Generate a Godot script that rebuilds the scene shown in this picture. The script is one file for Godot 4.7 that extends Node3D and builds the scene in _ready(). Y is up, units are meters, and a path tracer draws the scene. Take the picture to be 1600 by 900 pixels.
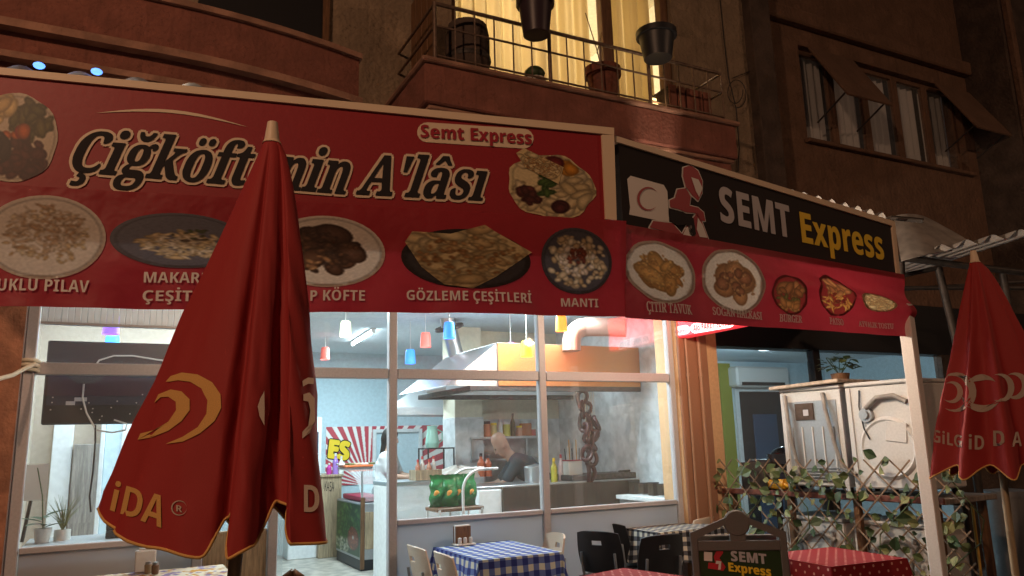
extends Node3D
# A snack bar at night: lit shopfront under printed awning signs, folded parasols, tables, flats above.
# World: the shopfront lies in the plane z = 0, x runs along it, the street is at +z. Metres.

const FOCAL := 1200.0            # pixels of the 1600 x 900 photograph
var eye := Vector3(0, 1.55, 5.8)
var view := Basis()
var ahead := Vector3()
var aside := Vector3()
var taken := {}
var M := {}
var T := {}
var rng := RandomNumberGenerator.new()
var caps := {}

# ---------------------------------------------------------------- shapes
class Shape:
	var v := PackedVector3Array()
	var n := PackedVector3Array()
	var u := PackedVector2Array()

	func t(a, b, c, na, nb, nc, ua = Vector2.ZERO, ub = Vector2.ZERO, uc = Vector2.ZERO):
		if (b - a).cross(c - a).dot(na + nb + nc) > 0.0:
			v.append_array([a, c, b]); n.append_array([na, nc, nb]); u.append_array([ua, uc, ub])
		else:
			v.append_array([a, b, c]); n.append_array([na, nb, nc]); u.append_array([ua, ub, uc])

	func q(a, b, c, d, nn, ua = Vector2(0, 1), ub = Vector2(1, 1), uc = Vector2(1, 0), ud = Vector2(0, 0)):
		t(a, b, c, nn, nn, nn, ua, ub, uc)
		t(a, c, d, nn, nn, nn, ua, uc, ud)

	func box(c: Vector3, sz: Vector3, b := Basis(), bev := 0.0):
		var h := sz * 0.5
		var p = func(axis: int, s: Vector3) -> Vector3:
			var w := Vector3(h.x - bev, h.y - bev, h.z - bev)
			w[axis] = h[axis]
			return c + b * (w * s)
		for i in 3:
			var j := (i + 1) % 3
			var k := (i + 2) % 3
			for s in [-1.0, 1.0]:
				var nn := Vector3(); nn[i] = s
				var ps := []
				for o in [[-1, -1], [1, -1], [1, 1], [-1, 1]]:
					var sg := Vector3(); sg[i] = s; sg[j] = o[0]; sg[k] = o[1]
					ps.append(p.call(i, sg))
				q(ps[0], ps[1], ps[2], ps[3], b * nn)
				if bev > 0.0:
					for s2 in [-1.0, 1.0]:
						var e0 := Vector3(); e0[i] = s; e0[j] = s2; e0[k] = -1
						var e1 := Vector3(); e1[i] = s; e1[j] = s2; e1[k] = 1
						var en := Vector3(); en[i] = s; en[j] = s2
						q(p.call(i, e0), p.call(i, e1), p.call(j, e1), p.call(j, e0), (b * en).normalized())
		if bev > 0.0:
			for sx in [-1, 1]:
				for sy in [-1, 1]:
					for sz2 in [-1, 1]:
						var s3 := Vector3(sx, sy, sz2)
						var nn3 := (b * s3).normalized()
						t(p.call(0, s3), p.call(1, s3), p.call(2, s3), nn3, nn3, nn3)

	func tube(path: Array, r, sides := 8, capped := true):
		var up := Vector3(0.31, 0.9, 0.2)
		var rings := []
		var norms := []
		for i in path.size():
			var d: Vector3 = (path[mini(i + 1, path.size() - 1)] - path[maxi(i - 1, 0)]).normalized()
			if absf(d.dot(up)) > 0.97 and i == 0:
				up = Vector3(1, 0.1, 0.2)
			var sd := d.cross(up).normalized()
			up = sd.cross(d).normalized()
			var rr: float = r[i] if r is Array else r
			var ring := []
			var nr := []
			for k in sides:
				var a := TAU * k / sides
				var o := sd * cos(a) + up * sin(a)
				ring.append(path[i] + o * rr); nr.append(o)
			rings.append(ring); norms.append(nr)
		for i in path.size() - 1:
			for k in sides:
				var l := (k + 1) % sides
				var u0 := Vector2(float(k) / sides, float(i)); var u1 := Vector2(float(k + 1) / sides, float(i))
				t(rings[i][k], rings[i][l], rings[i + 1][l], norms[i][k], norms[i][l], norms[i + 1][l], u0, u1, u1 + Vector2(0, 1))
				t(rings[i][k], rings[i + 1][l], rings[i + 1][k], norms[i][k], norms[i + 1][l], norms[i + 1][k], u0, u1 + Vector2(0, 1), u0 + Vector2(0, 1))
		if capped:
			for e in [0, path.size() - 1]:
				var d2: Vector3 = (path[0] - path[1]) if e == 0 else (path[e] - path[e - 1])
				d2 = d2.normalized()
				for k in sides:
					t(path[e], rings[e][k], rings[e][(k + 1) % sides], d2, d2, d2)

	func lathe(profile: Array, sides: int, xf := Transform3D(), squash := 1.0):
		for i in profile.size() - 1:
			var a: Vector2 = profile[i]
			var b: Vector2 = profile[i + 1]
			var nd := Vector2(b.y - a.y, a.x - b.x).normalized()
			for k in sides:
				var a0 := TAU * k / sides
				var a1 := TAU * (k + 1) / sides
				var d0 := Vector3(cos(a0), 0, sin(a0) * squash); var d1 := Vector3(cos(a1), 0, sin(a1) * squash)
				var n0 := (xf.basis * (d0 * nd.x + Vector3.UP * nd.y)).normalized()
				var n1 := (xf.basis * (d1 * nd.x + Vector3.UP * nd.y)).normalized()
				var p0: Vector3 = xf * (d0 * a.x + Vector3.UP * a.y); var p1: Vector3 = xf * (d1 * a.x + Vector3.UP * a.y)
				var p2: Vector3 = xf * (d1 * b.x + Vector3.UP * b.y); var p3: Vector3 = xf * (d0 * b.x + Vector3.UP * b.y)
				var u0 := float(k) / sides; var u1 := float(k + 1) / sides
				if a.x > 0.0001:
					t(p0, p1, p2, n0, n1, n1, Vector2(u0, i), Vector2(u1, i), Vector2(u1, i + 1))
				if b.x > 0.0001:
					t(p0, p2, p3, n0, n1, n0, Vector2(u0, i), Vector2(u1, i + 1), Vector2(u0, i + 1))

	func grid(fn: Callable, nu: int, nv: int, out_hint = null, uv := Vector2.ONE):
		var pts := []
		for j in nv + 1:
			for i in nu + 1:
				pts.append(fn.call(float(i) / nu, float(j) / nv))
		var nrm := []
		for j in nv + 1:
			for i in nu + 1:
				var du: Vector3 = pts[j * (nu + 1) + mini(i + 1, nu)] - pts[j * (nu + 1) + maxi(i - 1, 0)]
				var dv: Vector3 = pts[mini(j + 1, nv) * (nu + 1) + i] - pts[maxi(j - 1, 0) * (nu + 1) + i]
				var x := du.cross(dv).normalized()
				if out_hint is Vector3 and x.dot(out_hint) < 0.0:
					x = -x
				nrm.append(x)
		for j in nv:
			for i in nu:
				var a := j * (nu + 1) + i
				var b := a + 1
				var c := a + nu + 2
				var d := a + nu + 1
				var ua := Vector2(float(i) / nu, float(j) / nv) * uv; var uc := Vector2(float(i + 1) / nu, float(j + 1) / nv) * uv
				t(pts[a], pts[b], pts[c], nrm[a], nrm[b], nrm[c], ua, Vector2(uc.x, ua.y), uc)
				t(pts[a], pts[c], pts[d], nrm[a], nrm[c], nrm[d], ua, uc, Vector2(ua.x, uc.y))

	# a bent plate with thickness; cells for which skip(i, j) is true are holes
	func shell(fn: Callable, nu: int, nv: int, th: float, skip = null):
		var top := []
		var nrm := []
		for j in nv + 1:
			for i in nu + 1:
				top.append(fn.call(float(i) / nu, float(j) / nv))
		for j in nv + 1:
			for i in nu + 1:
				var du: Vector3 = top[j * (nu + 1) + mini(i + 1, nu)] - top[j * (nu + 1) + maxi(i - 1, 0)]
				var dv: Vector3 = top[mini(j + 1, nv) * (nu + 1) + i] - top[maxi(j - 1, 0) * (nu + 1) + i]
				nrm.append(du.cross(dv).normalized())
		var solid = func(i, j): return i >= 0 and j >= 0 and i < nu and j < nv and not (skip != null and skip.call(i, j))
		for j in nv:
			for i in nu:
				if not solid.call(i, j):
					continue
				var id := [j * (nu + 1) + i, j * (nu + 1) + i + 1, (j + 1) * (nu + 1) + i + 1, (j + 1) * (nu + 1) + i]
				for s in [1.0, -1.0]:
					var p := []
					for k in 4:
						p.append(top[id[k]] + nrm[id[k]] * (th * 0.5 * s))
					t(p[0], p[1], p[2], nrm[id[0]] * s, nrm[id[1]] * s, nrm[id[2]] * s)
					t(p[0], p[2], p[3], nrm[id[0]] * s, nrm[id[2]] * s, nrm[id[3]] * s)
				for e in [[0, 1, 0, -1], [1, 2, 1, 0], [2, 3, 0, 1], [3, 0, -1, 0]]:
					if not solid.call(i + e[2], j + e[3]):
						var a: int = id[e[0]]
						var b: int = id[e[1]]
						var mid: Vector3 = (top[id[0]] + top[id[2]]) * 0.5
						var o: Vector3 = (top[b] - top[a]).cross(nrm[a]).normalized()
						if o.dot(top[a] - mid) < 0.0:
							o = -o
						q(top[a] + nrm[a] * th * 0.5, top[b] + nrm[b] * th * 0.5, top[b] - nrm[b] * th * 0.5, top[a] - nrm[a] * th * 0.5, o)

	func prism(poly: PackedVector2Array, xf: Transform3D, z0: float, z1: float):
		var ids := Geometry2D.triangulate_polygon(poly)
		for s in [[z1, 1.0], [z0, -1.0]]:
			var nn: Vector3 = (xf.basis.z * s[1]).normalized()
			for i in range(0, ids.size(), 3):
				t(xf * Vector3(poly[ids[i]].x, poly[ids[i]].y, s[0]), xf * Vector3(poly[ids[i + 1]].x, poly[ids[i + 1]].y, s[0]), xf * Vector3(poly[ids[i + 2]].x, poly[ids[i + 2]].y, s[0]), nn, nn, nn)
		var flip := -1.0 if Geometry2D.is_polygon_clockwise(poly) else 1.0
		for i in poly.size():
			var a := poly[i]
			var b := poly[(i + 1) % poly.size()]
			var e := (b - a).normalized() * flip
			q(xf * Vector3(a.x, a.y, z0), xf * Vector3(b.x, b.y, z0), xf * Vector3(b.x, b.y, z1), xf * Vector3(a.x, a.y, z1), (xf.basis * Vector3(e.y, -e.x, 0)).normalized())

	func ball(c: Vector3, r: Vector3, sides := 10, rings := 7, b := Basis()):
		for j in rings:
			var t0 := PI * j / rings
			var t1 := PI * (j + 1) / rings
			for i in sides:
				var a0 := TAU * i / sides
				var a1 := TAU * (i + 1) / sides
				var d := []
				for x in [[t0, a0], [t0, a1], [t1, a1], [t1, a0]]:
					d.append(Vector3(sin(x[0]) * cos(x[1]), cos(x[0]), sin(x[0]) * sin(x[1])))
				var w := []
				var nn := []
				for x in d:
					w.append(c + b * (x * r)); nn.append((b * (x / r)).normalized())
				if j > 0:
					t(w[0], w[1], w[2], nn[0], nn[1], nn[2])
				if j < rings - 1:
					t(w[0], w[2], w[3], nn[0], nn[2], nn[3])

	func mesh() -> ArrayMesh:
		var a := []
		a.resize(Mesh.ARRAY_MAX)
		a[Mesh.ARRAY_VERTEX] = v
		a[Mesh.ARRAY_NORMAL] = n
		a[Mesh.ARRAY_TEX_UV] = u
		var m := ArrayMesh.new()
		m.add_surface_from_arrays(Mesh.PRIMITIVE_TRIANGLES, a)
		return m


func sh() -> Shape:
	return Shape.new()

func numbered(called: String) -> String:
	taken[called] = taken.get(called, -1) + 1
	return called if taken[called] == 0 else "%s_%03d" % [called, taken[called]]

# a thing: a node at its base whose children are its parts
func thing(called: String, label: String, category: String, where := Vector3.ZERO, turn := 0.0, group := "") -> Node3D:
	var o := Node3D.new()
	o.name = numbered(called)
	add_child(o)
	o.position = where
	o.rotation.y = turn
	tag(o, label, category, group)
	return o

func tag(o: Node, label: String, category: String, group := "", kind := ""):
	if label: o.set_meta("label", label)
	if category: o.set_meta("category", category)
	if group: o.set_meta("group", group)
	if kind: o.set_meta("kind", kind)

# a part given in its parent's own axes
func part(called: String, s: Shape, m: Material, parent: Node) -> MeshInstance3D:
	var o := MeshInstance3D.new()
	o.name = called
	o.mesh = s.mesh()
	o.material_override = null
	o.mesh.surface_set_material(0, m)
	parent.add_child(o, true)
	return o

# a part given in world coordinates
func partw(called: String, s: Shape, m: Material, parent: Node) -> MeshInstance3D:
	var o := part(called, s, m, parent)
	o.global_transform = Transform3D()
	return o

func structure(called: String, s: Shape, m: Material) -> MeshInstance3D:
	var o := part(numbered(called), s, m, self)
	o.set_meta("kind", "structure")
	return o

func copy(o: Node3D, where: Vector3, turn: float, label := "") -> Node3D:
	var c: Node3D = o.duplicate()
	c.name = numbered(str(o.name).rstrip("0123456789").trim_suffix("_"))
	add_child(c)
	c.position = where
	c.rotation.y = turn
	if label: c.set_meta("label", label)
	return c

# ---------------------------------------------------------------- from pixels to places
func ray(px: float, py: float) -> Vector3:
	return view * Vector3((px - 800.0) / FOCAL, (450.0 - py) / FOCAL, -1.0)

func at(px: float, py: float, away: float) -> Vector3:      # on the upright plane that far ahead of the lens
	var r := ray(px, py)
	return eye + r * (away / r.dot(ahead))

func on_z(px: float, py: float, z: float) -> Vector3:
	var r := ray(px, py)
	return eye + r * ((z - eye.z) / r.z)

func on_y(px: float, py: float, y: float) -> Vector3:
	var r := ray(px, py)
	return eye + r * ((y - eye.y) / r.y)

func on_x(px: float, py: float, x: float) -> Vector3:
	var r := ray(px, py)
	return eye + r * ((x - eye.x) / r.x)

func on_plane(px: float, py: float, o: Vector3, nn: Vector3) -> Vector3:
	var r := ray(px, py)
	return eye + r * ((o - eye).dot(nn) / r.dot(nn))

# ---------------------------------------------------------------- materials
func lin(r: float, g: float, b: float, a := 1.0) -> Color:
	var c := Color(r, g, b).linear_to_srgb()
	c.a = a
	return c

func mat(c: Color, rough := 0.6, metal := 0.0) -> StandardMaterial3D:
	var m := StandardMaterial3D.new()
	m.albedo_color = c
	m.roughness = rough
	m.metallic = metal
	return m

# with grain: a grey texture multiplied in, laid through world space
func grained(c: Color, rough: float, tex: Texture2D, scale: float, bump: Texture2D = null, bump_by := 0.4, metal := 0.0) -> StandardMaterial3D:
	var m := mat(c, rough, metal)
	m.albedo_texture = tex
	m.uv1_triplanar = true
	m.uv1_world_triplanar = true
	m.uv1_scale = Vector3.ONE * scale
	if bump:
		m.normal_enabled = true
		m.normal_texture = bump
		m.normal_scale = bump_by
	return m

func glow(c: Color, energy: float) -> StandardMaterial3D:
	var m := mat(c, 0.5)
	m.emission_enabled = true
	m.emission = c
	m.emission_energy_multiplier = energy
	return m

func noise_tex(seed_: int, freq: float, lo: float, hi: float, oct := 4, normal := false, stretch := 1.0, size := 512) -> NoiseTexture2D:
	var f := FastNoiseLite.new()
	f.seed = seed_
	f.frequency = freq
	f.fractal_octaves = oct
	f.noise_type = FastNoiseLite.TYPE_SIMPLEX_SMOOTH
	var t := NoiseTexture2D.new()
	t.width = size
	t.height = int(size * stretch)
	t.seamless = true
	t.noise = f
	t.as_normal_map = normal
	t.bump_strength = 4.0
	if not normal:
		var g := Gradient.new()
		g.set_color(0, Color(lo, lo, lo)); g.set_color(1, Color(hi, hi, hi))
		g.set_offset(0, 0.25); g.set_offset(1, 0.75)
		t.color_ramp = g
	return t

func image_tex(w: int, h: int, fn: Callable) -> ImageTexture:
	var im := Image.create(w, h, false, Image.FORMAT_RGB8)
	for y in h:
		for x in w:
			im.set_pixel(x, y, fn.call(x, y))
	return ImageTexture.create_from_image(im)

func textured(tex: Texture2D, rough := 0.6) -> StandardMaterial3D:
	var m := mat(Color.WHITE, rough)
	m.albedo_texture = tex
	return m

# ---------------------------------------------------------------- print: lettering and flat shapes laid on a surface
func font(serif: bool, bold: bool) -> SystemFont:
	var key := "%s%s" % [serif, bold]
	if not caps.has(key):
		var f := SystemFont.new()
		f.font_names = PackedStringArray(["Droid Serif" if serif else "Droid Sans"])
		f.font_weight = 700 if bold else 400
		caps[key] = f
	return caps[key]

func glyphs(txt: String, f: Font) -> Dictionary:      # triangles with the baseline at 0 and capitals 1 high
	var raw = func(s: String) -> PackedVector3Array:
		var tm := TextMesh.new()
		tm.text = s
		tm.font = f
		tm.font_size = 64
		tm.pixel_size = 0.02
		tm.depth = 0.0
		tm.curve_step = 3.0
		tm.horizontal_alignment = HORIZONTAL_ALIGNMENT_LEFT
		tm.vertical_alignment = VERTICAL_ALIGNMENT_TOP
		var a := tm.get_mesh_arrays()
		var pts: PackedVector3Array = a[Mesh.ARRAY_VERTEX]
		if a[Mesh.ARRAY_INDEX] != null:
			var o := PackedVector3Array()
			for i in a[Mesh.ARRAY_INDEX]:
				o.append(pts[i])
			return o
		return pts
	var h: PackedVector3Array = raw.call("H")
	var lo := 1e9
	var hi := -1e9
	for p in h:
		lo = minf(lo, p.y); hi = maxf(hi, p.y)
	var out := PackedVector2Array()
	var x0 := 1e9
	var x1 := -1e9
	for p in raw.call(txt):
		var w := Vector2(p.x, p.y - lo) / (hi - lo)
		out.append(w)
		x0 = minf(x0, w.x); x1 = maxf(x1, w.x)
	for i in out.size():
		out[i].x -= x0
	return {"t": out, "w": x1 - x0}

# a printed face: o its origin, d along it, up it, n out of it; ripple moves points along n. Prints are laid out in metres on it.
class Sheet:
	var o: Vector3
	var d: Vector3
	var up := Vector3.UP
	var n: Vector3
	var ripple = null

	func pos(q: Vector2, off: float) -> Vector3:
		var r: float = ripple.call(q.x, q.y) if ripple != null else 0.0
		return o + d * q.x + up * q.y + n * (off + r)

func sheet(o: Vector3, d: Vector3, n: Vector3, up := Vector3.UP) -> Sheet:
	var s := Sheet.new()
	s.o = o; s.d = d; s.n = n; s.up = up
	return s

func spot(s: Sheet, px: float, py: float) -> Vector2:      # where on that face a photo point lies, in metres
	var p := on_plane(px, py, s.o, s.n) - s.o
	return Vector2(p.dot(s.d), p.dot(s.up))

# words between two points on the baseline, given by photo points; capital heights likewise
func words(called: String, txt: String, f: Font, p0: Vector2, p1: Vector2, cap0: float, cap1: float, on: Sheet, off: float, m: Material, parent: Node, slant := 0.0, spread := 0.0) -> MeshInstance3D:
	var a := spot(on, p0.x, p0.y)
	var b := spot(on, p1.x, p1.y)
	var c0 := spot(on, p0.x, p0.y - cap0).y - a.y
	var c1 := spot(on, p1.x, p1.y - cap1).y - b.y
	var g := glyphs(txt, f)
	var s := sh()
	var offs := [Vector2.ZERO]
	if spread > 0.0:
		for k in 10:
			offs.append(Vector2.from_angle(TAU * k / 10.0) * spread * c0 / cap0)
	var lift := 0.0
	for e in offs:
		lift += 0.0002      # the strokes that thicken a letter lie one over the other, never in one plane
		var pts := []
		for w in g.t:
			var x: float = w.x / g.w
			var c := lerpf(c0, c1, x)
			pts.append(on.pos(a.lerp(b, x) + Vector2(slant * w.y * c, w.y * c) + e, off + lift))
		for i in range(0, pts.size() - 2, 3):
			s.t(pts[i], pts[i + 1], pts[i + 2], on.n, on.n, on.n)
	return partw(called, s, m, parent)

func flat(called: String, poly: Array, on: Sheet, off: float, m: Material, parent: Node) -> MeshInstance3D:
	var p := PackedVector2Array()
	for q in poly:
		p.append(spot(on, q.x, q.y))
	var lo := p[0]
	var hi := p[0]
	for q in p:
		lo = lo.min(q); hi = hi.max(q)
	var ids := Geometry2D.triangulate_polygon(p)
	var s := sh()
	for i in range(0, ids.size(), 3):
		var a := p[ids[i]]
		var b := p[ids[i + 1]]
		var c := p[ids[i + 2]]
		var todo := [[a, b, c]]
		for k in (3 if on.ripple != null else 0):      # fine enough to follow the ripples
			var next := []
			for q in todo:
				var ab: Vector2 = (q[0] + q[1]) / 2; var bc: Vector2 = (q[1] + q[2]) / 2; var ca: Vector2 = (q[2] + q[0]) / 2
				next.append_array([[q[0], ab, ca], [ab, q[1], bc], [ca, bc, q[2]], [ab, bc, ca]])
			todo = next
		for q in todo:
			s.t(on.pos(q[0], off), on.pos(q[1], off), on.pos(q[2], off), on.n, on.n, on.n, (q[0] - lo) / (hi - lo), (q[1] - lo) / (hi - lo), (q[2] - lo) / (hi - lo))
	return partw(called, s, m, parent)

# an oval picture, true oval on its face; uv runs over the rectangle round it
func oval(called: String, c: Vector2, rx: float, ry: float, on: Sheet, off: float, m: Material, parent: Node, wobble := 0.0) -> MeshInstance3D:
	var s := sh()
	var rings := 6
	var segs := 40
	var mid := spot(on, c.x, c.y)
	var ra := absf(spot(on, c.x + rx, c.y).x - spot(on, c.x - rx, c.y).x) * 0.5
	var rb := absf(spot(on, c.x, c.y - ry).y - spot(on, c.x, c.y + ry).y) * 0.5
	var pt = func(r: float, k: int) -> Array:
		var a := TAU * (k % segs) / segs
		var w := 1.0 + wobble * (sin(a * 5.0 + c.x) * 0.6 + sin(a * 9.0 + c.y) * 0.4)
		var d := Vector2(cos(a), sin(a)) * r
		return [on.pos(mid + d * w * Vector2(ra, rb), off), Vector2(0.5 + d.x * 0.5, 0.5 - d.y * 0.5)]
	for j in rings:
		for k in segs:
			var a: Array = pt.call(float(j) / rings, k)
			var b: Array = pt.call(float(j + 1) / rings, k)
			var d: Array = pt.call(float(j + 1) / rings, k + 1)
			var e: Array = pt.call(float(j) / rings, k + 1)
			s.t(a[0], b[0], d[0], on.n, on.n, on.n, a[1], b[1], d[1])
			if j > 0:
				s.t(a[0], d[0], e[0], on.n, on.n, on.n, a[1], d[1], e[1])
	return partw(called, s, m, parent)

# a printed photograph of a dish: plate colour, then many small morsels
func dish(seed_: int, plate: Color, layers: Array) -> ImageTexture:
	var w := 150
	var r := RandomNumberGenerator.new()
	r.seed = seed_
	var im := Image.create(w, w, false, Image.FORMAT_RGB8)
	for y in w:
		for x in w:
			var d := Vector2(x - w / 2.0, y - w / 2.0).length() / (w / 2.0)
			im.set_pixel(x, y, plate.darkened(0.25) if d > 0.9 and d < 0.94 else plate.darkened(r.randf() * 0.04))
	for l in layers:   # [count, colour, colour, size, aspect, centre, reach x, reach y]
		for i in l[0]:
			var a := r.randf() * TAU
			var q := sqrt(r.randf())
			var c: Vector2 = (l[5] + Vector2(cos(a) * l[6], sin(a) * l[7]) * q) * w
			var sz: float = l[3] * w * r.randf_range(0.6, 1.3)
			var rot := r.randf() * TAU
			var col: Color = l[1].lerp(l[2], r.randf())
			var n0 := int(ceil(sz))
			for y in range(maxi(0, int(c.y) - n0), mini(w, int(c.y) + n0 + 1)):
				for x in range(maxi(0, int(c.x) - n0), mini(w, int(c.x) + n0 + 1)):
					var d := (Vector2(x, y) - c).rotated(rot) / Vector2(sz, sz * l[4])
					var e := d.length()
					if e < 1.0:
						im.set_pixel(x, y, col.darkened(0.45 * e * e).lightened(0.15 * r.randf() * (1.0 - e)))
	for y in w:
		for x in w:
			im.set_pixel(x, y, im.get_pixel(x, y).darkened(0.22 * r.randf()).lightened(0.1 * r.randf()))
	im.resize(60, 60, Image.INTERPOLATE_LANCZOS)      # a soft, cheaply printed photograph
	im.resize(w, w, Image.INTERPOLATE_CUBIC)
	return ImageTexture.create_from_image(im)

# ---------------------------------------------------------------- bodies: tapered bones joined smoothly, meshed as surface nets
func flesh(bones: Array, cell: float, blend: float) -> Shape:     # bones: [a, b, ra, rb]
	var lo := Vector3.ONE * 1e9
	var hi := -lo
	for b in bones:
		var rr: float = maxf(b[2], b[3]) + cell * 2.0
		lo = lo.min(b[0].min(b[1]) - Vector3.ONE * rr); hi = hi.max(b[0].max(b[1]) + Vector3.ONE * rr)
	var d := Vector3i(((hi - lo) / cell).ceil()) + Vector3i.ONE
	var f := PackedFloat32Array()
	f.resize(d.x * d.y * d.z)
	f.fill(1.0)
	for b in bones:
		var a: Vector3 = b[0]
		var ab: Vector3 = b[1] - b[0]
		var l2 := maxf(ab.length_squared(), 1e-8)
		var reach: float = maxf(b[2], b[3]) + blend + cell * 2.0
		var b0 := Vector3i(((b[0].min(b[1]) - Vector3.ONE * reach - lo) / cell).floor()).clamp(Vector3i.ZERO, d - Vector3i.ONE)
		var b1 := Vector3i(((b[0].max(b[1]) + Vector3.ONE * reach - lo) / cell).ceil()).clamp(Vector3i.ZERO, d - Vector3i.ONE)
		for z in range(b0.z, b1.z + 1):
			for y in range(b0.y, b1.y + 1):
				for x in range(b0.x, b1.x + 1):
					var p := lo + Vector3(x, y, z) * cell - a
					var h := clampf(p.dot(ab) / l2, 0.0, 1.0)
					var e := (p - ab * h).length() - lerpf(b[2], b[3], h)
					var i := (z * d.y + y) * d.x + x
					var g := f[i]
					var k := maxf(blend - absf(e - g), 0.0) / blend
					f[i] = minf(e, g) - k * k * blend * 0.25
	var ids := {}
	var pts := PackedVector3Array()
	var nrm := PackedVector3Array()
	var val = func(x, y, z): return f[(z * d.y + y) * d.x + x]
	for z in d.z - 1:
		for y in d.y - 1:
			for x in d.x - 1:
				var i := (z * d.y + y) * d.x + x
				var c := [f[i], f[i + 1], f[i + d.x], f[i + d.x + 1], f[i + d.x * d.y], f[i + d.x * d.y + 1], f[i + d.x * d.y + d.x], f[i + d.x * d.y + d.x + 1]]
				var neg := 0
				for q in c:
					neg += 1 if q < 0.0 else 0
				if neg == 0 or neg == 8:
					continue
				var sum := Vector3()
				var cnt := 0
				for e in [[0, 1], [2, 3], [4, 5], [6, 7], [0, 2], [1, 3], [4, 6], [5, 7], [0, 4], [1, 5], [2, 6], [3, 7]]:
					var u: float = c[e[0]]
					var w: float = c[e[1]]
					if (u < 0.0) != (w < 0.0):
						var p0 := Vector3(e[0] & 1, (e[0] >> 1) & 1, e[0] >> 2)
						var p1 := Vector3(e[1] & 1, (e[1] >> 1) & 1, e[1] >> 2)
						sum += p0.lerp(p1, u / (u - w)); cnt += 1
				ids[i] = pts.size()
				pts.append(lo + (Vector3(x, y, z) + sum / cnt) * cell)
				nrm.append(Vector3(c[1] + c[3] + c[5] + c[7] - c[0] - c[2] - c[4] - c[6], c[2] + c[3] + c[6] + c[7] - c[0] - c[1] - c[4] - c[5], c[4] + c[5] + c[6] + c[7] - c[0] - c[1] - c[2] - c[3]).normalized())
	var s := sh()
	var st := [1, d.x, d.x * d.y]
	for i in ids:
		for ax in 3:
			var j: int = i + st[ax]
			if j < f.size() and (f[i] < 0.0) != (f[j] < 0.0):
				var o1: int = st[(ax + 1) % 3]
				var o2: int = st[(ax + 2) % 3]
				if ids.has(i - o1) and ids.has(i - o2) and ids.has(i - o1 - o2):
					var a: int = ids[i]; var b: int = ids[i - o1]; var c2: int = ids[i - o1 - o2]; var e2: int = ids[i - o2]
					s.t(pts[a], pts[b], pts[c2], nrm[a], nrm[b], nrm[c2])
					s.t(pts[a], pts[c2], pts[e2], nrm[a], nrm[c2], nrm[e2])
	return s

# ---------------------------------------------------------------- the scene
func _ready():
	rng.seed = 7
	# camera: standing across the tables, tilted up and slightly rolled
	ahead = Vector3(sin(deg_to_rad(27.2)), 0, -cos(deg_to_rad(27.2)))
	aside = Vector3(cos(deg_to_rad(27.2)), 0, sin(deg_to_rad(27.2)))
	var look := ahead.rotated(aside, deg_to_rad(11.3))
	var over := aside.cross(look).normalized()
	var roll := deg_to_rad(1.6)
	var rt = aside * cos(roll) - over * sin(roll)
	view = Basis(rt, rt.cross(look).normalized(), -look)
	var cam := Camera3D.new()
	cam.name = "camera"
	cam.fov = rad_to_deg(2.0 * atan(450.0 / FOCAL))
	cam.near = 0.05
	cam.far = 300.0
	add_child(cam)
	cam.global_transform = Transform3D(view, eye)
	cam.current = true
	# night sky with a little town glow
	var sky_m := ProceduralSkyMaterial.new()
	sky_m.sky_top_color = lin(0.012, 0.009, 0.009)
	sky_m.sky_horizon_color = lin(0.035, 0.022, 0.016)
	sky_m.ground_bottom_color = lin(0.004, 0.003, 0.002)
	sky_m.ground_horizon_color = lin(0.035, 0.022, 0.016)
	var env := Environment.new()
	env.background_mode = Environment.BG_SKY
	env.sky = Sky.new()
	env.sky.sky_material = sky_m
	env.tonemap_mode = Environment.TONE_MAPPER_LINEAR
	env.tonemap_exposure = 1.0
	env.sdfgi_enabled = true
	env.ssao_enabled = true
	env.ssil_enabled = true
	var we := WorldEnvironment.new()
	we.name = "environment"
	we.environment = env
	add_child(we)
	make_materials()
	street_lamp(Vector3(-5.2, 0, 8.2), 25.0, "tall street lamp with an orange sodium head across the pavement behind the tables")
	street_lamp(Vector3(9.0, 0, 9.6), 8.0, "tall street lamp with an orange sodium head across from the repair shop")
	print("setting")
	setting()
	flats_above()
	neighbour()
	print("signs")
	signs()
	print("shopfront")
	shopfront()
	shop_lights()
	print("interior")
	interior()
	kitchen()
	people()
	print("terrace")
	terrace()
	fence_and_machines()
	parasols()
	print("done")

func omni(called: String, where: Vector3, c: Color, energy: float, size: float, parent: Node):
	var l := OmniLight3D.new()
	l.name = called
	l.light_color = c
	l.light_energy = energy
	l.light_size = size
	l.omni_range = 40.0
	l.omni_attenuation = 2.0
	l.shadow_enabled = true
	parent.add_child(l, true)
	l.global_position = where

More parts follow.
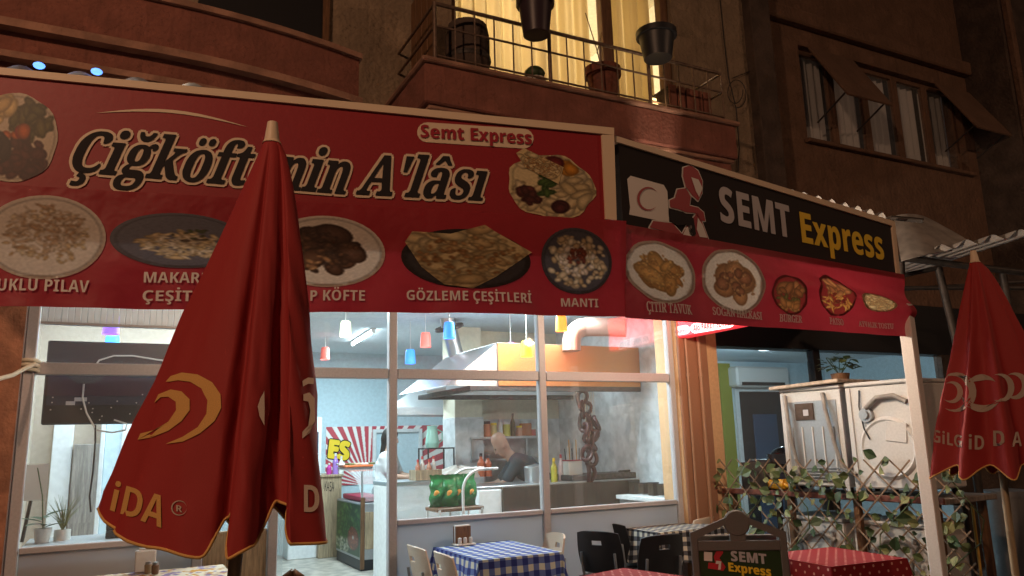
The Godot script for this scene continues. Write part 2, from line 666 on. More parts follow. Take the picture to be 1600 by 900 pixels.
func make_materials():
	T.fine = noise_tex(3, 0.06, 0.96, 1.0, 4)
	T.patch = noise_tex(5, 0.012, 0.8, 1.0, 5)
	var streak := FastNoiseLite.new()
	streak.seed = 8
	streak.frequency = 0.02
	streak.fractal_octaves = 4
	# render with rain streaks, hairline cracks and patched spots
	T.wall = image_tex(512, 512, func(x, y):
		var g := 0.9 + 0.1 * streak.get_noise_2d(x * 0.8, y * 0.8)
		g += 0.13 * minf(0.0, streak.get_noise_2d(x * 4.0 + 300.0, y * 0.25) + 0.12)
		var cr := absf(streak.get_noise_2d(x * 0.9 + 77.0, y * 0.9 + 1000.0))
		if cr < 0.008: g -= 0.16
		if streak.get_noise_2d(x * 0.6 + 2000.0, y * 0.6) > 0.42: g += 0.07
		g += 0.03 * streak.get_noise_2d(x * 14.0, y * 14.0)
		return Color(g, g, g))
	T.bump = noise_tex(9, 0.09, 0, 1, 4, true)
	T.soft = noise_tex(11, 0.02, 0, 1, 3, true)
	T.cloth = noise_tex(12, 0.16, 0.86, 1.0, 2)
	T.wood = noise_tex(21, 0.02, 0.62, 1.0, 4, false, 1.0)
	# wood grain: long streaks
	var wn := FastNoiseLite.new()
	wn.seed = 4
	wn.frequency = 0.03
	T.grain = image_tex(256, 256, func(x, y):
		var k := 0.8 + 0.2 * wn.get_noise_2d(x * 6.0, y * 0.35) + 0.1 * wn.get_noise_2d(x * 22.0, y * 1.2)
		return Color(k, k, k))
	var vn := FastNoiseLite.new()
	vn.seed = 14
	vn.frequency = 0.008
	vn.fractal_octaves = 5
	T.marble = image_tex(512, 512, func(x, y):
		var k := absf(vn.get_noise_2d(x * 1.2 + y * 0.5, y * 1.1 - x * 0.3))
		var g := clampf(0.9 + k * 0.3, 0.0, 1.0) * (0.95 + 0.08 * vn.get_noise_2d(x * 3.0 + 900.0, y * 3.0))
		return Color(g, g, g))
	M.stucco_olive = grained(lin(0.33, 0.245, 0.165), 0.95, T.wall, 0.35, T.bump, 0.5)
	M.stucco_red = grained(lin(0.28, 0.105, 0.075), 0.95, T.wall, 0.5, T.bump, 0.4)
	M.stucco_band = grained(lin(0.40, 0.22, 0.15), 0.85, T.patch, 0.6, T.bump, 0.3)
	M.stucco_brown = grained(lin(0.20, 0.115, 0.075), 0.95, T.wall, 0.3, T.bump, 0.5)
	M.stucco_dark = grained(lin(0.10, 0.07, 0.055), 0.9, T.patch, 0.4, T.bump, 0.5)
	M.terracotta = grained(lin(0.42, 0.19, 0.11), 0.8, T.patch, 0.7, T.bump, 0.3)
	M.pillar = grained(lin(0.64, 0.385, 0.20), 0.75, T.fine, 0.8, T.bump, 0.15)
	M.rust_pipe = grained(lin(0.31, 0.145, 0.08), 0.55, T.fine, 2.0)
	M.rust_light = grained(lin(0.40, 0.22, 0.13), 0.5, T.fine, 2.0)
	M.paving = grained(lin(0.11, 0.10, 0.09), 0.9, T.patch, 0.8, T.bump, 0.6)
	M.tile_floor = grained(lin(0.55, 0.50, 0.43), 0.35, T.patch, 0.9)
	M.wall_blue = grained(lin(0.56, 0.70, 0.76), 0.8, T.fine, 0.5)
	M.wall_white = grained(lin(0.74, 0.76, 0.76), 0.8, T.fine, 0.5)
	M.ceiling = grained(lin(0.70, 0.80, 0.86), 0.85, T.fine, 0.4)
	M.wall_tan = grained(lin(0.46, 0.38, 0.30), 0.8, T.fine, 0.6)
	M.wall_cream = grained(lin(0.68, 0.62, 0.48), 0.8, T.fine, 0.6)
	M.marble = grained(lin(0.72, 0.74, 0.75), 0.3, T.marble, 0.55)
	M.alu = grained(lin(0.46, 0.44, 0.45), 0.45, T.fine, 1.5)
	M.white_paint = grained(lin(0.72, 0.69, 0.66), 0.5, T.fine, 2.0)
	M.steel = grained(lin(0.55, 0.56, 0.57), 0.32, T.fine, 1.4, T.soft, 0.15, 0.9)
	M.steel_dull = grained(lin(0.40, 0.41, 0.42), 0.45, T.fine, 1.4, null, 0.0, 0.7)
	M.dark_metal = mat(lin(0.03, 0.03, 0.032), 0.5, 0.3)
	M.iron = grained(lin(0.07, 0.06, 0.055), 0.6, T.patch, 3.0, null, 0.0, 0.3)
	M.rail = grained(lin(0.22, 0.15, 0.11), 0.5, T.patch, 3.0, null, 0.0, 0.4)
	M.black = mat(lin(0.015, 0.015, 0.017), 0.45)
	M.black_cloth = grained(lin(0.02, 0.02, 0.022), 0.9, T.cloth, 4.0)
	M.navy = mat(lin(0.03, 0.035, 0.06), 0.35)
	M.clear = mat(lin(0.9, 0.95, 0.95, 0.04), 0.02)
	M.clear.transparency = BaseMaterial3D.TRANSPARENCY_ALPHA
	M.case_glass = mat(lin(0.85, 0.95, 0.95, 0.12), 0.03)
	M.case_glass.transparency = BaseMaterial3D.TRANSPARENCY_ALPHA
	M.film = mat(lin(0.42, 0.43, 0.44), 0.4)
	M.film.backlight_enabled = true
	M.film.backlight = lin(0.45, 0.5, 0.55)
	M.vinyl = grained(lin(0.30, 0.018, 0.026), 0.5, T.fine, 2.0, T.soft, 0.08)
	M.vinyl_flap = mat(lin(0.32, 0.02, 0.03), 0.5)
	M.vinyl_flap.backlight_enabled = true
	M.vinyl_flap.backlight = lin(0.44, 0.125, 0.165)
	M.vinyl_flap.normal_enabled = true
	M.vinyl_flap.normal_texture = T.soft
	M.vinyl_flap.normal_scale = 0.35
	M.vinyl_flap.uv1_triplanar = true
	M.vinyl_flap.uv1_scale = Vector3.ONE * 0.8
	M.vinyl_black = grained(lin(0.014, 0.009, 0.010), 0.85, T.fine, 2.0)
	M.print_cream = mat(lin(0.72, 0.58, 0.42), 0.5)
	M.print_white = mat(lin(0.74, 0.71, 0.68), 0.5)
	M.print_black = mat(lin(0.010, 0.008, 0.010), 0.8)
	M.print_red = mat(lin(0.33, 0.02, 0.035), 0.5)
	M.print_yellow = mat(lin(0.85, 0.60, 0.03), 0.5)
	M.print_grey = mat(lin(0.50, 0.49, 0.52), 0.5)
	M.parasol = grained(lin(0.42, 0.03, 0.03), 0.75, T.cloth, 5.0, T.bump, 0.12)
	M.parasol.backlight_enabled = true
	M.parasol.backlight = lin(0.25, 0.01, 0.01)
	M.parasol_print = grained(lin(0.80, 0.45, 0.14), 0.75, T.cloth, 5.0)
	M.parasol_pale = grained(lin(0.62, 0.50, 0.42), 0.75, T.cloth, 5.0)
	M.wood_pale = grained(lin(0.56, 0.42, 0.26), 0.55, T.grain, 1.0)
	M.wood_brown = grained(lin(0.26, 0.13, 0.06), 0.5, T.grain, 1.2)
	M.lath = grained(lin(0.36, 0.24, 0.15), 0.6, T.grain, 1.2)
	M.wood_grey = grained(lin(0.42, 0.38, 0.34), 0.6, T.grain, 1.0)
	M.wood_dark = grained(lin(0.075, 0.05, 0.032), 0.5, T.grain, 0.9)
	M.leaf = grained(lin(0.10, 0.14, 0.045), 0.5, T.patch, 3.0)
	M.leaf_dark = grained(lin(0.045, 0.085, 0.03), 0.5, T.patch, 3.0)
	M.leaf_pale = grained(lin(0.22, 0.24, 0.09), 0.5, T.patch, 3.0)
	M.plastic_white = grained(lin(0.70, 0.66, 0.60), 0.4, T.fine, 2.0)
	M.chair_cream = grained(lin(0.66, 0.52, 0.40), 0.4, T.fine, 2.0)
	M.chair_black = grained(lin(0.022, 0.022, 0.024), 0.42, T.fine, 2.0)
	M.corrugated = grained(lin(0.44, 0.41, 0.38), 0.5, T.patch, 1.2)
	M.corrugated.backlight_enabled = true
	M.corrugated.backlight = lin(0.3, 0.33, 0.4)
	M.slat = mat(lin(0.74, 0.73, 0.70), 0.5)
	M.slat.backlight_enabled = true
	M.slat.backlight = lin(0.6, 0.6, 0.6)
	M.skin = mat(lin(0.50, 0.30, 0.21), 0.55)
	M.hair = mat(lin(0.018, 0.013, 0.010), 0.6)

# a lamp on a mast across the pavement, behind the viewer: the warm light on the signs and the flats
func street_lamp(p: Vector3, energy: float, label: String):
	var t := thing("street_lamp", label, "street lamp", p, 0.0, "street lamps across the road")
	var s := sh()
	s.tube([Vector3(0, 0, 0), Vector3(0, 3, 0), Vector3(0, 6.2, 0)], [0.09, 0.07, 0.05], 12)
	part("mast", s, M.iron, t)
	s = sh()
	s.tube([Vector3(0, 6.1, 0), Vector3(0.25, 6.55, -0.25), Vector3(0.6, 6.7, -0.6)], 0.03, 8)
	part("arm", s, M.iron, t)
	s = sh()
	s.lathe([Vector2(0.0, 0.16), Vector2(0.12, 0.12), Vector2(0.2, 0.0)], 14, Transform3D(Basis(), Vector3(0.7, 6.66, -0.7)))
	part("lamp_hood", s, M.iron, t)
	s = sh()
	s.ball(Vector3(0.7, 6.6, -0.7), Vector3(0.14, 0.1, 0.14), 12, 8)
	part("lamp_bulb", s, glow(lin(1.0, 0.5, 0.2), 14.0), t)
	omni("sodium", p + Vector3(0.7, 6.6, -0.7), lin(1.0, 0.57, 0.34), energy, 0.13, t)

func setting():
	var s := sh()
	s.q(Vector3(-150, 0, 150), Vector3(150, 0, 150), Vector3(150, 0, -150), Vector3(-150, 0, -150), Vector3.UP)
	structure("ground", s, M.paving)
	s = sh()
	s.box(Vector3(2.2, 0.06, -2.75), Vector3(5.6, 0.12, 5.3))
	structure("shop_floor", s, M.tile_floor)
	s = sh()
	s.box(Vector3(2.2, 3.0, -2.76), Vector3(5.6, 0.2, 5.3))
	structure("ceiling", s, M.ceiling)
	s = sh()
	s.box(Vector3(2.2, 1.51, -5.47), Vector3(5.9, 2.78, 0.12))
	structure("wall_back", s, M.wall_blue)
	s = sh()
	s.box(Vector3(-0.67, 1.51, -2.78), Vector3(0.14, 2.78, 5.24))
	structure("wall_left", s, M.wall_tan)
	s = sh()
	s.box(Vector3(5.08, 1.51, -2.78), Vector3(0.14, 2.78, 5.24))
	structure("wall_right", s, M.marble)

func slab(a: Vector3, b: Vector3, bev := 0.0) -> Shape:      # a box between two corners
	var s := sh()
	s.box((a + b) * 0.5, (b - a).abs(), Basis(), bev)
	return s

func flats_above():
	var t := thing("apartment_building", "old apartment block with balconies rising above the lit snack bar", "building", Vector3(2.2, 0, 0))
	var w0 := on_z(706, 40, 0).x
	var w1 := on_z(1052, 60, 0).x
	partw("wall", slab(Vector3(-6, 0, -0.25), Vector3(-0.56, 2.9, 0.06)), M.terracotta, t)
	partw("pillar", slab(Vector3(4.66, 0, -0.25), Vector3(5.16, 2.9, 0.08), 0.008), M.pillar, t)
	partw("wall", slab(Vector3(-6, 2.9, -0.25), Vector3(w0, 11, 0)), M.stucco_olive, t)
	partw("wall", slab(Vector3(w1, 2.9, -0.25), Vector3(6.0, 11, 0)), M.stucco_olive, t)
	partw("wall", slab(Vector3(w0, 2.9, -0.25), Vector3(w1, 3.82, 0)), M.stucco_olive, t)
	partw("wall", slab(Vector3(w0, 6.3, -0.25), Vector3(w1, 11, 0)), M.stucco_olive, t)
	partw("pilaster", slab(Vector3(6.0, 3.02, -0.25), Vector3(6.3, 11, 0.12), 0.01), M.stucco_dark, t)
	# the lit room behind the balcony door
	var room := sh()
	room.box(Vector3((w0 + w1) / 2, 3.72, -1.7), Vector3(w1 - w0 + 0.6, 0.2, 2.8))
	room.box(Vector3((w0 + w1) / 2, 6.5, -1.7), Vector3(w1 - w0 + 0.6, 0.2, 2.8))
	room.box(Vector3((w0 + w1) / 2, 5.1, -3.0), Vector3(w1 - w0 + 0.6, 2.6, 0.1))
	room.box(Vector3(w0 - 0.25, 5.1, -1.7), Vector3(0.1, 2.6, 2.6))
	room.box(Vector3(w1 + 0.25, 5.1, -1.7), Vector3(0.1, 2.6, 2.6))
	partw("room", room, M.wall_cream, t)
	var lamp := sh()
	lamp.ball(Vector3((w0 + w1) / 2 - 0.2, 5.7, -1.5), Vector3(0.14, 0.14, 0.14), 12, 8)
	partw("room_lamp", lamp, glow(lin(1.0, 0.72, 0.34), 3.0), t)
	omni("room_glow", Vector3((w0 + w1) / 2 - 0.2, 5.7, -1.5), lin(1.0, 0.87, 0.64), 3.6, 0.12, t)
	var lace := grained(lin(0.72, 0.62, 0.42), 0.9, T.cloth, 3.0)
	lace.backlight_enabled = true
	lace.backlight = lin(0.95, 0.85, 0.66)
	# each pane of curtain hangs in soft pleats
	var xs := [w0 + 0.03, on_z(940, 40, 0).x, on_z(968, 40, 0).x, on_z(1036, 50, 0).x]
	for k in 2:
		var c := sh()
		var xa: float = xs[k * 2]
		var xb: float = xs[k * 2 + 1]
		c.grid(func(u, v):
			var x = lerpf(xa, xb, u)
			return Vector3(x, lerpf(3.86, 6.3, v), -0.19 + 0.055 * sin(x * 40.0 + sin(x * 9.0) * 1.2) + 0.012 * sin(x * 101.0)), int((xb - xa) * 110) + 8, 4, Vector3(0, 0, 1))
		partw("curtain", c, lace, t)
	var door := sh()
	door.box(Vector3(on_z(954, 40, 0).x, 5.0, -0.1), Vector3(0.13, 2.5, 0.1), Basis(), 0.008)
	door.box(Vector3(on_z(1044, 40, 0).x, 5.0, -0.1), Vector3(0.1, 2.5, 0.1), Basis(), 0.008)
	door.box(Vector3(w0 + 0.03, 5.0, -0.1), Vector3(0.06, 2.5, 0.1), Basis(), 0.008)
	door.box(Vector3((w0 + w1) / 2, 3.84, -0.09), Vector3(w1 - w0, 0.07, 0.09), Basis(), 0.008)
	partw("door_frame", door, M.wood_brown, t)
	# middle balcony: rendered parapet with a ledge, iron railing on top
	var f = 0.9
	var bx0 := on_z(664, 120, f).x
	var bx1 := on_z(1150, 200, f).x
	var top := on_z(700, 96, f).y
	var low := on_z(720, 168, f).y
	balcony(t, bx0, bx1, low, top, f)
	var rt = M.rail
	var ybase := top
	var ytop := on_z(860, 44, f).y
	var railing := sh()
	for y in [ytop, lerpf(ybase, ytop, 0.62), lerpf(ybase, ytop, 0.12)]:
		railing.tube([Vector3(bx0 + 0.1, y, f - 0.05), Vector3(bx1 - 0.08, y, f - 0.05)], 0.016 if y == ytop else 0.009, 6)
		railing.tube([Vector3(bx1 - 0.08, y, f - 0.05), Vector3(bx1 - 0.08, y, 0.0)], 0.012, 6)
		railing.tube([Vector3(bx0 + 0.1, y, f - 0.05), Vector3(bx0 + 0.1, y, 0.0)], 0.012, 6)
	partw("handrail", railing, rt, t)
	var nb := 17
	for i in nb + 1:
		var x = lerpf(bx0 + 0.1, bx1 - 0.08, float(i) / nb)
		var b := sh()
		b.tube([Vector3(x, ybase - 0.01, f - 0.05), Vector3(x, ytop + 0.01, f - 0.05)], 0.018 if i % 6 == 0 else 0.007, 6)
		partw("bar", b, rt, t)
	# the other balcony, rounded at its end, in three steps
	var path := []
	for i in 31:
		var a := i / 30.0
		path.append(Vector3(lerpf(-3.2, 1.42, a), 0, 0.9 - 0.22 * pow(maxf(0.0, (a - 0.7) / 0.3), 2.0)))
	var steps := [["parapet", 4.02, 4.33, 0.0, M.stucco_red], ["ledge", 3.97, 4.02, 0.035, M.stucco_band], ["parapet", 3.84, 3.97, -0.04, M.stucco_red], ["ledge", 3.80, 3.84, -0.01, M.stucco_band], ["parapet", 3.62, 3.80, -0.09, M.stucco_red], ["ledge", 4.33, 4.37, 0.03, M.stucco_band]]
	for st in steps:
		var pl := PackedVector2Array()
		for p in path:
			pl.append(Vector2(p.x + maxf(0.0, st[3]) * 0.6, -(p.z + st[3])))
		pl.append(Vector2(1.42 + st[3] * 0.6, 0.0)); pl.append(Vector2(-3.2, 0.0))
		var s := sh()
		s.prism(pl, Transform3D(Basis(Vector3.RIGHT, Vector3(0, 0, -1), Vector3.UP), Vector3.ZERO), st[1], st[2])
		partw(st[0], s, st[4], t)
	# a dark door over that balcony
	var dk := slab(Vector3(0.35, 4.4, 0.003), Vector3(on_z(505, 20, 0.01).x, 7.0, 0.03))
	partw("balcony_door", dk, M.black, t)
	var fr := slab(Vector3(on_z(503, 20, 0).x, 4.4, 0.004), Vector3(on_z(513, 20, 0).x, 7.0, 0.05))
	partw("door_frame", fr, M.wood_brown, t)
	balcony_things(top, f)
	cables(t)

func balcony(t: Node, x0: float, x1: float, low: float, top: float, f: float):
	partw("parapet", slab(Vector3(x0, low, 0), Vector3(x1, top - 0.04, f), 0.012), M.stucco_red, t)
	partw("ledge", slab(Vector3(x0 - 0.03, top - 0.04, 0), Vector3(x1 + 0.03, top, f + 0.035), 0.012), M.stucco_band, t)
	partw("ledge", slab(Vector3(x0 + 0.04, low - 0.035, 0), Vector3(x1 - 0.02, low, f - 0.03), 0.008), M.stucco_band, t)
	partw("parapet", slab(Vector3(x0 + 0.05, low - 0.22, 0), Vector3(x1 - 0.03, low - 0.035, f - 0.06), 0.01), M.stucco_red, t)

func pot(called: String, label: String, where: Vector3, r: float, h: float, m: Material, soil := true):
	var t := thing(called, label, "flower pot", where, 0.0, "pots along the balcony")
	var s := sh()
	s.lathe([Vector2(0, 0), Vector2(r * 0.72, 0), Vector2(r * 0.92, h * 0.8), Vector2(r * 1.06, h * 0.8), Vector2(r * 1.06, h), Vector2(r * 0.94, h), Vector2(r * 0.9, h * 0.9)], 20)
	part("pot", s, m, t)
	if soil:
		s = sh()
		s.lathe([Vector2(r * 0.92, h * 0.9), Vector2(0, h * 0.92)], 16)
		part("soil", s, M.stucco_dark, t)
	return t

func balcony_things(top: float, f: float):
	var plum := mat(lin(0.035, 0.022, 0.03), 0.4)
	var clay := grained(lin(0.20, 0.06, 0.035), 0.7, T.patch, 3.0)
	var z := f - 0.02
	var a := on_z(838, 55, z + 0.1)
	pot("flower_pot", "dark plum flower pot hung high on the balcony railing", Vector3(a.x, a.y, z + 0.1), 0.145, 0.32, plum)
	a = on_z(942, 122, f - 0.22)
	var p = pot("flower_pot", "tall terracotta flower pot with a bare stem behind the railing", Vector3(a.x, top, f - 0.22), 0.15, 0.36, clay)
	var s := sh()
	s.tube([Vector3(0, 0.32, 0), Vector3(-0.05, 0.55, 0), Vector3(-0.16, 0.85, 0.02)], 0.005, 5)
	s.tube([Vector3(-0.05, 0.5, 0), Vector3(0.0, 0.7, 0.02)], 0.004, 5)
	part("stem", s, M.wood_brown, p)
	a = on_z(1028, 92, z + 0.12)
	pot("flower_pot", "round black flower pot hooked over the balcony handrail", Vector3(a.x, a.y, z + 0.12), 0.165, 0.25, M.black)
	a = on_z(835, 105, f - 0.25)
	var q = pot("flower_pot", "small white flower pot with a dark top on the balcony floor", Vector3(a.x, top, f - 0.25), 0.09, 0.14, M.plastic_white)
	s = sh()
	s.ball(Vector3(0, 0.19, 0), Vector3(0.09, 0.07, 0.09), 9, 6)
	part("shrub", s, M.leaf_dark, q)
	a = on_z(732, 55, f - 0.3)
	var b := thing("storage_barrel", "tall brown barrel standing in the balcony corner", "barrel", Vector3(a.x, top, f - 0.32))
	s = sh()
	s.lathe([Vector2(0, 0), Vector2(0.15, 0), Vector2(0.18, 0.2), Vector2(0.18, 0.42), Vector2(0.16, 0.52), Vector2(0, 0.53)], 18)
	part("body", s, M.stucco_dark, b)
	s = sh()
	s.lathe([Vector2(0.186, 0.2), Vector2(0.19, 0.22), Vector2(0.186, 0.24)], 18)
	part("hoop", s, M.iron, b)
	a = on_z(684, 50, f - 0.2)
	b = thing("wooden_screen", "reddish wooden screen closing the end of the balcony", "screen", Vector3(a.x, top, f - 0.25))
	for k in 4:
		s = sh()
		s.box(Vector3(0.0, 0.45, -0.08 - k * 0.13), Vector3(0.025, 0.9, 0.12), Basis(), 0.004)
		part("board", s, M.wood_brown, b)
	a = on_z(1080, 130, f - 0.15)
	b = thing("wooden_crate", "slatted reddish crate behind the end of the railing", "crate", Vector3(a.x, top, f - 0.3))
	for k in 5:
		s = sh()
		s.box(Vector3(-0.2 + k * 0.1, 0.17, 0.12), Vector3(0.085, 0.34, 0.014), Basis(), 0.003)
		part("slat", s, M.stucco_red, b)
	s = sh()
	s.box(Vector3(0, 0.17, 0.0), Vector3(0.48, 0.32, 0.2))
	part("body", s, M.stucco_dark, b)
	# the small lit lantern on the ledge
	a = on_z(1019, 147, f - 0.1)
	b = thing("lantern_lamp", "small glowing lantern on the balcony ledge", "lantern", Vector3(a.x, top, f - 0.1))
	s = sh()
	s.box(Vector3(0, 0.045, 0), Vector3(0.085, 0.055, 0.06), Basis(), 0.01)
	s.box(Vector3(0, 0.10, 0), Vector3(0.06, 0.03, 0.05), Basis(), 0.008)
	part("lamp_glass", s, glow(lin(1.0, 0.78, 0.35), 2.2), b)
	s = sh()
	s.box(Vector3(0, 0.009, 0), Vector3(0.1, 0.018, 0.075))
	s.box(Vector3(0, 0.079, 0), Vector3(0.07, 0.011, 0.06))
	s.lathe([Vector2(0.045, 0.117), Vector2(0, 0.15)], 4)
	part("lamp_frame", s, M.iron, b)
	omni("lantern_glow", Vector3(a.x, top + 0.05, f - 0.02), lin(1.0, 0.7, 0.35), 0.012, 0.03, b)

func cables(_t: Node):
	var pts := [[1125, 0], [1131, 60], [1138, 120], [1150, 170], [1155, 230], [1153, 268]]
	var path := []
	for p in pts:
		path.append(on_z(p[0], p[1], 0.02))
	var c := thing("wall_cable", "thin cable running down the flats wall beside the balcony", "cable", path[-1])
	var s := sh()
	s.tube(path, 0.006, 5)
	partw("cable", s, M.black, c)
	path = []
	for i in 30:
		var a := i / 29.0 * TAU * 1.3
		path.append(on_z(1148 + 13 * cos(a) + i * 0.2, 140 + 20 * sin(a) + i * 0.3, 0.05 + 0.001 * i))
	c = thing("coiled_cable", "loose coil of cable hanging on the wall past the railing", "cable", path[0])
	s = sh()
	s.tube(path, 0.005, 5)
	partw("cable", s, M.black, c)
	path = []
	for p in [[1170, 0], [1186, 40], [1192, 80], [1175, 110], [1145, 122]]:
		path.append(on_z(p[0], p[1], 0.02))
	c = thing("wall_cable", "slack cable looping from the pilaster toward the balcony rail", "cable", path[0])
	s = sh()
	s.tube(path, 0.005, 5)
	partw("cable", s, M.black, c)

# corrugated sheet: edge runs from a to b, depth back along d
func corrugate(a: Vector3, b: Vector3, d: Vector3, pitch: float, amp: float) -> Shape:
	var s := sh()
	var len := (b - a).length()
	s.grid(func(u, v): return a.lerp(b, u) + d * v + Vector3.UP * amp * sin(u * len / pitch * TAU), int(len / pitch * 10), 2, Vector3.UP)
	return s

func neighbour():
	var t := thing("apartment_building", "darker apartment block with two propped shutters beyond the pilaster", "building", Vector3(8, 0, -0.3))
	var z := -0.35
	var x0 := on_z(1256, 160, z).x
	var x1 := on_z(1505, 200, z).x
	var y0 = on_z(1259, 217, z).y
	var y1 = y0 + 1.25
	partw("wall", slab(Vector3(6.3, 3.0, z - 0.25), Vector3(x0, 12, z)), M.stucco_brown, t)
	partw("wall", slab(Vector3(x1, 3.0, z - 0.25), Vector3(10.6, 12, z)), M.stucco_brown, t)
	partw("wall", slab(Vector3(x0, 3.0, z - 0.25), Vector3(x1, y0, z)), M.stucco_brown, t)
	partw("wall", slab(Vector3(x0, y1, z - 0.25), Vector3(x1, 12, z)), M.stucco_brown, t)
	partw("cornice", slab(Vector3(6.3, y1 + 0.22, z), Vector3(10.6, y1 + 0.42, z + 0.12), 0.02), M.stucco_brown, t)
	partw("sill", slab(Vector3(x0 - 0.05, y0 - 0.05, z - 0.05), Vector3(x1 + 0.05, y0, z + 0.07), 0.01), M.stucco_brown, t)
	partw("room", slab(Vector3(x0 - 0.2, y0 - 0.3, z - 0.6), Vector3(x1 + 0.2, y1 + 0.3, z - 0.5)), M.stucco_dark, t)
	# white-curtained casements
	var lace := grained(lin(0.66, 0.66, 0.66), 0.9, T.cloth, 3.0)
	var cells := 5
	for k in cells:
		var xa := lerpf(x0, x1, float(k) / cells)
		var xb := lerpf(x0, x1, float(k + 1) / cells)
		var fr := sh()
		for e in [[xa + 0.03, 0.06], [xb - 0.03, 0.06]]:
			fr.box(Vector3(e[0], (y0 + y1) / 2, z - 0.12), Vector3(e[1], y1 - y0, 0.06), Basis(), 0.006)
		for y in [y0 + 0.03, y1 - 0.03]:
			fr.box(Vector3((xa + xb) / 2, y, z - 0.12), Vector3(xb - xa - 0.12, 0.06, 0.06), Basis(), 0.006)
		var win := partw("window", fr, M.stucco_brown, t)
		var c := sh()
		c.grid(func(u, v):
			var x = lerpf(xa + 0.05, xb - 0.05, u)
			return Vector3(x, lerpf(y0, y1, v), z - 0.22 + 0.02 * sin(x * 50.0 + k)), 40, 2, Vector3(0, 0, 1))
		partw("curtain", c, lace, win)
		var g := slab(Vector3(xa + 0.06, y0 + 0.06, z - 0.124), Vector3(xb - 0.06, y1 - 0.06, z - 0.12))
		partw("pane", g, M.clear, win)
	for q in [[1262, 1388, 0.95], [1452, 1530, 0.95]]:
		var sx := on_z(q[0], 85, z).x
		var sw: float = 0.78
		var s := sh()
		var tilt := Basis(Vector3.RIGHT, deg_to_rad(-30.0))
		s.box(Vector3(sx + sw / 2, y1 - 0.02, z + 0.02) + tilt * Vector3(0, -0.48, 0.0), Vector3(sw, 0.96, 0.03), tilt, 0.006)
		var sn := partw("shutter", s, M.stucco_brown, t)
		for e in [0.04, sw - 0.04]:
			s = sh()
			s.tube([Vector3(sx + e, y0 + 0.25, z), Vector3(sx + e, y1, z + 0.02) + tilt * Vector3(0, -0.9, 0)], 0.012, 5)
			partw("prop_arm", s, M.iron, sn)
	var d := thing("apartment_building", "nearly black house front at the end of the row", "building", Vector3(12, 0, 0))
	partw("wall", slab(Vector3(10.6, 0, -0.6), Vector3(18, 12, 0.25)), M.stucco_dark, d)
	partw("window", slab(Vector3(11.0, 4.4, 0.2), Vector3(12.4, 6.0, 0.27)), M.black, d)
	partw("drainpipe", slab(Vector3(10.66, 0, 0.25), Vector3(10.76, 12, 0.35), 0.02), M.stucco_brown, d)
	# the repair shop next door
	var r := thing("repair_shop", "appliance repair shop with a black framed window and pale blue room", "shop", Vector3(7.5, 0, 0))
	partw("floor", slab(Vector3(5.17, 0.004, -3.3), Vector3(10.6, 0.05, -0.05)), M.tile_floor, r)
	partw("ceiling", slab(Vector3(5.17, 2.68, -3.3), Vector3(10.6, 2.98, -0.05)), M.ceiling, r)
	partw("back_wall", slab(Vector3(5.17, 0.05, -3.4), Vector3(10.6, 2.68, -3.3)), M.wall_blue, r)
	partw("side_wall", slab(Vector3(10.5, 0.05, -3.3), Vector3(10.6, 2.68, -0.05)), M.wall_blue, r)
	partw("side_panel", slab(Vector3(5.16, 0.05, -3.3), Vector3(5.20, 2.68, -0.3)), M.wall_blue, r)
	var lime := grained(lin(0.28, 0.28, 0.03), 0.7, T.fine, 1.0)
	var lx := on_z(1128, 620, -3.29).x
	var lx1 := on_z(1143, 620, -3.29).x
	partw("lime_strip", slab(Vector3(lx - 0.03, 0.05, -3.3), Vector3(lx1, on_z(1135, 568, -3.29).y, -3.27)), lime, r)
	partw("header", slab(Vector3(5.17, 2.42, -0.2), Vector3(10.6, 3.0, 0.0)), M.dark_metal, r)
	var mx := on_z(1279, 580, 0).x
	partw("window_frame", slab(Vector3(mx - 0.05, 0.0, -0.1), Vector3(mx + 0.05, 2.42, 0.0), 0.006), M.dark_metal, r)
	var ex := on_z(1482, 640, 0).x
	partw("shutter_wall", slab(Vector3(ex, 0, -0.1), Vector3(10.6, 2.42, 0.0)), M.stucco_dark, r)
	partw("pane", slab(Vector3(5.17, 0.05, -0.06), Vector3(mx - 0.05, 2.42, -0.054)), M.clear, r)
	partw("pane", slab(Vector3(mx + 0.05, 0.05, -0.06), Vector3(ex, 2.42, -0.054)), M.clear, r)
	# dark doorway in its back wall, with a blue door
	var da := on_z(1152, 612, -3.29)
	var db := on_z(1229, 612, -3.29)
	partw("doorway", slab(Vector3(da.x, 0.05, -3.3), Vector3(db.x, da.y, -3.285)), M.black, r)
	var fr := sh()
	fr.box(Vector3(da.x - 0.04, da.y / 2, -3.28), Vector3(0.08, da.y, 0.06), Basis(), 0.005)
	fr.box(Vector3(db.x + 0.04, da.y / 2, -3.28), Vector3(0.08, da.y, 0.06), Basis(), 0.005)
	fr.box(Vector3((da.x + db.x) / 2, da.y + 0.04, -3.28), Vector3(db.x - da.x + 0.16, 0.08, 0.06), Basis(), 0.005)
	partw("door_frame", fr, M.wall_white, r)
	var blue := mat(lin(0.03, 0.07, 0.14), 0.4)
	partw("door", slab(Vector3(lerpf(da.x, db.x, 0.25), 0.06, -3.284), Vector3(lerpf(da.x, db.x, 0.72), da.y - 0.35, -3.262), 0.004), blue, r)
	# its ceiling fitting
	var la := on_y(1200, 541, 2.66)
	var li := thing("ceiling_light", "white ceiling light in the repair shop", "ceiling light", la)
	var s := sh()
	s.lathe([Vector2(0, -0.06), Vector2(0.12, -0.045), Vector2(0.17, 0.0)], 18)
	part("lamp_diffuser", s, glow(lin(0.8, 0.95, 1.0), 5.0), li)
	s = sh()
	s.lathe([Vector2(0.17, 0.0), Vector2(0.19, 0.0), Vector2(0.19, 0.018), Vector2(0, 0.018)], 18)
	part("rim", s, M.white_paint, li)
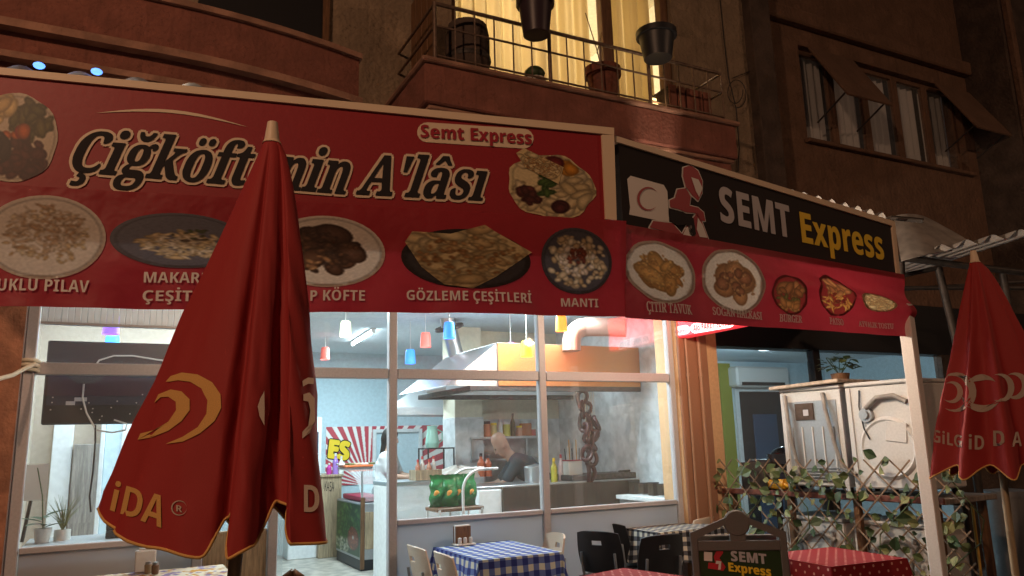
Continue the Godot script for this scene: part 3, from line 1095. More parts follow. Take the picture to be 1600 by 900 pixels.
	omni("repair_light", la + Vector3(0, -0.02, 0), lin(0.66, 0.90, 1.0), 2.4, 0.1, li)
	# air conditioner over the doorway
	var aa := on_z(1152, 604, -3.1)
	var ab := on_z(1231, 574, -3.1)
	var ac := thing("air_conditioner", "white air conditioner on the wall above the dark doorway", "air conditioner", Vector3((aa.x + ab.x) / 2, aa.y, -3.29))
	partw("body", slab(Vector3(aa.x, aa.y, -3.298), Vector3(ab.x, ab.y, -3.08), 0.03), M.white_paint, ac)
	partw("outlet", slab(Vector3(aa.x + 0.08, aa.y + 0.02, -3.09), Vector3(ab.x - 0.12, aa.y + 0.07, -3.075)), M.black, ac)
	# its canopy: corrugated sheets on a dark frame
	var c0 := at(1425, 396, 6.4)
	var c1 := at(1660, 396, 5.6)
	c1.y = c0.y
	var can := thing("shop_canopy", "corrugated pale canopy on a dark frame over the repair shop yard", "canopy", Vector3(c0.x, 0, c0.z))
	var ew := (c1 - c0).normalized()
	var back := Vector3(0.3, 0.0, -1).normalized() * 2.6
	partw("sheet", corrugate(c0, c1, back, 0.19, 0.028), M.corrugated, can)
	for q in [[[1398, 402], [1600, 426], 6.45, 0.03], [[1402, 432], [1470, 418], 6.6, 0.022], [[1402, 450], [1600, 450], 7.4, 0.022], [[1410, 452], [1600, 440], 8.0, 0.02], [[1466, 418], [1500, 560], 6.6, 0.032], [[1567, 428], [1590, 560], 6.6, 0.03], [[1408, 404], [1408, 436], 6.5, 0.03]]:
		s = sh()
		s.tube([at(q[0][0], q[0][1], q[2]), at(q[1][0], q[1][1], q[2])], q[3], 6)
		partw("frame_bar", s, M.iron, can)
	for px in [1500, 1590]:
		s = sh()
		var pt := at(px, 560, 6.6)
		s.tube([pt, Vector3(pt.x, 0, pt.z)], 0.032, 6)
		partw("post", s, M.iron, can)
	# the bent plastic sheet that sticks out over it
	var tarp := thing("plastic_sheet", "bent cream plastic sheet lying over the canopy edge", "sheet", at(1450, 392, 6.3))
	s = sh()
	s.shell(func(u, v):
		var px = lerpf(lerpf(1396, 1408, v), lerpf(1470, 1530, v), u) + 6.0 * sin(v * 3.0) * u
		var py := lerpf(lerpf(338, 352, u * u), lerpf(408, 392, u), v) - 6.0 * sin(u * 3.1)
		return at(px, py, 6.25 + 0.5 * (1.0 - v) - 0.05 * sin(u * 6.0)), 16, 8, 0.006)
	partw("sheet", s, M.corrugated, tarp)
	# rail sticking out past the sign
	var rl := thing("roof_rail", "dark roof rail end sticking out past the black sign", "rail", at(1400, 344, 5.6))
	s = sh()
	var ra := at(1392, 340, 5.6)
	var rb := at(1443, 345, 5.5)
	s.tube([ra, rb], 0.02, 4)
	partw("rail", s, M.iron, rl)
# ---------------------------------------------------------------- the printed signs
func quad_board(c: Array, on: Sheet, front: float, rear: float) -> Shape:
	var s := sh()
	var f := []
	var b := []
	for p in c:
		var q := spot(on, p[0], p[1])
		f.append(on.pos(q, front)); b.append(on.pos(q, rear))
	s.q(f[0], f[1], f[2], f[3], on.n)
	s.q(b[0], b[1], b[2], b[3], -on.n)
	var mid: Vector3 = (f[0] + f[2]) * 0.5
	for i in 4:
		var j := (i + 1) % 4
		var o: Vector3 = (f[j] - f[i]).cross(on.n).normalized()
		if o.dot(f[i] - mid) < 0.0: o = -o
		s.q(f[i], f[j], b[j], b[i], o)
	return s

func lens_shape(a: Vector2, b: Vector2, bow0: float, bow1: float) -> Array:
	var out := []
	for i in 13:
		var u := i / 12.0
		out.append(a.lerp(b, u) + Vector2(0, -bow0 * sin(u * PI)))
	for i in range(11, 0, -1):
		var u := i / 12.0
		out.append(a.lerp(b, u) + Vector2(0, -bow1 * sin(u * PI)))
	return out

func pill(x0: float, y0: float, x1: float, y1: float, h: float) -> Array:      # a slab with round ends along a sloping centre line
	var out := []
	var d := Vector2(x1 - x0, y1 - y0).normalized()
	var nrm := Vector2(-d.y, d.x)
	for i in 9:
		var a := PI * i / 8.0
		out.append(Vector2(x1, y1) + (d * sin(a) - nrm * cos(a)) * h)
	for i in 9:
		var a := PI * i / 8.0
		out.append(Vector2(x0, y0) + (-d * sin(a) + nrm * cos(a)) * h)
	return out

func crescent(c: Vector2, r0: float, r1: float, a0: float, a1: float, squash := 1.0) -> Array:
	var out := []
	for i in 17:
		var a := lerpf(a0, a1, i / 16.0)
		out.append(c + Vector2(cos(a), sin(a) * squash) * r0)
	for i in range(16, -1, -1):
		var a := lerpf(a0, a1, i / 16.0)
		out.append(c + Vector2(cos(a), sin(a) * squash) * lerpf(r0, r1, sin(PI * i / 16.0)))
	return out

func foods() -> Dictionary:
	var W := Color(0.86, 0.82, 0.76)
	var D := Color(0.27, 0.26, 0.29)
	var h := Vector2(0.5, 0.5)
	return {
		"pilav": dish(1, W, [[90, Color(0.92, 0.85, 0.70), Color(0.80, 0.66, 0.45), 0.035, 0.5, h, 0.36, 0.34], [120, Color(0.72, 0.55, 0.36), Color(0.90, 0.84, 0.74), 0.06, 0.22, Vector2(0.5, 0.42), 0.3, 0.3]]),
		"makarna": dish(2, Color(0.36, 0.36, 0.41), [[90, Color(0.88, 0.80, 0.62), Color(0.78, 0.66, 0.44), 0.07, 0.4, Vector2(0.55, 0.58), 0.34, 0.24], [70, Color(0.94, 0.90, 0.80), Color(0.86, 0.78, 0.62), 0.05, 0.3, Vector2(0.55, 0.6), 0.32, 0.2], [14, Color(0.2, 0.28, 0.1), Color(0.28, 0.2, 0.12), 0.03, 0.6, Vector2(0.55, 0.4), 0.2, 0.14]]),
		"kofte": dish(3, W, [[26, Color(0.22, 0.13, 0.08), Color(0.34, 0.21, 0.13), 0.14, 0.7, Vector2(0.46, 0.48), 0.3, 0.28], [40, Color(0.42, 0.27, 0.16), Color(0.20, 0.12, 0.08), 0.04, 0.6, Vector2(0.46, 0.5), 0.3, 0.28], [8, Color(0.72, 0.55, 0.36), Color(0.6, 0.4, 0.25), 0.05, 0.5, Vector2(0.4, 0.66), 0.14, 0.1]]),
		"flatbread": dish(4, Color(0.88, 0.78, 0.56), [[60, Color(0.93, 0.84, 0.62), Color(0.84, 0.70, 0.46), 0.12, 0.6, h, 0.5, 0.5], [70, Color(0.62, 0.42, 0.22), Color(0.80, 0.62, 0.38), 0.035, 0.6, Vector2(0.5, 0.5), 0.4, 0.32], [50, Color(0.88, 0.78, 0.55), Color(0.80, 0.66, 0.42), 0.03, 0.6, h, 0.5, 0.5]]),
		"dark_plate": dish(5, Color(0.16, 0.13, 0.12), [[20, Color(0.24, 0.19, 0.16), Color(0.12, 0.1, 0.1), 0.1, 0.4, h, 0.4, 0.4]]),
		"manti": dish(6, D, [[120, Color(0.90, 0.84, 0.70), Color(0.74, 0.62, 0.44), 0.055, 0.7, h, 0.40, 0.40], [40, Color(0.94, 0.90, 0.84), Color(0.86, 0.78, 0.66), 0.05, 0.7, h, 0.24, 0.22], [22, Color(0.55, 0.22, 0.10), Color(0.35, 0.12, 0.08), 0.045, 0.5, Vector2(0.48, 0.44), 0.14, 0.12]]),
		"chicken": dish(7, W, [[12, Color(0.72, 0.46, 0.18), Color(0.84, 0.60, 0.28), 0.2, 0.5, Vector2(0.5, 0.48), 0.26, 0.22], [90, Color(0.66, 0.40, 0.14), Color(0.88, 0.68, 0.36), 0.03, 0.6, Vector2(0.5, 0.48), 0.34, 0.3]]),
		"rings": dish(8, W, [[9, Color(0.80, 0.58, 0.36), Color(0.70, 0.46, 0.26), 0.18, 0.9, Vector2(0.52, 0.5), 0.24, 0.26], [9, Color(0.50, 0.28, 0.16), Color(0.62, 0.38, 0.24), 0.09, 0.9, Vector2(0.52, 0.5), 0.24, 0.26], [50, Color(0.86, 0.68, 0.46), Color(0.62, 0.40, 0.22), 0.025, 0.6, Vector2(0.52, 0.5), 0.34, 0.36]]),
		"burger": dish(9, Color(0.50, 0.12, 0.12), [[14, Color(0.66, 0.42, 0.22), Color(0.52, 0.30, 0.14), 0.2, 0.5, Vector2(0.5, 0.4), 0.3, 0.16], [14, Color(0.30, 0.34, 0.12), Color(0.4, 0.3, 0.12), 0.1, 0.4, Vector2(0.5, 0.6), 0.36, 0.06], [14, Color(0.78, 0.54, 0.28), Color(0.64, 0.40, 0.18), 0.14, 0.5, Vector2(0.5, 0.78), 0.3, 0.1]]),
		"sandwich": dish(10, Color(0.50, 0.12, 0.12), [[20, Color(0.60, 0.34, 0.18), Color(0.76, 0.50, 0.28), 0.14, 0.6, Vector2(0.5, 0.36), 0.28, 0.2], [40, Color(0.86, 0.66, 0.30), Color(0.76, 0.50, 0.20), 0.1, 0.2, Vector2(0.5, 0.66), 0.36, 0.18], [10, Color(0.6, 0.14, 0.08), Color(0.4, 0.1, 0.06), 0.06, 0.5, Vector2(0.5, 0.55), 0.24, 0.1]]),
		"platter": dish(11, Color(0.78, 0.72, 0.62), [[40, Color(0.24, 0.26, 0.10), Color(0.36, 0.34, 0.14), 0.1, 0.5, Vector2(0.66, 0.3), 0.2, 0.18], [40, Color(0.36, 0.14, 0.10), Color(0.24, 0.09, 0.08), 0.1, 0.6, Vector2(0.6, 0.7), 0.3, 0.2], [20, Color(0.82, 0.68, 0.40), Color(0.9, 0.78, 0.5), 0.1, 0.6, Vector2(0.25, 0.2), 0.2, 0.14], [5, Color(0.8, 0.4, 0.1), Color(0.7, 0.12, 0.08), 0.09, 0.8, Vector2(0.45, 0.45), 0.16, 0.08], [3, Color(0.14, 0.1, 0.08), Color(0.1, 0.08, 0.06), 0.14, 0.8, Vector2(0.3, 0.62), 0.04, 0.04]]),
		"wrap": dish(12, Color(0.88, 0.80, 0.60), [[60, Color(0.90, 0.82, 0.64), Color(0.82, 0.72, 0.50), 0.12, 0.5, h, 0.46, 0.46], [14, Color(0.36, 0.12, 0.08), Color(0.26, 0.08, 0.06), 0.07, 0.6, Vector2(0.24, 0.62), 0.12, 0.12], [16, Color(0.18, 0.30, 0.08), Color(0.26, 0.38, 0.12), 0.09, 0.4, Vector2(0.46, 0.46), 0.06, 0.2], [3, Color(0.30, 0.07, 0.07), Color(0.26, 0.06, 0.06), 0.1, 0.9, Vector2(0.57, 0.8), 0.02, 0.02], [4, Color(0.86, 0.54, 0.1), Color(0.9, 0.6, 0.16), 0.1, 0.9, Vector2(0.7, 0.2), 0.04, 0.04], [3, Color(0.45, 0.07, 0.07), Color(0.4, 0.05, 0.06), 0.09, 0.9, Vector2(0.5, 0.14), 0.03, 0.03]]),
	}

func holes(on: Sheet, ovals: Array, share: float) -> Array:
	var out := []
	for q in ovals:
		var a := spot(on, q[0] - q[2], q[1])
		var b := spot(on, q[0] + q[2], q[1])
		var c := spot(on, q[0], q[1] - q[3])
		var d := spot(on, q[0], q[1] + q[3])
		out.append([spot(on, q[0], q[1]), Vector2(absf(b.x - a.x), absf(c.y - d.y)) * 0.5 * share])
	return out

func inside(gaps: Array, p: Vector2) -> bool:
	for g in gaps:
		if ((p - g[0]) / g[1]).length() < 1.0 - 0.006 / g[1].y:
			return true
	return false

func food_mat(tex: Texture2D, through := true) -> StandardMaterial3D:
	var m := textured(tex, 0.42)
	if through:
		m.backlight_enabled = true
		m.backlight = lin(0.45, 0.45, 0.45)
	return m

func signs():
	var F := foods()
	var A := at(0, 482, 2.78)
	var B := at(962, 496, 3.55)
	var C := at(1416, 527, 5.45)
	var sd := Vector3(B.x - A.x, 0, B.z - A.z).normalized()
	var nm := Vector3(-sd.z, 0, sd.x)
	if nm.z < 0: nm = -nm
	var sd2 := Vector3(C.x - B.x, 0, C.z - B.z).normalized()
	var nm2 := Vector3(-sd2.z, 0, sd2.x)
	if nm2.z < 0: nm2 = -nm2
	var S1 := sheet(Vector3(A.x, 0, A.z), sd, nm)
	var S2 := sheet(Vector3(B.x, 0, B.z), sd2, nm2)
	var W1 := sheet(S1.o, sd, nm)      # the loose flaps, which ripple
	var W2 := sheet(S2.o, sd2, nm2)
	# main sign: fixed board above, loose printed flap below
	var t := thing("shop_sign", "long red printed sign with black script lettering over the shopfront", "sign", Vector3((A.x + B.x) / 2, 2.1, A.z), 0.0)
	partw("board", quad_board([[-420, 76], [941, 210], [950, 403], [-420, 360]], S1, 0.0, -0.05), M.vinyl, t)
	for e in [[[-420, 66], [958, 201], [958, 212], [-420, 77]], [[939, 212], [958, 212], [962, 345], [945, 343]]]:
		partw("border", quad_board(e, S1, 0.012, -0.052), M.print_cream, t)
	var tl := spot(S1, -420, 268)
	var tr := spot(S1, 974, 348)
	var bl := spot(S1, -420, 476)
	var br := spot(S1, 974, 496)
	var head = func(s): return lerpf(tl.y, tr.y, (s - tl.x) / (tr.x - tl.x))
	W1.ripple = func(s, h):
		var k := clampf((head.call(s) - h) / 0.4, 0.0, 1.2)
		return k * (0.016 * sin(s * 4.2 + 0.6) + 0.007 * sin(s * 11.0 + h * 3.0) + 0.004 * sin(s * 23.0 - h * 9.0)) + 0.004 * sin(h * 17.0 + s * 2.0)
	var flap := sh()
	var sheet1 = func(u, v): return tl.lerp(tr, u).lerp(bl.lerp(br, u), v)
	# the pictures are part of the same sheet, so the red print leaves them out
	var gaps := holes(W1, [[75, 375, 96, 66], [284, 380, 107, 43], [510, 396, 92, 55], [727, 408, 100, 46], [897, 410, 55, 51]], 0.98)
	flap.shell(func(u, v): return W1.pos(sheet1.call(u, v), 0.035), 260, 40, 0.002, func(i, j): return inside(gaps, sheet1.call((i + 0.5) / 260.0, (j + 0.5) / 40.0)))
	partw("flap", flap, M.vinyl_flap, t)
	var bold := font(true, true)
	var sans := font(false, true)
	words("lettering_edge", "Çiğköftenin", bold, Vector2(104, 268), Vector2(538, 304), 66, 66, S1, 0.003, M.print_cream, t, 0.32, 5.0)
	words("lettering", "Çiğköftenin", bold, Vector2(104, 268), Vector2(538, 304), 66, 66, S1, 0.006, M.print_black, t, 0.32, 0.6)
	words("lettering_edge", "A'lâsı", bold, Vector2(556, 304), Vector2(752, 314), 64, 62, S1, 0.003, M.print_cream, t, 0.32, 5.0)
	words("lettering", "A'lâsı", bold, Vector2(556, 304), Vector2(752, 314), 64, 62, S1, 0.006, M.print_black, t, 0.32, 0.6)
	flat("flourish", lens_shape(Vector2(150, 177), Vector2(388, 199), 16, 11), S1, 0.003, M.print_cream, t)
	flat("flourish", lens_shape(Vector2(572, 320), Vector2(762, 330), -9, -6), S1, 0.003, M.print_red, t)
	flat("name_plate", pill(667, 207, 818, 217, 15.5), S1, 0.003, M.print_cream, t)
	words("lettering", "Semt Express", sans, Vector2(657, 215), Vector2(830, 226), 19, 19, S1, 0.006, M.print_red, t, 0.0, 0.35)
	oval("picture", Vector2(24, 215), 68, 70, S1, 0.003, food_mat(F.platter, false), t, 0.03)
	oval("picture", Vector2(862, 292), 68, 50, S1, 0.003, food_mat(F.wrap, false), t, 0.06)
	flat("picture", [Vector2(806, 240), Vector2(818, 232), Vector2(880, 262), Vector2(872, 288), Vector2(820, 262)], S1, 0.006, food_mat(F.flatbread, false), t)
	oval("picture", Vector2(75, 375), 96, 66, W1, 0.040, food_mat(F.pilav), t)
	oval("picture", Vector2(284, 380), 107, 43, W1, 0.040, food_mat(F.makarna), t)
	oval("picture", Vector2(510, 396), 92, 55, W1, 0.040, food_mat(F.kofte), t)
	oval("picture", Vector2(727, 408), 100, 46, W1, 0.040, food_mat(F.dark_plate), t)
	var bread := food_mat(F.flatbread)
	flat("picture", [Vector2(630, 382), Vector2(641, 366), Vector2(700, 370), Vector2(753, 356), Vector2(768, 366), Vector2(826, 398), Vector2(770, 436), Vector2(733, 455), Vector2(690, 448), Vector2(655, 420)], W1, 0.044, bread, t)
	oval("picture", Vector2(897, 410), 55, 51, W1, 0.040, food_mat(F.manti), t)
	for w in [["UKLU PİLAV", 2, 458, 143, 461, 18], ["MAKARNA", 227, 445, 350, 447, 16], ["ÇEŞİTLERİ", 225, 473, 362, 475, 16], ["P KÖFTE", 484, 472, 568, 473, 16], ["GÖZLEME ÇEŞİTLERİ", 632, 472, 826, 476, 15], ["MANTI", 873, 481, 931, 482, 13]]:
		words("lettering", w[0], sans, Vector2(w[1], w[2]), Vector2(w[3], w[4]), w[5], w[5], W1, 0.044, M.print_white, t)
	# the sign round the corner
	var t2 := thing("shop_sign", "black and red printed sign with a courier emblem and yellow lettering", "sign", Vector3((C.x + B.x) / 2, 2.1, C.z), 0.0)
	partw("board", quad_board([[966, 222], [1391, 353], [1400, 436], [974, 366]], S2, 0.0, -0.05), M.vinyl_black, t2)
	for e in [[[959, 213], [1391, 345], [1391, 353], [959, 222]], [[1391, 345], [1396, 347], [1405, 438], [1400, 436]]]:
		partw("border", quad_board(e, S2, 0.012, -0.052), M.print_cream, t2)
	var tl2 := spot(S2, 966, 352)
	var tr2 := spot(S2, 1406, 430)
	var bl2 := spot(S2, 968, 498)
	var br2 := spot(S2, 1418, 527)
	var head2 = func(s): return lerpf(tl2.y, tr2.y, (s - tl2.x) / (tr2.x - tl2.x))
	var f0 := spot(S2, 1080, 392)
	var f1 := spot(S2, 1400, 486)
	var g0 := spot(S2, 1080, 412)
	var g1 := spot(S2, 1400, 452)
	W2.ripple = func(s, h):
		var down: float = head2.call(s) - h
		var k := clampf(down / 0.2, 0.0, 1.0) * (1.0 - 0.7 * clampf((down - 0.3) / 0.2, 0.0, 1.0))
		var line: float = (h - lerpf(f0.y, f1.y, (s - f0.x) / (f1.x - f0.x))) / 0.075
		var line2: float = (h - lerpf(g0.y, g1.y, (s - g0.x) / (g1.x - g0.x))) / 0.09
		var r := clampf((s - f0.x) / 0.9, 0.0, 1.0)
		return k * (0.016 * sin(s * 3.1 + h * 4.0) + 0.006 * sin(s * 13.0 + h * 7.0) + r * (0.06 * exp(-line * line) - 0.035 * exp(-line2 * line2)))
	var flap2 := sh()
	var sheet2 = func(u, v): return tl2.lerp(tr2, u).lerp(bl2.lerp(br2, u), v)
	var gaps2 := holes(W2, [[1028, 427, 57, 47], [1139, 441, 46, 49], [1222, 463, 27, 30], [1293, 464, 29, 31], [1357, 474, 26, 14]], 0.93)
	flap2.shell(func(u, v): return W2.pos(sheet2.call(u, v), 0.03), 200, 50, 0.002, func(i, j): return inside(gaps2, sheet2.call((i + 0.5) / 200.0, (j + 0.5) / 50.0)))
	partw("flap", flap2, M.vinyl_flap, t2)
	words("lettering", "SEMT", sans, Vector2(1126, 345), Vector2(1236, 372), 52, 48, S2, 0.003, M.print_grey, t2, 0.0, 1.0)
	words("lettering", "Express", sans, Vector2(1253, 378), Vector2(1381, 405), 45, 40, S2, 0.003, M.print_yellow, t2, 0.0, 0.8)
	var z = func(a: Array) -> Array:
		var o := []
		for i in range(0, a.size(), 2):
			o.append(Vector2(940 + a[i] / 2.646, 200 + a[i + 1] / 2.646))
		return o
	flat("emblem_box", z.call([104, 212, 118, 198, 255, 236, 270, 262, 278, 393, 112, 358, 116, 330]), S2, 0.003, M.print_white, t2)
	flat("emblem_ring", crescent(Vector2(1011, 311), 17, 13, 0.7, TAU - 0.6, 1.1), S2, 0.006, M.print_red, t2)
	var rider := {"helmet": [335, 165, 365, 155, 395, 178, 413, 220, 412, 270, 396, 302, 370, 278, 345, 245, 333, 200], "jacket": [310, 255, 345, 250, 365, 285, 360, 322, 395, 330, 418, 350, 425, 385, 405, 385, 382, 352, 350, 350, 318, 338, 280, 328, 278, 300, 300, 290], "scooter": [195, 412, 210, 385, 290, 395, 330, 440, 352, 400, 392, 352, 412, 390, 440, 466, 330, 446]}
	for k in rider:
		var poly: Array = z.call(rider[k])
		for e in Geometry2D.offset_polygon(PackedVector2Array(poly), 1.6):
			flat("emblem_edge", Array(e), S2, 0.003, M.print_white, t2)
		flat("emblem_" + k, poly, S2, 0.006, M.print_red, t2)
	flat("emblem_visor", z.call([365, 205, 395, 215, 412, 250, 398, 288, 384, 262]), S2, 0.009, M.print_white, t2)
	flat("emblem_leg", z.call([275, 342, 330, 347, 375, 375, 385, 440, 372, 452, 358, 440, 350, 402, 310, 405, 280, 388]), S2, 0.009, M.print_black, t2)
	flat("emblem_fairing", z.call([392, 372, 412, 402, 432, 455, 400, 452, 388, 420]), S2, 0.009, M.print_white, t2)
	flat("emblem_fairing", z.call([330, 444, 345, 412, 366, 404, 372, 450]), S2, 0.009, M.print_white, t2)
	oval("picture", Vector2(1028, 427), 57, 47, W2, 0.036, food_mat(F.chicken), t2, 0.03)
	oval("picture", Vector2(1139, 441), 46, 49, W2, 0.036, food_mat(F.rings), t2, 0.03)
	oval("picture", Vector2(1222, 463), 27, 30, W2, 0.036, food_mat(F.burger), t2, 0.04)
	oval("picture", Vector2(1293, 464), 29, 31, W2, 0.036, food_mat(F.sandwich), t2, 0.06)
	oval("picture", Vector2(1357, 474), 26, 14, W2, 0.036, food_mat(F.flatbread), t2, 0.03)
	var serif := font(true, false)
	for w in [["ÇITIR TAVUK", 1001, 488, 1073, 493, 15], ["SOĞAN HALKASI", 1107, 493, 1182, 501, 12], ["BURGER", 1207, 504, 1242, 506, 11], ["PATSO", 1284, 508, 1308, 510, 10], ["AYVALIK TOSTU", 1332, 511, 1388, 515, 8]]:
		words("lettering", w[0], serif, Vector2(w[1], w[2]), Vector2(w[3], w[4]), w[5], w[5] * 0.95, W2, 0.041, M.print_white, t2, 0.0, 0.25)
	# roof sheets behind the signs, resting on a rail
	var roof := thing("awning_roof", "corrugated plastic roof sheets on rails behind the printed signs", "roof", Vector3(2, 2.9, 1.2))
	var e0: Vector3 = S1.pos(spot(S1, -420, 60), -0.02)
	var e1: Vector3 = S1.pos(spot(S1, 345, 138), -0.02)
	var e2: Vector3 = S1.pos(spot(S1, 956, 214), -0.06)
	var e3: Vector3 = S2.pos(spot(S2, 1265, 300), -0.06)
	var e4: Vector3 = S2.pos(spot(S2, 1400, 338), -0.03)
	partw("sheet", corrugate(e0, e1, Vector3(0, 0.12, 0.01 - e0.z), 0.21, 0.022), M.corrugated, roof)
	partw("sheet", corrugate(e1 + Vector3(0, -0.05, 0), e2, Vector3(0, 0.10, 0.01 - e1.z), 0.21, 0.018), M.corrugated, roof)
	partw("sheet", corrugate(e2 + Vector3(0, 0.0, 0), e3, Vector3(0, 0.12, 0.01 - e2.z), 0.21, 0.018), M.corrugated, roof)
	partw("sheet", corrugate(e3, e4, Vector3(0.3, 0.10, 0.1 - e3.z), 0.17, 0.024), M.corrugated, roof)
	for r in [[e0 + Vector3(0, -0.06, -0.06), e2 + Vector3(0, -0.06, -0.05)], [e2 + Vector3(0, -0.06, -0.05), e4 + Vector3(0, -0.06, -0.06)], [Vector3(-1, 2.99, 0.06), Vector3(6.0, 2.99, 0.06)]]:
		var s := sh()
		s.tube(r, 0.022, 6)
		partw("rail", s, M.iron, roof)
	for px in [61, 151]:  # added lamps in place of shop light leaking under the sheets
		var b: Vector3 = S1.pos(spot(S1, px, 96 + px * 0.105), 0.0)
		var fl_t := thing("added_blue_lamp", "tiny added blue lamp in place of shop light leaking under the roof sheet", "lamp", b, 0.0, "added blue lamps for the light leaking at the roof edge")
		var s := sh()
		s.ball(Vector3.ZERO, Vector3(0.022, 0.014, 0.015), 9, 6)
		part("lamp_bulb", s, glow(lin(0.12, 0.32, 1.0), 2.2), fl_t)
		omni("blue_glow", b, lin(0.15, 0.35, 1.0), 0.004, 0.01, fl_t)
	# white post at the far end
	var pb = at(1442, 700, 5.42)
	var po := thing("awning_post", "white square post carrying the end of the black sign", "post", Vector3(pb.x, 0, pb.z))
	var ps := sh()
	var pt := at(1417, 520, 5.45)
	ps.box(Vector3(0, (pt.y + 0.2) / 2, 0), Vector3(0.085, pt.y + 0.2, 0.085), Basis(Vector3.UP, 0.25), 0.006)
	part("shaft", ps, M.white_paint, po)
	ps = sh()
	ps.box(Vector3(0, 0.01, 0), Vector3(0.2, 0.02, 0.2), Basis(Vector3.UP, 0.25), 0.003)
	part("foot_plate", ps, M.steel_dull, po)
	# lamp hung under the awning, hidden by the black sign
	for q in [[Vector3(3.95, 2.6, 1.5), "warm bulb hanging under the awning behind the black sign", 2.5], [Vector3(0.75, 2.62, 1.25), "added unseen warm bulb behind the red script sign brightening the left tables", 0.8]]:  # the second bulb is added to brighten the left side
		var lp: Vector3 = q[0]
		var lt := thing("awning_lamp", q[1], "lamp", lp, 0.0, "bulbs under the awning")
		var ls := sh()
		ls.ball(Vector3.ZERO, Vector3(0.04, 0.05, 0.04), 10, 8)
		part("lamp_bulb", ls, glow(lin(1.0, 0.6, 0.3), 10.0), lt)
		ls = sh()
		ls.tube([Vector3(0, 0.04, 0), Vector3(0, 0.42, 0)], 0.012, 6)
		part("lamp_cord", ls, M.black, lt)
		omni("awning_glow", lp, lin(1.0, 0.76, 0.55), q[2], 0.04, lt)

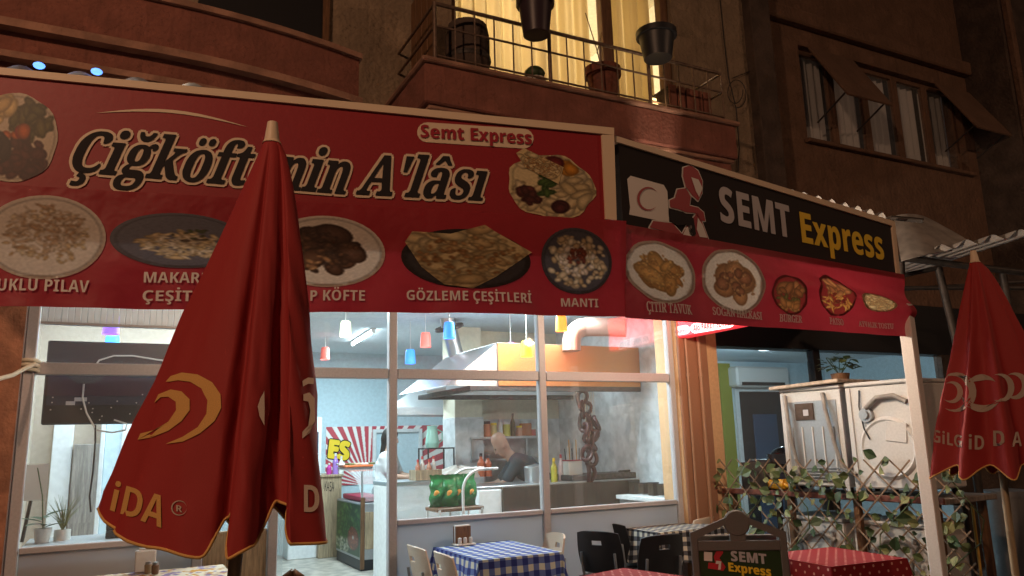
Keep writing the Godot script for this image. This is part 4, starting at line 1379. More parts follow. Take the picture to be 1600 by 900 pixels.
# ---------------------------------------------------------------- the glazed front
func shopfront():
	var xs := [-0.52, 0.54, 1.03, on_z(613, 600, 0).x, on_z(846, 600, 0).x, 4.64]
	var t := thing("shopfront", "white framed glazed shopfront with a transom and grey lower panels", "shopfront", Vector3(2.1, 0, 0))
	var top := 2.88
	for i in xs.size():
		var w := 0.066
		partw("mullion", slab(Vector3(xs[i] - w / 2, 0.0, -0.04), Vector3(xs[i] + w / 2, top, 0.03), 0.006), M.alu, t)
	for i in xs.size() - 1:
		var a: float = xs[i] + 0.0375
		var b: float = xs[i + 1] - 0.0375
		partw("transom", slab(Vector3(a, 2.055, -0.035), Vector3(b, 2.135, 0.025), 0.006), M.alu, t)
		if i > 0:
			partw("pane", slab(Vector3(a, 2.135, -0.006), Vector3(b, top, -0.001)), M.clear, t)
		else:
			partw("pane", slab(Vector3(a, 2.135, -0.006), Vector3(b, 2.40, -0.001)), M.clear, t)
		if i == 2:
			continue      # the open door
		var lower: float = 0.95
		if i == 1:
			partw("lower_panel", slab(Vector3(a, 0.03, -0.02), Vector3(b, 1.0, 0.015), 0.004), M.wood_pale, t)
			partw("pane", slab(Vector3(a, 1.0, -0.006), Vector3(b, 2.055, -0.001)), M.clear, t)
			continue
		partw("rail", slab(Vector3(a, lower, -0.03), Vector3(b, lower + 0.04, 0.02), 0.005), M.alu, t)
		partw("pane", slab(Vector3(a, lower + 0.04, -0.006), Vector3(b, 2.055, -0.001)), M.clear, t)
		partw("lower_panel", slab(Vector3(a, 0.03, -0.012), Vector3(b, lower, 0.005)), M.film, t)
	partw("head_rail", slab(Vector3(-0.56, top, -0.05), Vector3(4.68, 2.92, 0.04)), M.alu, t)
	partw("jamb", slab(Vector3(-0.56, 0.0, -0.1), Vector3(-0.557 + 0.002, top, 0.05)), M.alu, t)
	# ribbed white panel over the first window
	for k in 26:
		var x = lerpf(xs[0] + 0.04, xs[1] - 0.04, (k + 0.5) / 26.0)
		partw("head_slat", slab(Vector3(x - 0.0185, 2.40, -0.02), Vector3(x + 0.0185, top, 0.012 + 0.003 * (k % 2)), 0.004), M.slat, t)
	partw("head_rail", slab(Vector3(xs[0] + 0.04, 2.385, -0.03), Vector3(xs[1] - 0.04, 2.40, 0.02)), M.alu, t)
	# door leaf folded open against the inside
	var d := sh()
	d.box(Vector3(1.10, 1.05, -0.5), Vector3(0.04, 1.9, 0.86), Basis(), 0.005)
	partw("door_leaf", d, M.case_glass, t)
	# rope tied round the jamb
	var r := thing("rope", "beige rope tied round the shopfront jamb beside the terracotta wall", "rope", on_z(50, 575, 0.1))
	var path := []
	for p in [[-60, 606, 0.5], [-10, 594, 0.32], [20, 586, 0.2], [42, 574, 0.1], [55, 568, 0.07]]:
		path.append(on_z(p[0], p[1], p[2]))
	var s := sh()
	s.tube(path, 0.014, 7)
	partw("strand", s, M.wall_cream, r)
	s = sh()
	for k in 3:
		var ring := []
		for i in 13:
			var a := TAU * i / 12.0
			ring.append(Vector3(xs[0] + 0.055 * cos(a), on_z(50, 572, 0.05).y + 0.03 * (k - 1) + 0.01 * sin(a), 0.005 + 0.055 * sin(a)))
		s.tube(ring, 0.014, 6)
	partw("knot", s, M.wall_cream, r)
	# brown facing and pipes beside the pillar
	var fx0 = on_z(1066, 640, 0.11).x
	var fc := thing("pillar_facing", "smooth rusty brown metal facing on the pillar next to the trellis", "facing", Vector3(fx0, 0, 0.1))
	partw("sheet", slab(Vector3(fx0, 0.0, 0.083), Vector3(on_z(1112, 640, 0.11).x, 2.88, 0.115), 0.01), M.rust_pipe, fc)
	for q in [[1079, 0.012, M.rust_light, "thin light brown pipe on the brown facing next to the pillar"], [1099, 0.018, M.rust_light, "thicker light brown pipe on the brown facing next to the trellis"]]:
		var x = on_z(q[0], 640, 0.14).x
		var p := thing("drain_pipe", q[3], "pipe", Vector3(x, 0, 0.137), 0.0, "brown pipes on the pillar")
		s = sh()
		s.tube([Vector3(0, 0, 0), Vector3(0, 1.5, 0), Vector3(0, 2.9, 0)], q[1], 10)
		part("pipe", s, q[2], p)
		s = sh()
		for y in [0.6, 2.1]:
			s.tube([Vector3(0, y, 0), Vector3(0, y + 0.03, 0)], q[1] + 0.006, 10)
		part("clamp", s, M.rust_light, p)
	# red lit sign projecting from the pillar
	var bx := thing("lightbox_sign", "red lit box sign projecting from the pillar under the awning", "sign", Vector3(4.72, 2.4, 0.5))
	var red := glow(lin(0.9, 0.035, 0.05), 0.85)
	var y0 = on_x(1036, 533, 4.67).y
	partw("sign_box", slab(Vector3(4.67, y0, 0.09), Vector3(4.79, y0 + 0.36, 1.05), 0.01), red, bx)
	var SB := sheet(Vector3(4.67, 0, 0), Vector3(0, 0, 1), Vector3(-1, 0, 0))
	var wl := glow(lin(1.0, 0.75, 0.75), 0.8)
	flat("sign_plate", pill(1047, 519, 1072, 515, 7), SB, 0.003, wl, bx)
	flat("sign_plate", pill(1087, 513, 1140, 504, 8), SB, 0.003, wl, bx)
	words("sign_lettering", "semtexpress", font(false, true), Vector2(1046, 522), Vector2(1075, 518), 5, 5, SB, 0.006, M.print_red, bx)
	words("sign_lettering", "Alo PAKET SERVİS", font(false, true), Vector2(1084, 518), Vector2(1144, 508), 10, 11, SB, 0.006, M.print_black, bx)
	var al := AreaLight3D.new()
	al.name = "sign_glow"
	al.area_size = Vector2(0.9, 0.34)
	al.light_color = lin(1.0, 0.06, 0.09)
	al.light_energy = 0.7
	al.shadow_enabled = true
	bx.add_child(al)
	al.global_transform = Transform3D(Basis(Vector3(0, 0, 1), Vector3(0, 1, 0), Vector3(-1, 0, 0)), Vector3(4.655, y0 + 0.18, 0.57))

func shop_lights():
	# fluorescent tubes; the last two are added unseen to brighten kitchen and side window
	var ta := on_y(546, 541, 2.86)
	var tb := on_y(590, 514, 2.86)
	var spots := [[(ta + tb) * 0.5, -atan2(tb.z - ta.z, tb.x - ta.x)], [Vector3(1.3, 2.86, -1.0), 0.0], [Vector3(3.6, 2.86, -0.75), 0.0], [Vector3(4.3, 2.33, -1.55), 0.0], [Vector3(0.0, 2.86, -0.85), 0.0]]
	var labels := ["long white fluorescent tube on the ceiling above the till", "white fluorescent tube on the ceiling inside the open door", "white fluorescent tube on the ceiling in front of the extractor hood", "added unseen white fluorescent tube inside the extractor hood brightening the kitchen", "added unseen white fluorescent tube above the dark screen brightening the side window"]
	for i in spots.size():
		var p: Vector3 = spots[i][0]
		var t := thing("tube_light", labels[i], "ceiling light", p, spots[i][1], "ceiling tubes")
		var s := sh()
		s.tube([Vector3(-0.58, 0, 0), Vector3(0.58, 0, 0)], 0.016, 8)
		part("lamp_tube", s, glow(lin(0.76, 0.94, 1.0), [30.0, 30.0, 30.0, 4.0, 16.0][i]), t)
		s = sh()
		s.box(Vector3(0, 0.03, 0), Vector3(1.24, 0.02, 0.06), Basis(), 0.004)
		s.box(Vector3(-0.6, 0.005, 0), Vector3(0.03, 0.05, 0.04))
		s.box(Vector3(0.6, 0.005, 0), Vector3(0.03, 0.05, 0.04))
		part("fitting", s, M.white_paint, t)
		var al := AreaLight3D.new()
		al.name = "tube_glow"
		al.area_size = Vector2(1.15, 0.05)
		al.light_color = lin(0.70, 0.92, 1.0)
		al.light_energy = [8.2, 7.8, 7.6, 0.45, 3.4][i]
		al.shadow_enabled = true
		t.add_child(al)
		al.transform = Transform3D(Basis(Vector3.RIGHT, -PI / 2), Vector3(0, -0.025, 0))
	# coloured glass shades on cords
	var tints := {"blue": Color(0.03, 0.28, 1.0), "red": Color(1.0, 0.18, 0.14), "yellow": Color(1.0, 0.82, 0.03), "magenta": Color(0.8, 0.1, 0.6), "orange": Color(1.0, 0.35, 0.02), "white": Color(0.95, 1.0, 0.62), "violet": Color(0.42, 0.2, 1.0)}
	for q in [["blue", 702, 517, 7.2, 1.0, "over the steel duct"], ["blue", 641, 558, 8.4, 1.0, "low over the display case"], ["red", 665, 532, 8.0, 0.6, "between two blue ones"], ["white", 540, 515, 7.4, 1.0, "beside the ceiling tube"], ["yellow", 823, 546, 7.4, 1.0, "before the extractor hood"], ["magenta", 798, 548, 8.0, 0.35, "beside the yellow one"], ["orange", 877, 506, 7.2, 1.0, "beside the bent duct"], ["violet", 174, 508, 5.6, 0.8, "above the dark screen in the side window"], ["blue", 175, 539, 6.1, 1.0, "in front of the dark screen in the side window"], ["red", 508, 553, 9.4, 0.4, "added for a faint red reflection in the glass by the open door"]]:  # the last red one is a glass reflection built as a lamp
		var p := at(q[1], q[2], q[3])
		var col: Color = tints[q[0]]
		var t := thing("pendant_lamp", "%s glass pendant lamp shade %s" % [q[0], q[5]], "pendant lamp", p, 0.0, "coloured pendant lamps")
		var s := sh()
		s.lathe([Vector2(0.0, 0.085), Vector2(0.042, 0.083), Vector2(0.050, 0.06), Vector2(0.058, -0.07), Vector2(0.054, -0.07), Vector2(0.046, 0.06)], 18)
		part("lamp_shade", s, glow(lin(col.r, col.g, col.b), 0.9 * q[4]), t)
		s = sh()
		s.tube([Vector3(0, 0.085, 0), Vector3(0, 2.88 - p.y, 0)], 0.003, 5)
		part("lamp_cord", s, M.white_paint, t)
		s = sh()
		s.ball(Vector3(0, -0.02, 0), Vector3(0.026, 0.034, 0.026), 8, 6)
		part("lamp_bulb", s, glow(lin(lerpf(col.r, 1, 0.5), lerpf(col.g, 1, 0.5), lerpf(col.b, 1, 0.5)), 1.6 * q[4]), t)
		omni("shade_glow", p + Vector3(0, -0.02, 0), lin(col.r, col.g, col.b), 0.012 * q[4], 0.02, t)
# ---------------------------------------------------------------- inside the snack bar
func bottle(where: Vector3, r: float, h: float, body: Material, cap: Material, label: String, group: String, called := "bottle"):
	var t := thing(called, label, "bottle" if called == "bottle" else "jar", where, 0.0, group)
	var s := sh()
	if called == "bottle":
		s.lathe([Vector2(0, 0), Vector2(r, 0), Vector2(r, h * 0.6), Vector2(r * 0.4, h * 0.78), Vector2(r * 0.4, h * 0.88)], 12)
		part("body", s, body, t)
		s = sh()
		s.lathe([Vector2(r * 0.48, h * 0.86), Vector2(r * 0.42, h), Vector2(0, h)], 10)
	else:
		s.lathe([Vector2(0, 0), Vector2(r, 0), Vector2(r, h * 0.78), Vector2(r * 0.86, h * 0.84)], 12)
		part("body", s, body, t)
		s = sh()
		s.lathe([Vector2(r * 0.95, h * 0.82), Vector2(r * 0.95, h), Vector2(0, h)], 12)
	part("cap", s, cap, t)

func interior():
	# behind the first window: ledge, partition, dark screen, oddments
	var t := thing("partition_wall", "pale partition with a door behind the side window", "partition", Vector3(0.0, 0.12, -1.65))
	partw("panel", slab(Vector3(-0.6, 0.12, -1.7), Vector3(0.62, 2.9, -1.6)), M.wall_tan, t)
	var z := -1.59
	var X = func(px, zz = -1.58): return on_z(px, 740, zz).x
	partw("white_board", slab(Vector3(X.call(78), 0.12, -1.6), Vector3(X.call(110), 2.25, -1.56), 0.004), M.wall_white, t)
	partw("grey_board", slab(Vector3(X.call(112), 0.12, -1.58), Vector3(X.call(153), on_z(130, 694, -1.55).y, -1.54), 0.004), M.wood_grey, t)
	partw("door", slab(Vector3(X.call(160), 0.12, -1.6), Vector3(X.call(262), 2.2, -1.565), 0.006), M.wall_blue, t)
	partw("door_panel", slab(Vector3(X.call(186), 0.8, -1.565), Vector3(X.call(250), 2.02, -1.555), 0.004), M.wall_white, t)
	partw("door_frame", slab(Vector3(X.call(153), 0.12, -1.6), Vector3(X.call(160), 2.25, -1.54), 0.004), M.wall_white, t)
	var sc := thing("wall_screen", "wide dark screen hung just inside the side window", "screen", on_z(160, 660, -0.3))
	var a := on_z(64, 664, -0.3)
	var b := on_z(330, 540, -0.3)
	partw("casing", slab(Vector3(a.x, a.y, -0.36), Vector3(b.x, b.y, -0.27), 0.008), M.black, sc)
	partw("screen_face", slab(Vector3(a.x + 0.02, a.y + 0.13, -0.27), Vector3(b.x - 0.02, b.y - 0.18, -0.264)), M.navy, sc)
	for q in [[110, 630, 0.055], [126, 624, 0.075]]:
		var p := on_z(q[0], q[1], -0.262)
		partw("sticker", slab(Vector3(p.x - q[2] / 2, p.y - 0.013, -0.264), Vector3(p.x + q[2] / 2, p.y + 0.013, -0.261)), M.print_grey, sc)
	for k in 16:
		var p := on_z(75 + rng.randf() * 160, 612 + rng.randf() * 46, -0.27)
		partw("speck", slab(p + Vector3(-0.004, -0.003, 0.001), p + Vector3(0.004, 0.003, 0.009)), M.print_white, sc)
	for q in [[[[146, 575], [155, 563], [178, 556], [208, 556], [245, 562], [275, 566]], M.white_paint, "white cable looped over the top of the dark screen"], [[[131, 600], [129, 622], [135, 645], [148, 668]], M.white_paint, "white cable falling across the face of the dark screen"], [[[149, 664], [149, 690], [145, 740], [140, 775], [142, 800]], M.black, "black cable hanging below the dark screen to the ledge"], [[[150, 672], [175, 676], [196, 672], [198, 662], [178, 656]], M.white_paint, "short white cable curled under the dark screen"]]:
		var path := []
		for p in q[0]:
			path.append(on_z(p[0], p[1], -0.24))
		var c := thing("cable", q[2], "cable", path[-1])
		var s := sh()
		s.tube(path, 0.006, 6)
		partw("cord", s, q[1], c)
	var ly := on_z(130, 843, -0.3).y
	var ld := thing("window_ledge", "grey counter ledge inside the side window", "ledge", Vector3(0, 0.12, -0.3))
	partw("top", slab(Vector3(-0.48, ly - 0.03, -0.62), Vector3(0.52, ly, -0.06), 0.004), M.steel_dull, ld)
	partw("front", slab(Vector3(-0.48, 0.12, -0.12), Vector3(0.52, ly - 0.03, -0.09)), M.wall_white, ld)
	var pp := thing("paper_sheet", "blank pale paper sheet on a stand inside the side window", "paper", on_z(55, 785, -0.4))
	var s2 := sh()
	s2.q(on_z(36, 783, -0.4), on_z(72, 781, -0.4), on_z(77, 725, -0.42), on_z(42, 726, -0.42), Vector3(0, 0, 1))
	partw("sheet", s2, M.print_white, pp)
	s2 = sh()
	var st0 := on_z(45, 785, -0.41)
	s2.tube([Vector3(st0.x - 0.02, ly, -0.42), st0 + Vector3(0.02, 0.1, -0.01)], 0.012, 6)
	partw("stick", s2, M.wood_dark, pp)
	# potted plants on the ledge
	var pl := thing("orchid_plant", "dark broad-leaved potted plant on the window ledge", "plant", Vector3(on_z(66, 838, -0.3).x, ly, -0.3))
	s2 = sh()
	s2.lathe([Vector2(0, 0), Vector2(0.04, 0), Vector2(0.055, 0.09), Vector2(0.045, 0.09)], 12)
	part("pot", s2, M.plastic_white, pl)
	for k in 7:
		s2 = sh()
		var dir := Vector3(cos(k * 0.9 + 0.4), 0.5, sin(k * 0.9 + 0.4))
		leaf_shape(s2, 0.16, 0.06)
		var lf := part("leaf", s2, M.leaf_dark, pl)
		lf.transform = Transform3D(Basis.looking_at(Vector3(dir.x, 0.35 - 0.1 * (k % 3), dir.z), Vector3.UP), Vector3(0, 0.09 + 0.012 * k, 0))
	s2 = sh()
	s2.tube([Vector3(0, 0.09, 0), Vector3(-0.02, 0.3, 0), Vector3(-0.06, 0.48, 0.02)], 0.004, 5)
	part("stem", s2, M.leaf, pl)
	pl = thing("grass_plant", "wispy feathery potted plant on the window ledge", "plant", Vector3(on_z(97, 838, -0.35).x, ly, -0.35))
	s2 = sh()
	s2.lathe([Vector2(0, 0), Vector2(0.05, 0), Vector2(0.05, 0.07), Vector2(0.04, 0.07)], 4)
	part("pot", s2, M.plastic_white, pl)
	s2 = sh()
	for k in 50:
		var d := Vector3(rng.randf_range(-1, 1), rng.randf_range(1.0, 2.4), rng.randf_range(-1, 1)).normalized() * rng.randf_range(0.12, 0.26)
		s2.tube([Vector3(0, 0.06, 0), Vector3(d.x * 0.4, 0.06 + d.y * 0.6, d.z * 0.4), Vector3(d.x, 0.06 + d.y, d.z)], [0.002, 0.002, 0.0008], 3, false)
	part("blades", s2, M.leaf_pale, pl)
	pl = thing("coffee_machine", "small black coffee machine on the window ledge", "coffee machine", Vector3(on_z(190, 838, -0.35).x, ly, -0.35))
	s2 = sh()
	s2.box(Vector3(0, 0.02, 0), Vector3(0.2, 0.04, 0.24), Basis(), 0.006)
	s2.box(Vector3(0, 0.11, -0.08), Vector3(0.2, 0.14, 0.08), Basis(), 0.006)
	s2.box(Vector3(0, 0.16, 0.0), Vector3(0.2, 0.06, 0.2), Basis(), 0.01)
	part("body", s2, M.black, pl)
	s2 = sh()
	s2.tube([Vector3(0, 0.13, 0.06), Vector3(0, 0.10, 0.06)], 0.02, 8)
	part("spout", s2, M.steel, pl)
	# back wall: sunburst print with yellow letters, a hatch, a cooler
	var bw := -5.40
	var p0 := on_z(508, 752, bw)
	var p1 := on_z(697, 664, bw)
	var cx := on_z(575, 742, bw)
	var bp := thing("sunburst_panel", "red and white sunburst wall print with yellow letters behind the till", "wall print", Vector3((p0.x + p1.x) / 2, p0.y, bw))
	var wd := p1.x - p0.x
	var ht := p1.y - 1.0
	var cu := (cx.x - p0.x) / wd
	var rays := image_tex(320, 160, func(x, y):
		var d := Vector2((x / 320.0 - cu) * wd, (1.0 - y / 160.0) * ht - (cx.y - 1.0) + 0.15)
		var k := fposmod(d.angle() / TAU * 44.0, 1.0)
		return Color(0.74, 0.30, 0.34) if k < 0.55 else Color(0.92, 0.90, 0.88))
	s2 = sh()
	s2.box(Vector3((p0.x + p1.x) / 2, 1.0 + ht / 2, bw - 0.005), Vector3(wd, ht, 0.01))
	partw("backing", s2, M.wall_white, bp)
	s2 = sh()
	s2.q(Vector3(p0.x, 1.0, bw + 0.003), Vector3(p1.x, 1.0, bw + 0.003), Vector3(p1.x, p1.y, bw + 0.003), Vector3(p0.x, p1.y, bw + 0.003), Vector3(0, 0, 1))
	partw("print", s2, textured(rays, 0.4), bp)
	var SW := sheet(Vector3(0, 0, bw), Vector3.RIGHT, Vector3(0, 0, 1))
	words("lettering_edge", "ES", font(false, true), Vector2(513, 714), Vector2(543, 718), 26, 26, SW, 0.008, M.print_black, bp, 0.1, 3.5)
	words("lettering", "ES", font(false, true), Vector2(513, 714), Vector2(543, 718), 26, 26, SW, 0.014, M.print_yellow, bp, 0.1, 1.8)
	var h0 := on_z(584, 745, bw)
	var h1 := on_z(655, 675, bw)
	var hw := thing("serving_hatch", "white framed hatch in the sunburst wall", "hatch", Vector3((h0.x + h1.x) / 2, h0.y, bw))
	partw("opening", slab(Vector3(h0.x, h0.y, bw + 0.014), Vector3(h1.x, h1.y, bw + 0.02)), M.wall_blue, hw)
	for e in [[h0.x - 0.03, h0.x + 0.02], [h1.x - 0.02, h1.x + 0.03]]:
		partw("frame", slab(Vector3(e[0], h0.y, bw + 0.014), Vector3(e[1], h1.y + 0.05, bw + 0.06), 0.004), M.wall_white, hw)
	partw("frame", slab(Vector3(h0.x + 0.02, h1.y, bw + 0.014), Vector3(h1.x - 0.02, h1.y + 0.05, bw + 0.058), 0.004), M.wall_white, hw)
	var co := thing("drinks_cooler", "tall glass-doored drinks cooler behind the till", "cooler", Vector3(on_z(480, 800, -5.0).x, 0.12, -5.0))
	var k0 := on_z(455, 700, -4.8).x
	var k1 := on_z(504, 700, -4.8).x
	partw("cabinet", slab(Vector3(k0, 0.12, -5.38), Vector3(k1, 1.95, -4.84), 0.01), M.wall_white, co)
	partw("door_glass", slab(Vector3(k0 + 0.05, 0.35, -4.84), Vector3(k1 - 0.05, 1.75, -4.825)), M.navy, co)
	for j in 4:
		partw("shelf", slab(Vector3(k0 + 0.05, 0.55 + j * 0.3, -4.825), Vector3(k1 - 0.05, 0.57 + j * 0.3, -4.81)), M.steel, co)
	# till desk
	var d0 := on_y(497, 873, 0.12)
	var d1 := on_z(532, 880, d0.z)
	var dy := on_z(510, 742, d0.z).y
	var ds := thing("till_desk", "pale wooden till desk lettered KASA inside the door", "desk", Vector3((d0.x + d1.x) / 2, 0.12, d0.z))
	partw("body", slab(Vector3(d0.x, 0.12, d0.z - 0.7), Vector3(d1.x, dy - 0.03, d0.z), 0.004), M.wood_pale, ds)
	partw("top", slab(Vector3(d0.x - 0.02, dy - 0.03, d0.z - 0.72), Vector3(d1.x + 0.02, dy, d0.z + 0.02), 0.004), M.wood_pale, ds)
	words("lettering", "KASA", font(false, false), Vector2(507, 767), Vector2(522, 768), 15, 15, sheet(Vector3(0, 0, d0.z), Vector3.RIGHT, Vector3(0, 0, 1)), 0.004, M.print_black, ds)
	for q in [[514, 0.035, 0.15, Color(0.5, 0.05, 0.3)], [524, 0.04, 0.28, Color(0.35, 0.2, 0.55)], [533, 0.035, 0.24, Color(0.75, 0.78, 0.7)]]:
		bottle(Vector3(on_z(q[0], 740, d0.z - 0.15).x, dy, d0.z - 0.15), q[1], q[2], mat(lin(q[3].r, q[3].g, q[3].b), 0.3), M.plastic_white, "%s plastic bottle standing on the till desk" % ("pink" if q[0] == 514 else "purple" if q[0] == 524 else "white"), "bottles on the till desk")
	# refrigerated case with a round print and a bent glass
	var c0 := on_y(563, 893, 0.12)
	var zl := on_x(525, 870, c0.x).z
	var x1 := on_z(612, 880, c0.z).x
	var cs := thing("display_case", "glass-topped display case with a green food print on its side", "display case", Vector3((c0.x + x1) / 2, 0.12, (c0.z + zl) / 2))
	partw("base", slab(Vector3(c0.x + 0.01, 0.12, zl), Vector3(x1, 0.24, c0.z - 0.01)), M.black, cs)
	partw("body", slab(Vector3(c0.x, 0.24, zl), Vector3(x1, 0.88, c0.z), 0.006), M.steel_dull, cs)
	partw("front_panel", slab(Vector3(c0.x + 0.05, 0.36, c0.z), Vector3(x1 - 0.03, 0.78, c0.z + 0.01), 0.003), M.wood_pale, cs)
	partw("corner_post", slab(Vector3(c0.x - 0.005, 0.14, c0.z - 0.01), Vector3(c0.x + 0.045, 0.95, c0.z + 0.012), 0.004), M.wood_brown, cs)
	var salad := dish(31, Color(0.10, 0.26, 0.06), [[80, Color(0.12, 0.34, 0.08), Color(0.34, 0.52, 0.18), 0.1, 0.5, Vector2(0.5, 0.4), 0.5, 0.4], [40, Color(0.85, 0.86, 0.76), Color(0.55, 0.6, 0.4), 0.06, 0.5, Vector2(0.3, 0.85), 0.4, 0.14], [1, Color(0.62, 0.26, 0.10), Color(0.62, 0.26, 0.1), 0.24, 1.0, Vector2(0.72, 0.68), 0.0, 0.0], [30, Color(0.72, 0.34, 0.14), Color(0.5, 0.2, 0.08), 0.06, 0.4, Vector2(0.72, 0.68), 0.2, 0.2], [1, Color(0.9, 0.88, 0.84), Color(0.9, 0.88, 0.84), 0.06, 1.0, Vector2(0.72, 0.66), 0.0, 0.0]])
	s2 = sh()
	s2.q(Vector3(c0.x - 0.004, 0.27, zl + 0.02), Vector3(c0.x - 0.004, 0.27, c0.z - 0.02), Vector3(c0.x - 0.004, 0.86, c0.z - 0.02), Vector3(c0.x - 0.004, 0.86, zl + 0.02), Vector3(-1, 0, 0))
	partw("print", s2, textured(salad, 0.35), cs)
	s2 = sh()
	s2.shell(func(u, v):
		var a2: float = v * PI / 2
		return Vector3(lerpf(c0.x, x1, u), 0.9 + 0.36 * sin(a2), lerpf(c0.z, zl + 0.25, 1.0 - cos(a2))), 4, 10, 0.006)
	partw("bent_glass", s2, M.case_glass, cs)
	partw("top_shelf", slab(Vector3(c0.x, 1.255, zl), Vector3(x1, 1.28, zl + 0.3), 0.004), M.steel, cs)
	partw("tray", slab(Vector3(c0.x + 0.05, 0.89, zl + 0.1), Vector3(x1 - 0.05, 0.95, c0.z - 0.1), 0.01), mat(lin(0.35, 0.02, 0.06), 0.4), cs)
	for e in [[c0.x + 0.02, c0.z - 0.02], [x1 - 0.02, c0.z - 0.02]]:
		s2 = sh()
		s2.tube([Vector3(e[0], 0.88, e[1]), Vector3(e[0], 1.25, e[1] - 0.02)], 0.012, 7)
		partw("upright", s2, M.steel, cs)
	var tr := thing("serving_tray", "orange edged tray with packets on top of the display case", "tray", Vector3((c0.x + x1) / 2, 1.283, zl + 0.2))
	s2 = sh()
	s2.box(Vector3(0, 0.012, 0), Vector3(x1 - c0.x, 0.024, 0.34), Basis(), 0.006)
	part("tray", s2, mat(lin(0.62, 0.16, 0.05), 0.4), tr)
	for k in 5:
		s2 = sh()
		s2.box(Vector3(-0.2 + k * 0.1, 0.037, 0.02 * (k % 2)), Vector3(0.08, 0.022, 0.16), Basis(Vector3.UP, 0.3 * (k % 3)), 0.004)
		part("packet", s2, [M.print_white, M.leaf_pale, M.print_cream][k % 3], tr)
	# service counter with a bent glass case
	var zc := -1.30
	var s0 := on_z(621, 760, zc).x
	var s1 := on_z(748, 760, zc).x
	var cy := on_z(690, 752, zc).y
	var sv := thing("service_counter", "white service counter with a bent glass display front", "counter", Vector3((s0 + s1) / 2, 0.12, zc))
	partw("body", slab(Vector3(s0, 0.12, zc - 0.75), Vector3(s1, cy - 0.04, zc - 0.3), 0.006), M.wall_white, sv)
	partw("top", slab(Vector3(s0, cy - 0.04, zc - 0.78), Vector3(s1 + 0.02, cy, zc - 0.24), 0.005), M.steel, sv)
	partw("case_floor", slab(Vector3(s0, 0.72, zc - 0.3), Vector3(s1, 0.78, zc), 0.004), M.steel, sv)
	partw("front", slab(Vector3(s0, 0.12, zc - 0.3), Vector3(s1, 0.72, zc - 0.02), 0.006), M.wall_white, sv)
	s2 = sh()
	s2.shell(func(u, v):
		var a2: float = v * PI / 2
		return Vector3(lerpf(s0, s1 - 0.05, u), 0.79 + (cy - 0.83) * sin(a2), zc - 0.01 - 0.26 * (1.0 - cos(a2))), 4, 10, 0.006)
	partw("bent_glass", s2, M.case_glass, sv)
	for k in 3:
		partw("food_pan", slab(Vector3(s0 + 0.03 + k * 0.28, 0.782, zc - 0.26), Vector3(s0 + 0.26 + k * 0.28, 0.84, zc - 0.06), 0.006), M.steel, sv)
	# on that counter
	var bx := thing("condiment_box", "pale wooden box of red-capped sauce bottles on the service counter", "box", Vector3(on_z(665, 750, zc - 0.4).x, cy + 0.002, zc - 0.4))
	for e in [[Vector3(0, 0.05, 0.09), Vector3(0.28, 0.1, 0.012)], [Vector3(0, 0.05, -0.09), Vector3(0.28, 0.1, 0.012)], [Vector3(-0.134, 0.05, 0), Vector3(0.012, 0.1, 0.168)], [Vector3(0.134, 0.05, 0), Vector3(0.012, 0.1, 0.168)], [Vector3(0, 0.006, 0), Vector3(0.256, 0.012, 0.168)]]:
		s2 = sh()
		s2.box(e[0], e[1], Basis(), 0.002)
		part("board", s2, M.wood_pale, bx)
	for k in 4:
		bottle(bx.position + Vector3(-0.09 + k * 0.06, 0.014, 0.02 - 0.03 * (k % 2)), 0.026, 0.19 + 0.03 * (k % 2), M.plastic_white if k % 2 else mat(lin(0.5, 0.2, 0.12), 0.4), mat(lin(0.55, 0.05, 0.04), 0.4), "red-capped sauce bottle standing in the wooden box", "bottles in the condiment box")
	for k in 2:
		bottle(Vector3(on_z(752 + k * 11, 750, zc - 0.5).x, cy + 0.002, zc - 0.5), 0.04, 0.24 - 0.02 * k, mat(lin(0.42, 0.10, 0.04), 0.35), M.black, "brown sauce bottle at the end of the service counter", "brown sauce bottles before the cook")
	var rk := thing("wire_rack", "black open wire rack with boxes behind the counter", "rack", Vector3(on_z(690, 740, -2.3).x, 0.12, -2.3))
	var r0 := on_z(669, 700, -2.3)
	var r1 := on_z(709, 700, -2.3)
	for e in [[r0.x, -2.3], [r1.x, -2.3], [r0.x, -2.6], [r1.x, -2.6]]:
		s2 = sh()
		s2.tube([Vector3(e[0], 0.12, e[1]), Vector3(e[0], r0.y, e[1])], 0.01, 5)
		partw("upright", s2, M.black, rk)
	for y in [r0.y, r0.y - 0.28, 0.7]:
		partw("shelf", slab(Vector3(r0.x, y - 0.015, -2.6), Vector3(r1.x, y, -2.3)), M.black, rk)
	var jug := thing("glass_jug", "pale green glass jug standing on the wire rack", "jug", Vector3(lerpf(r0.x, r1.x, 0.35), r0.y + 0.002, -2.45))
	s2 = sh()
	s2.lathe([Vector2(0, 0), Vector2(0.07, 0), Vector2(0.08, 0.05), Vector2(0.055, 0.2), Vector2(0.06, 0.24)], 14)
	part("body", s2, mat(lin(0.35, 0.62, 0.52), 0.2), jug)
	s2 = sh()
	s2.tube([Vector3(0.06, 0.2, 0), Vector3(0.12, 0.17, 0), Vector3(0.12, 0.08, 0), Vector3(0.08, 0.05, 0)], 0.009, 6)
	part("handle", s2, mat(lin(0.35, 0.62, 0.52), 0.2), jug)
	# stand with green bags before the counter
	var gz := -0.72
	var gy := on_z(712, 792, gz).y
	var gx := on_z(710, 780, gz).x
	var gs := thing("bag_stand", "white tubular stand holding green snack bags", "stand", Vector3(gx, 0.12, gz))
	s2 = sh()
	s2.box(Vector3(0, gy - 0.12 - 0.01, 0), Vector3(0.44, 0.03, 0.3), Basis(), 0.005)
	part("tray", s2, M.wood_brown, gs)
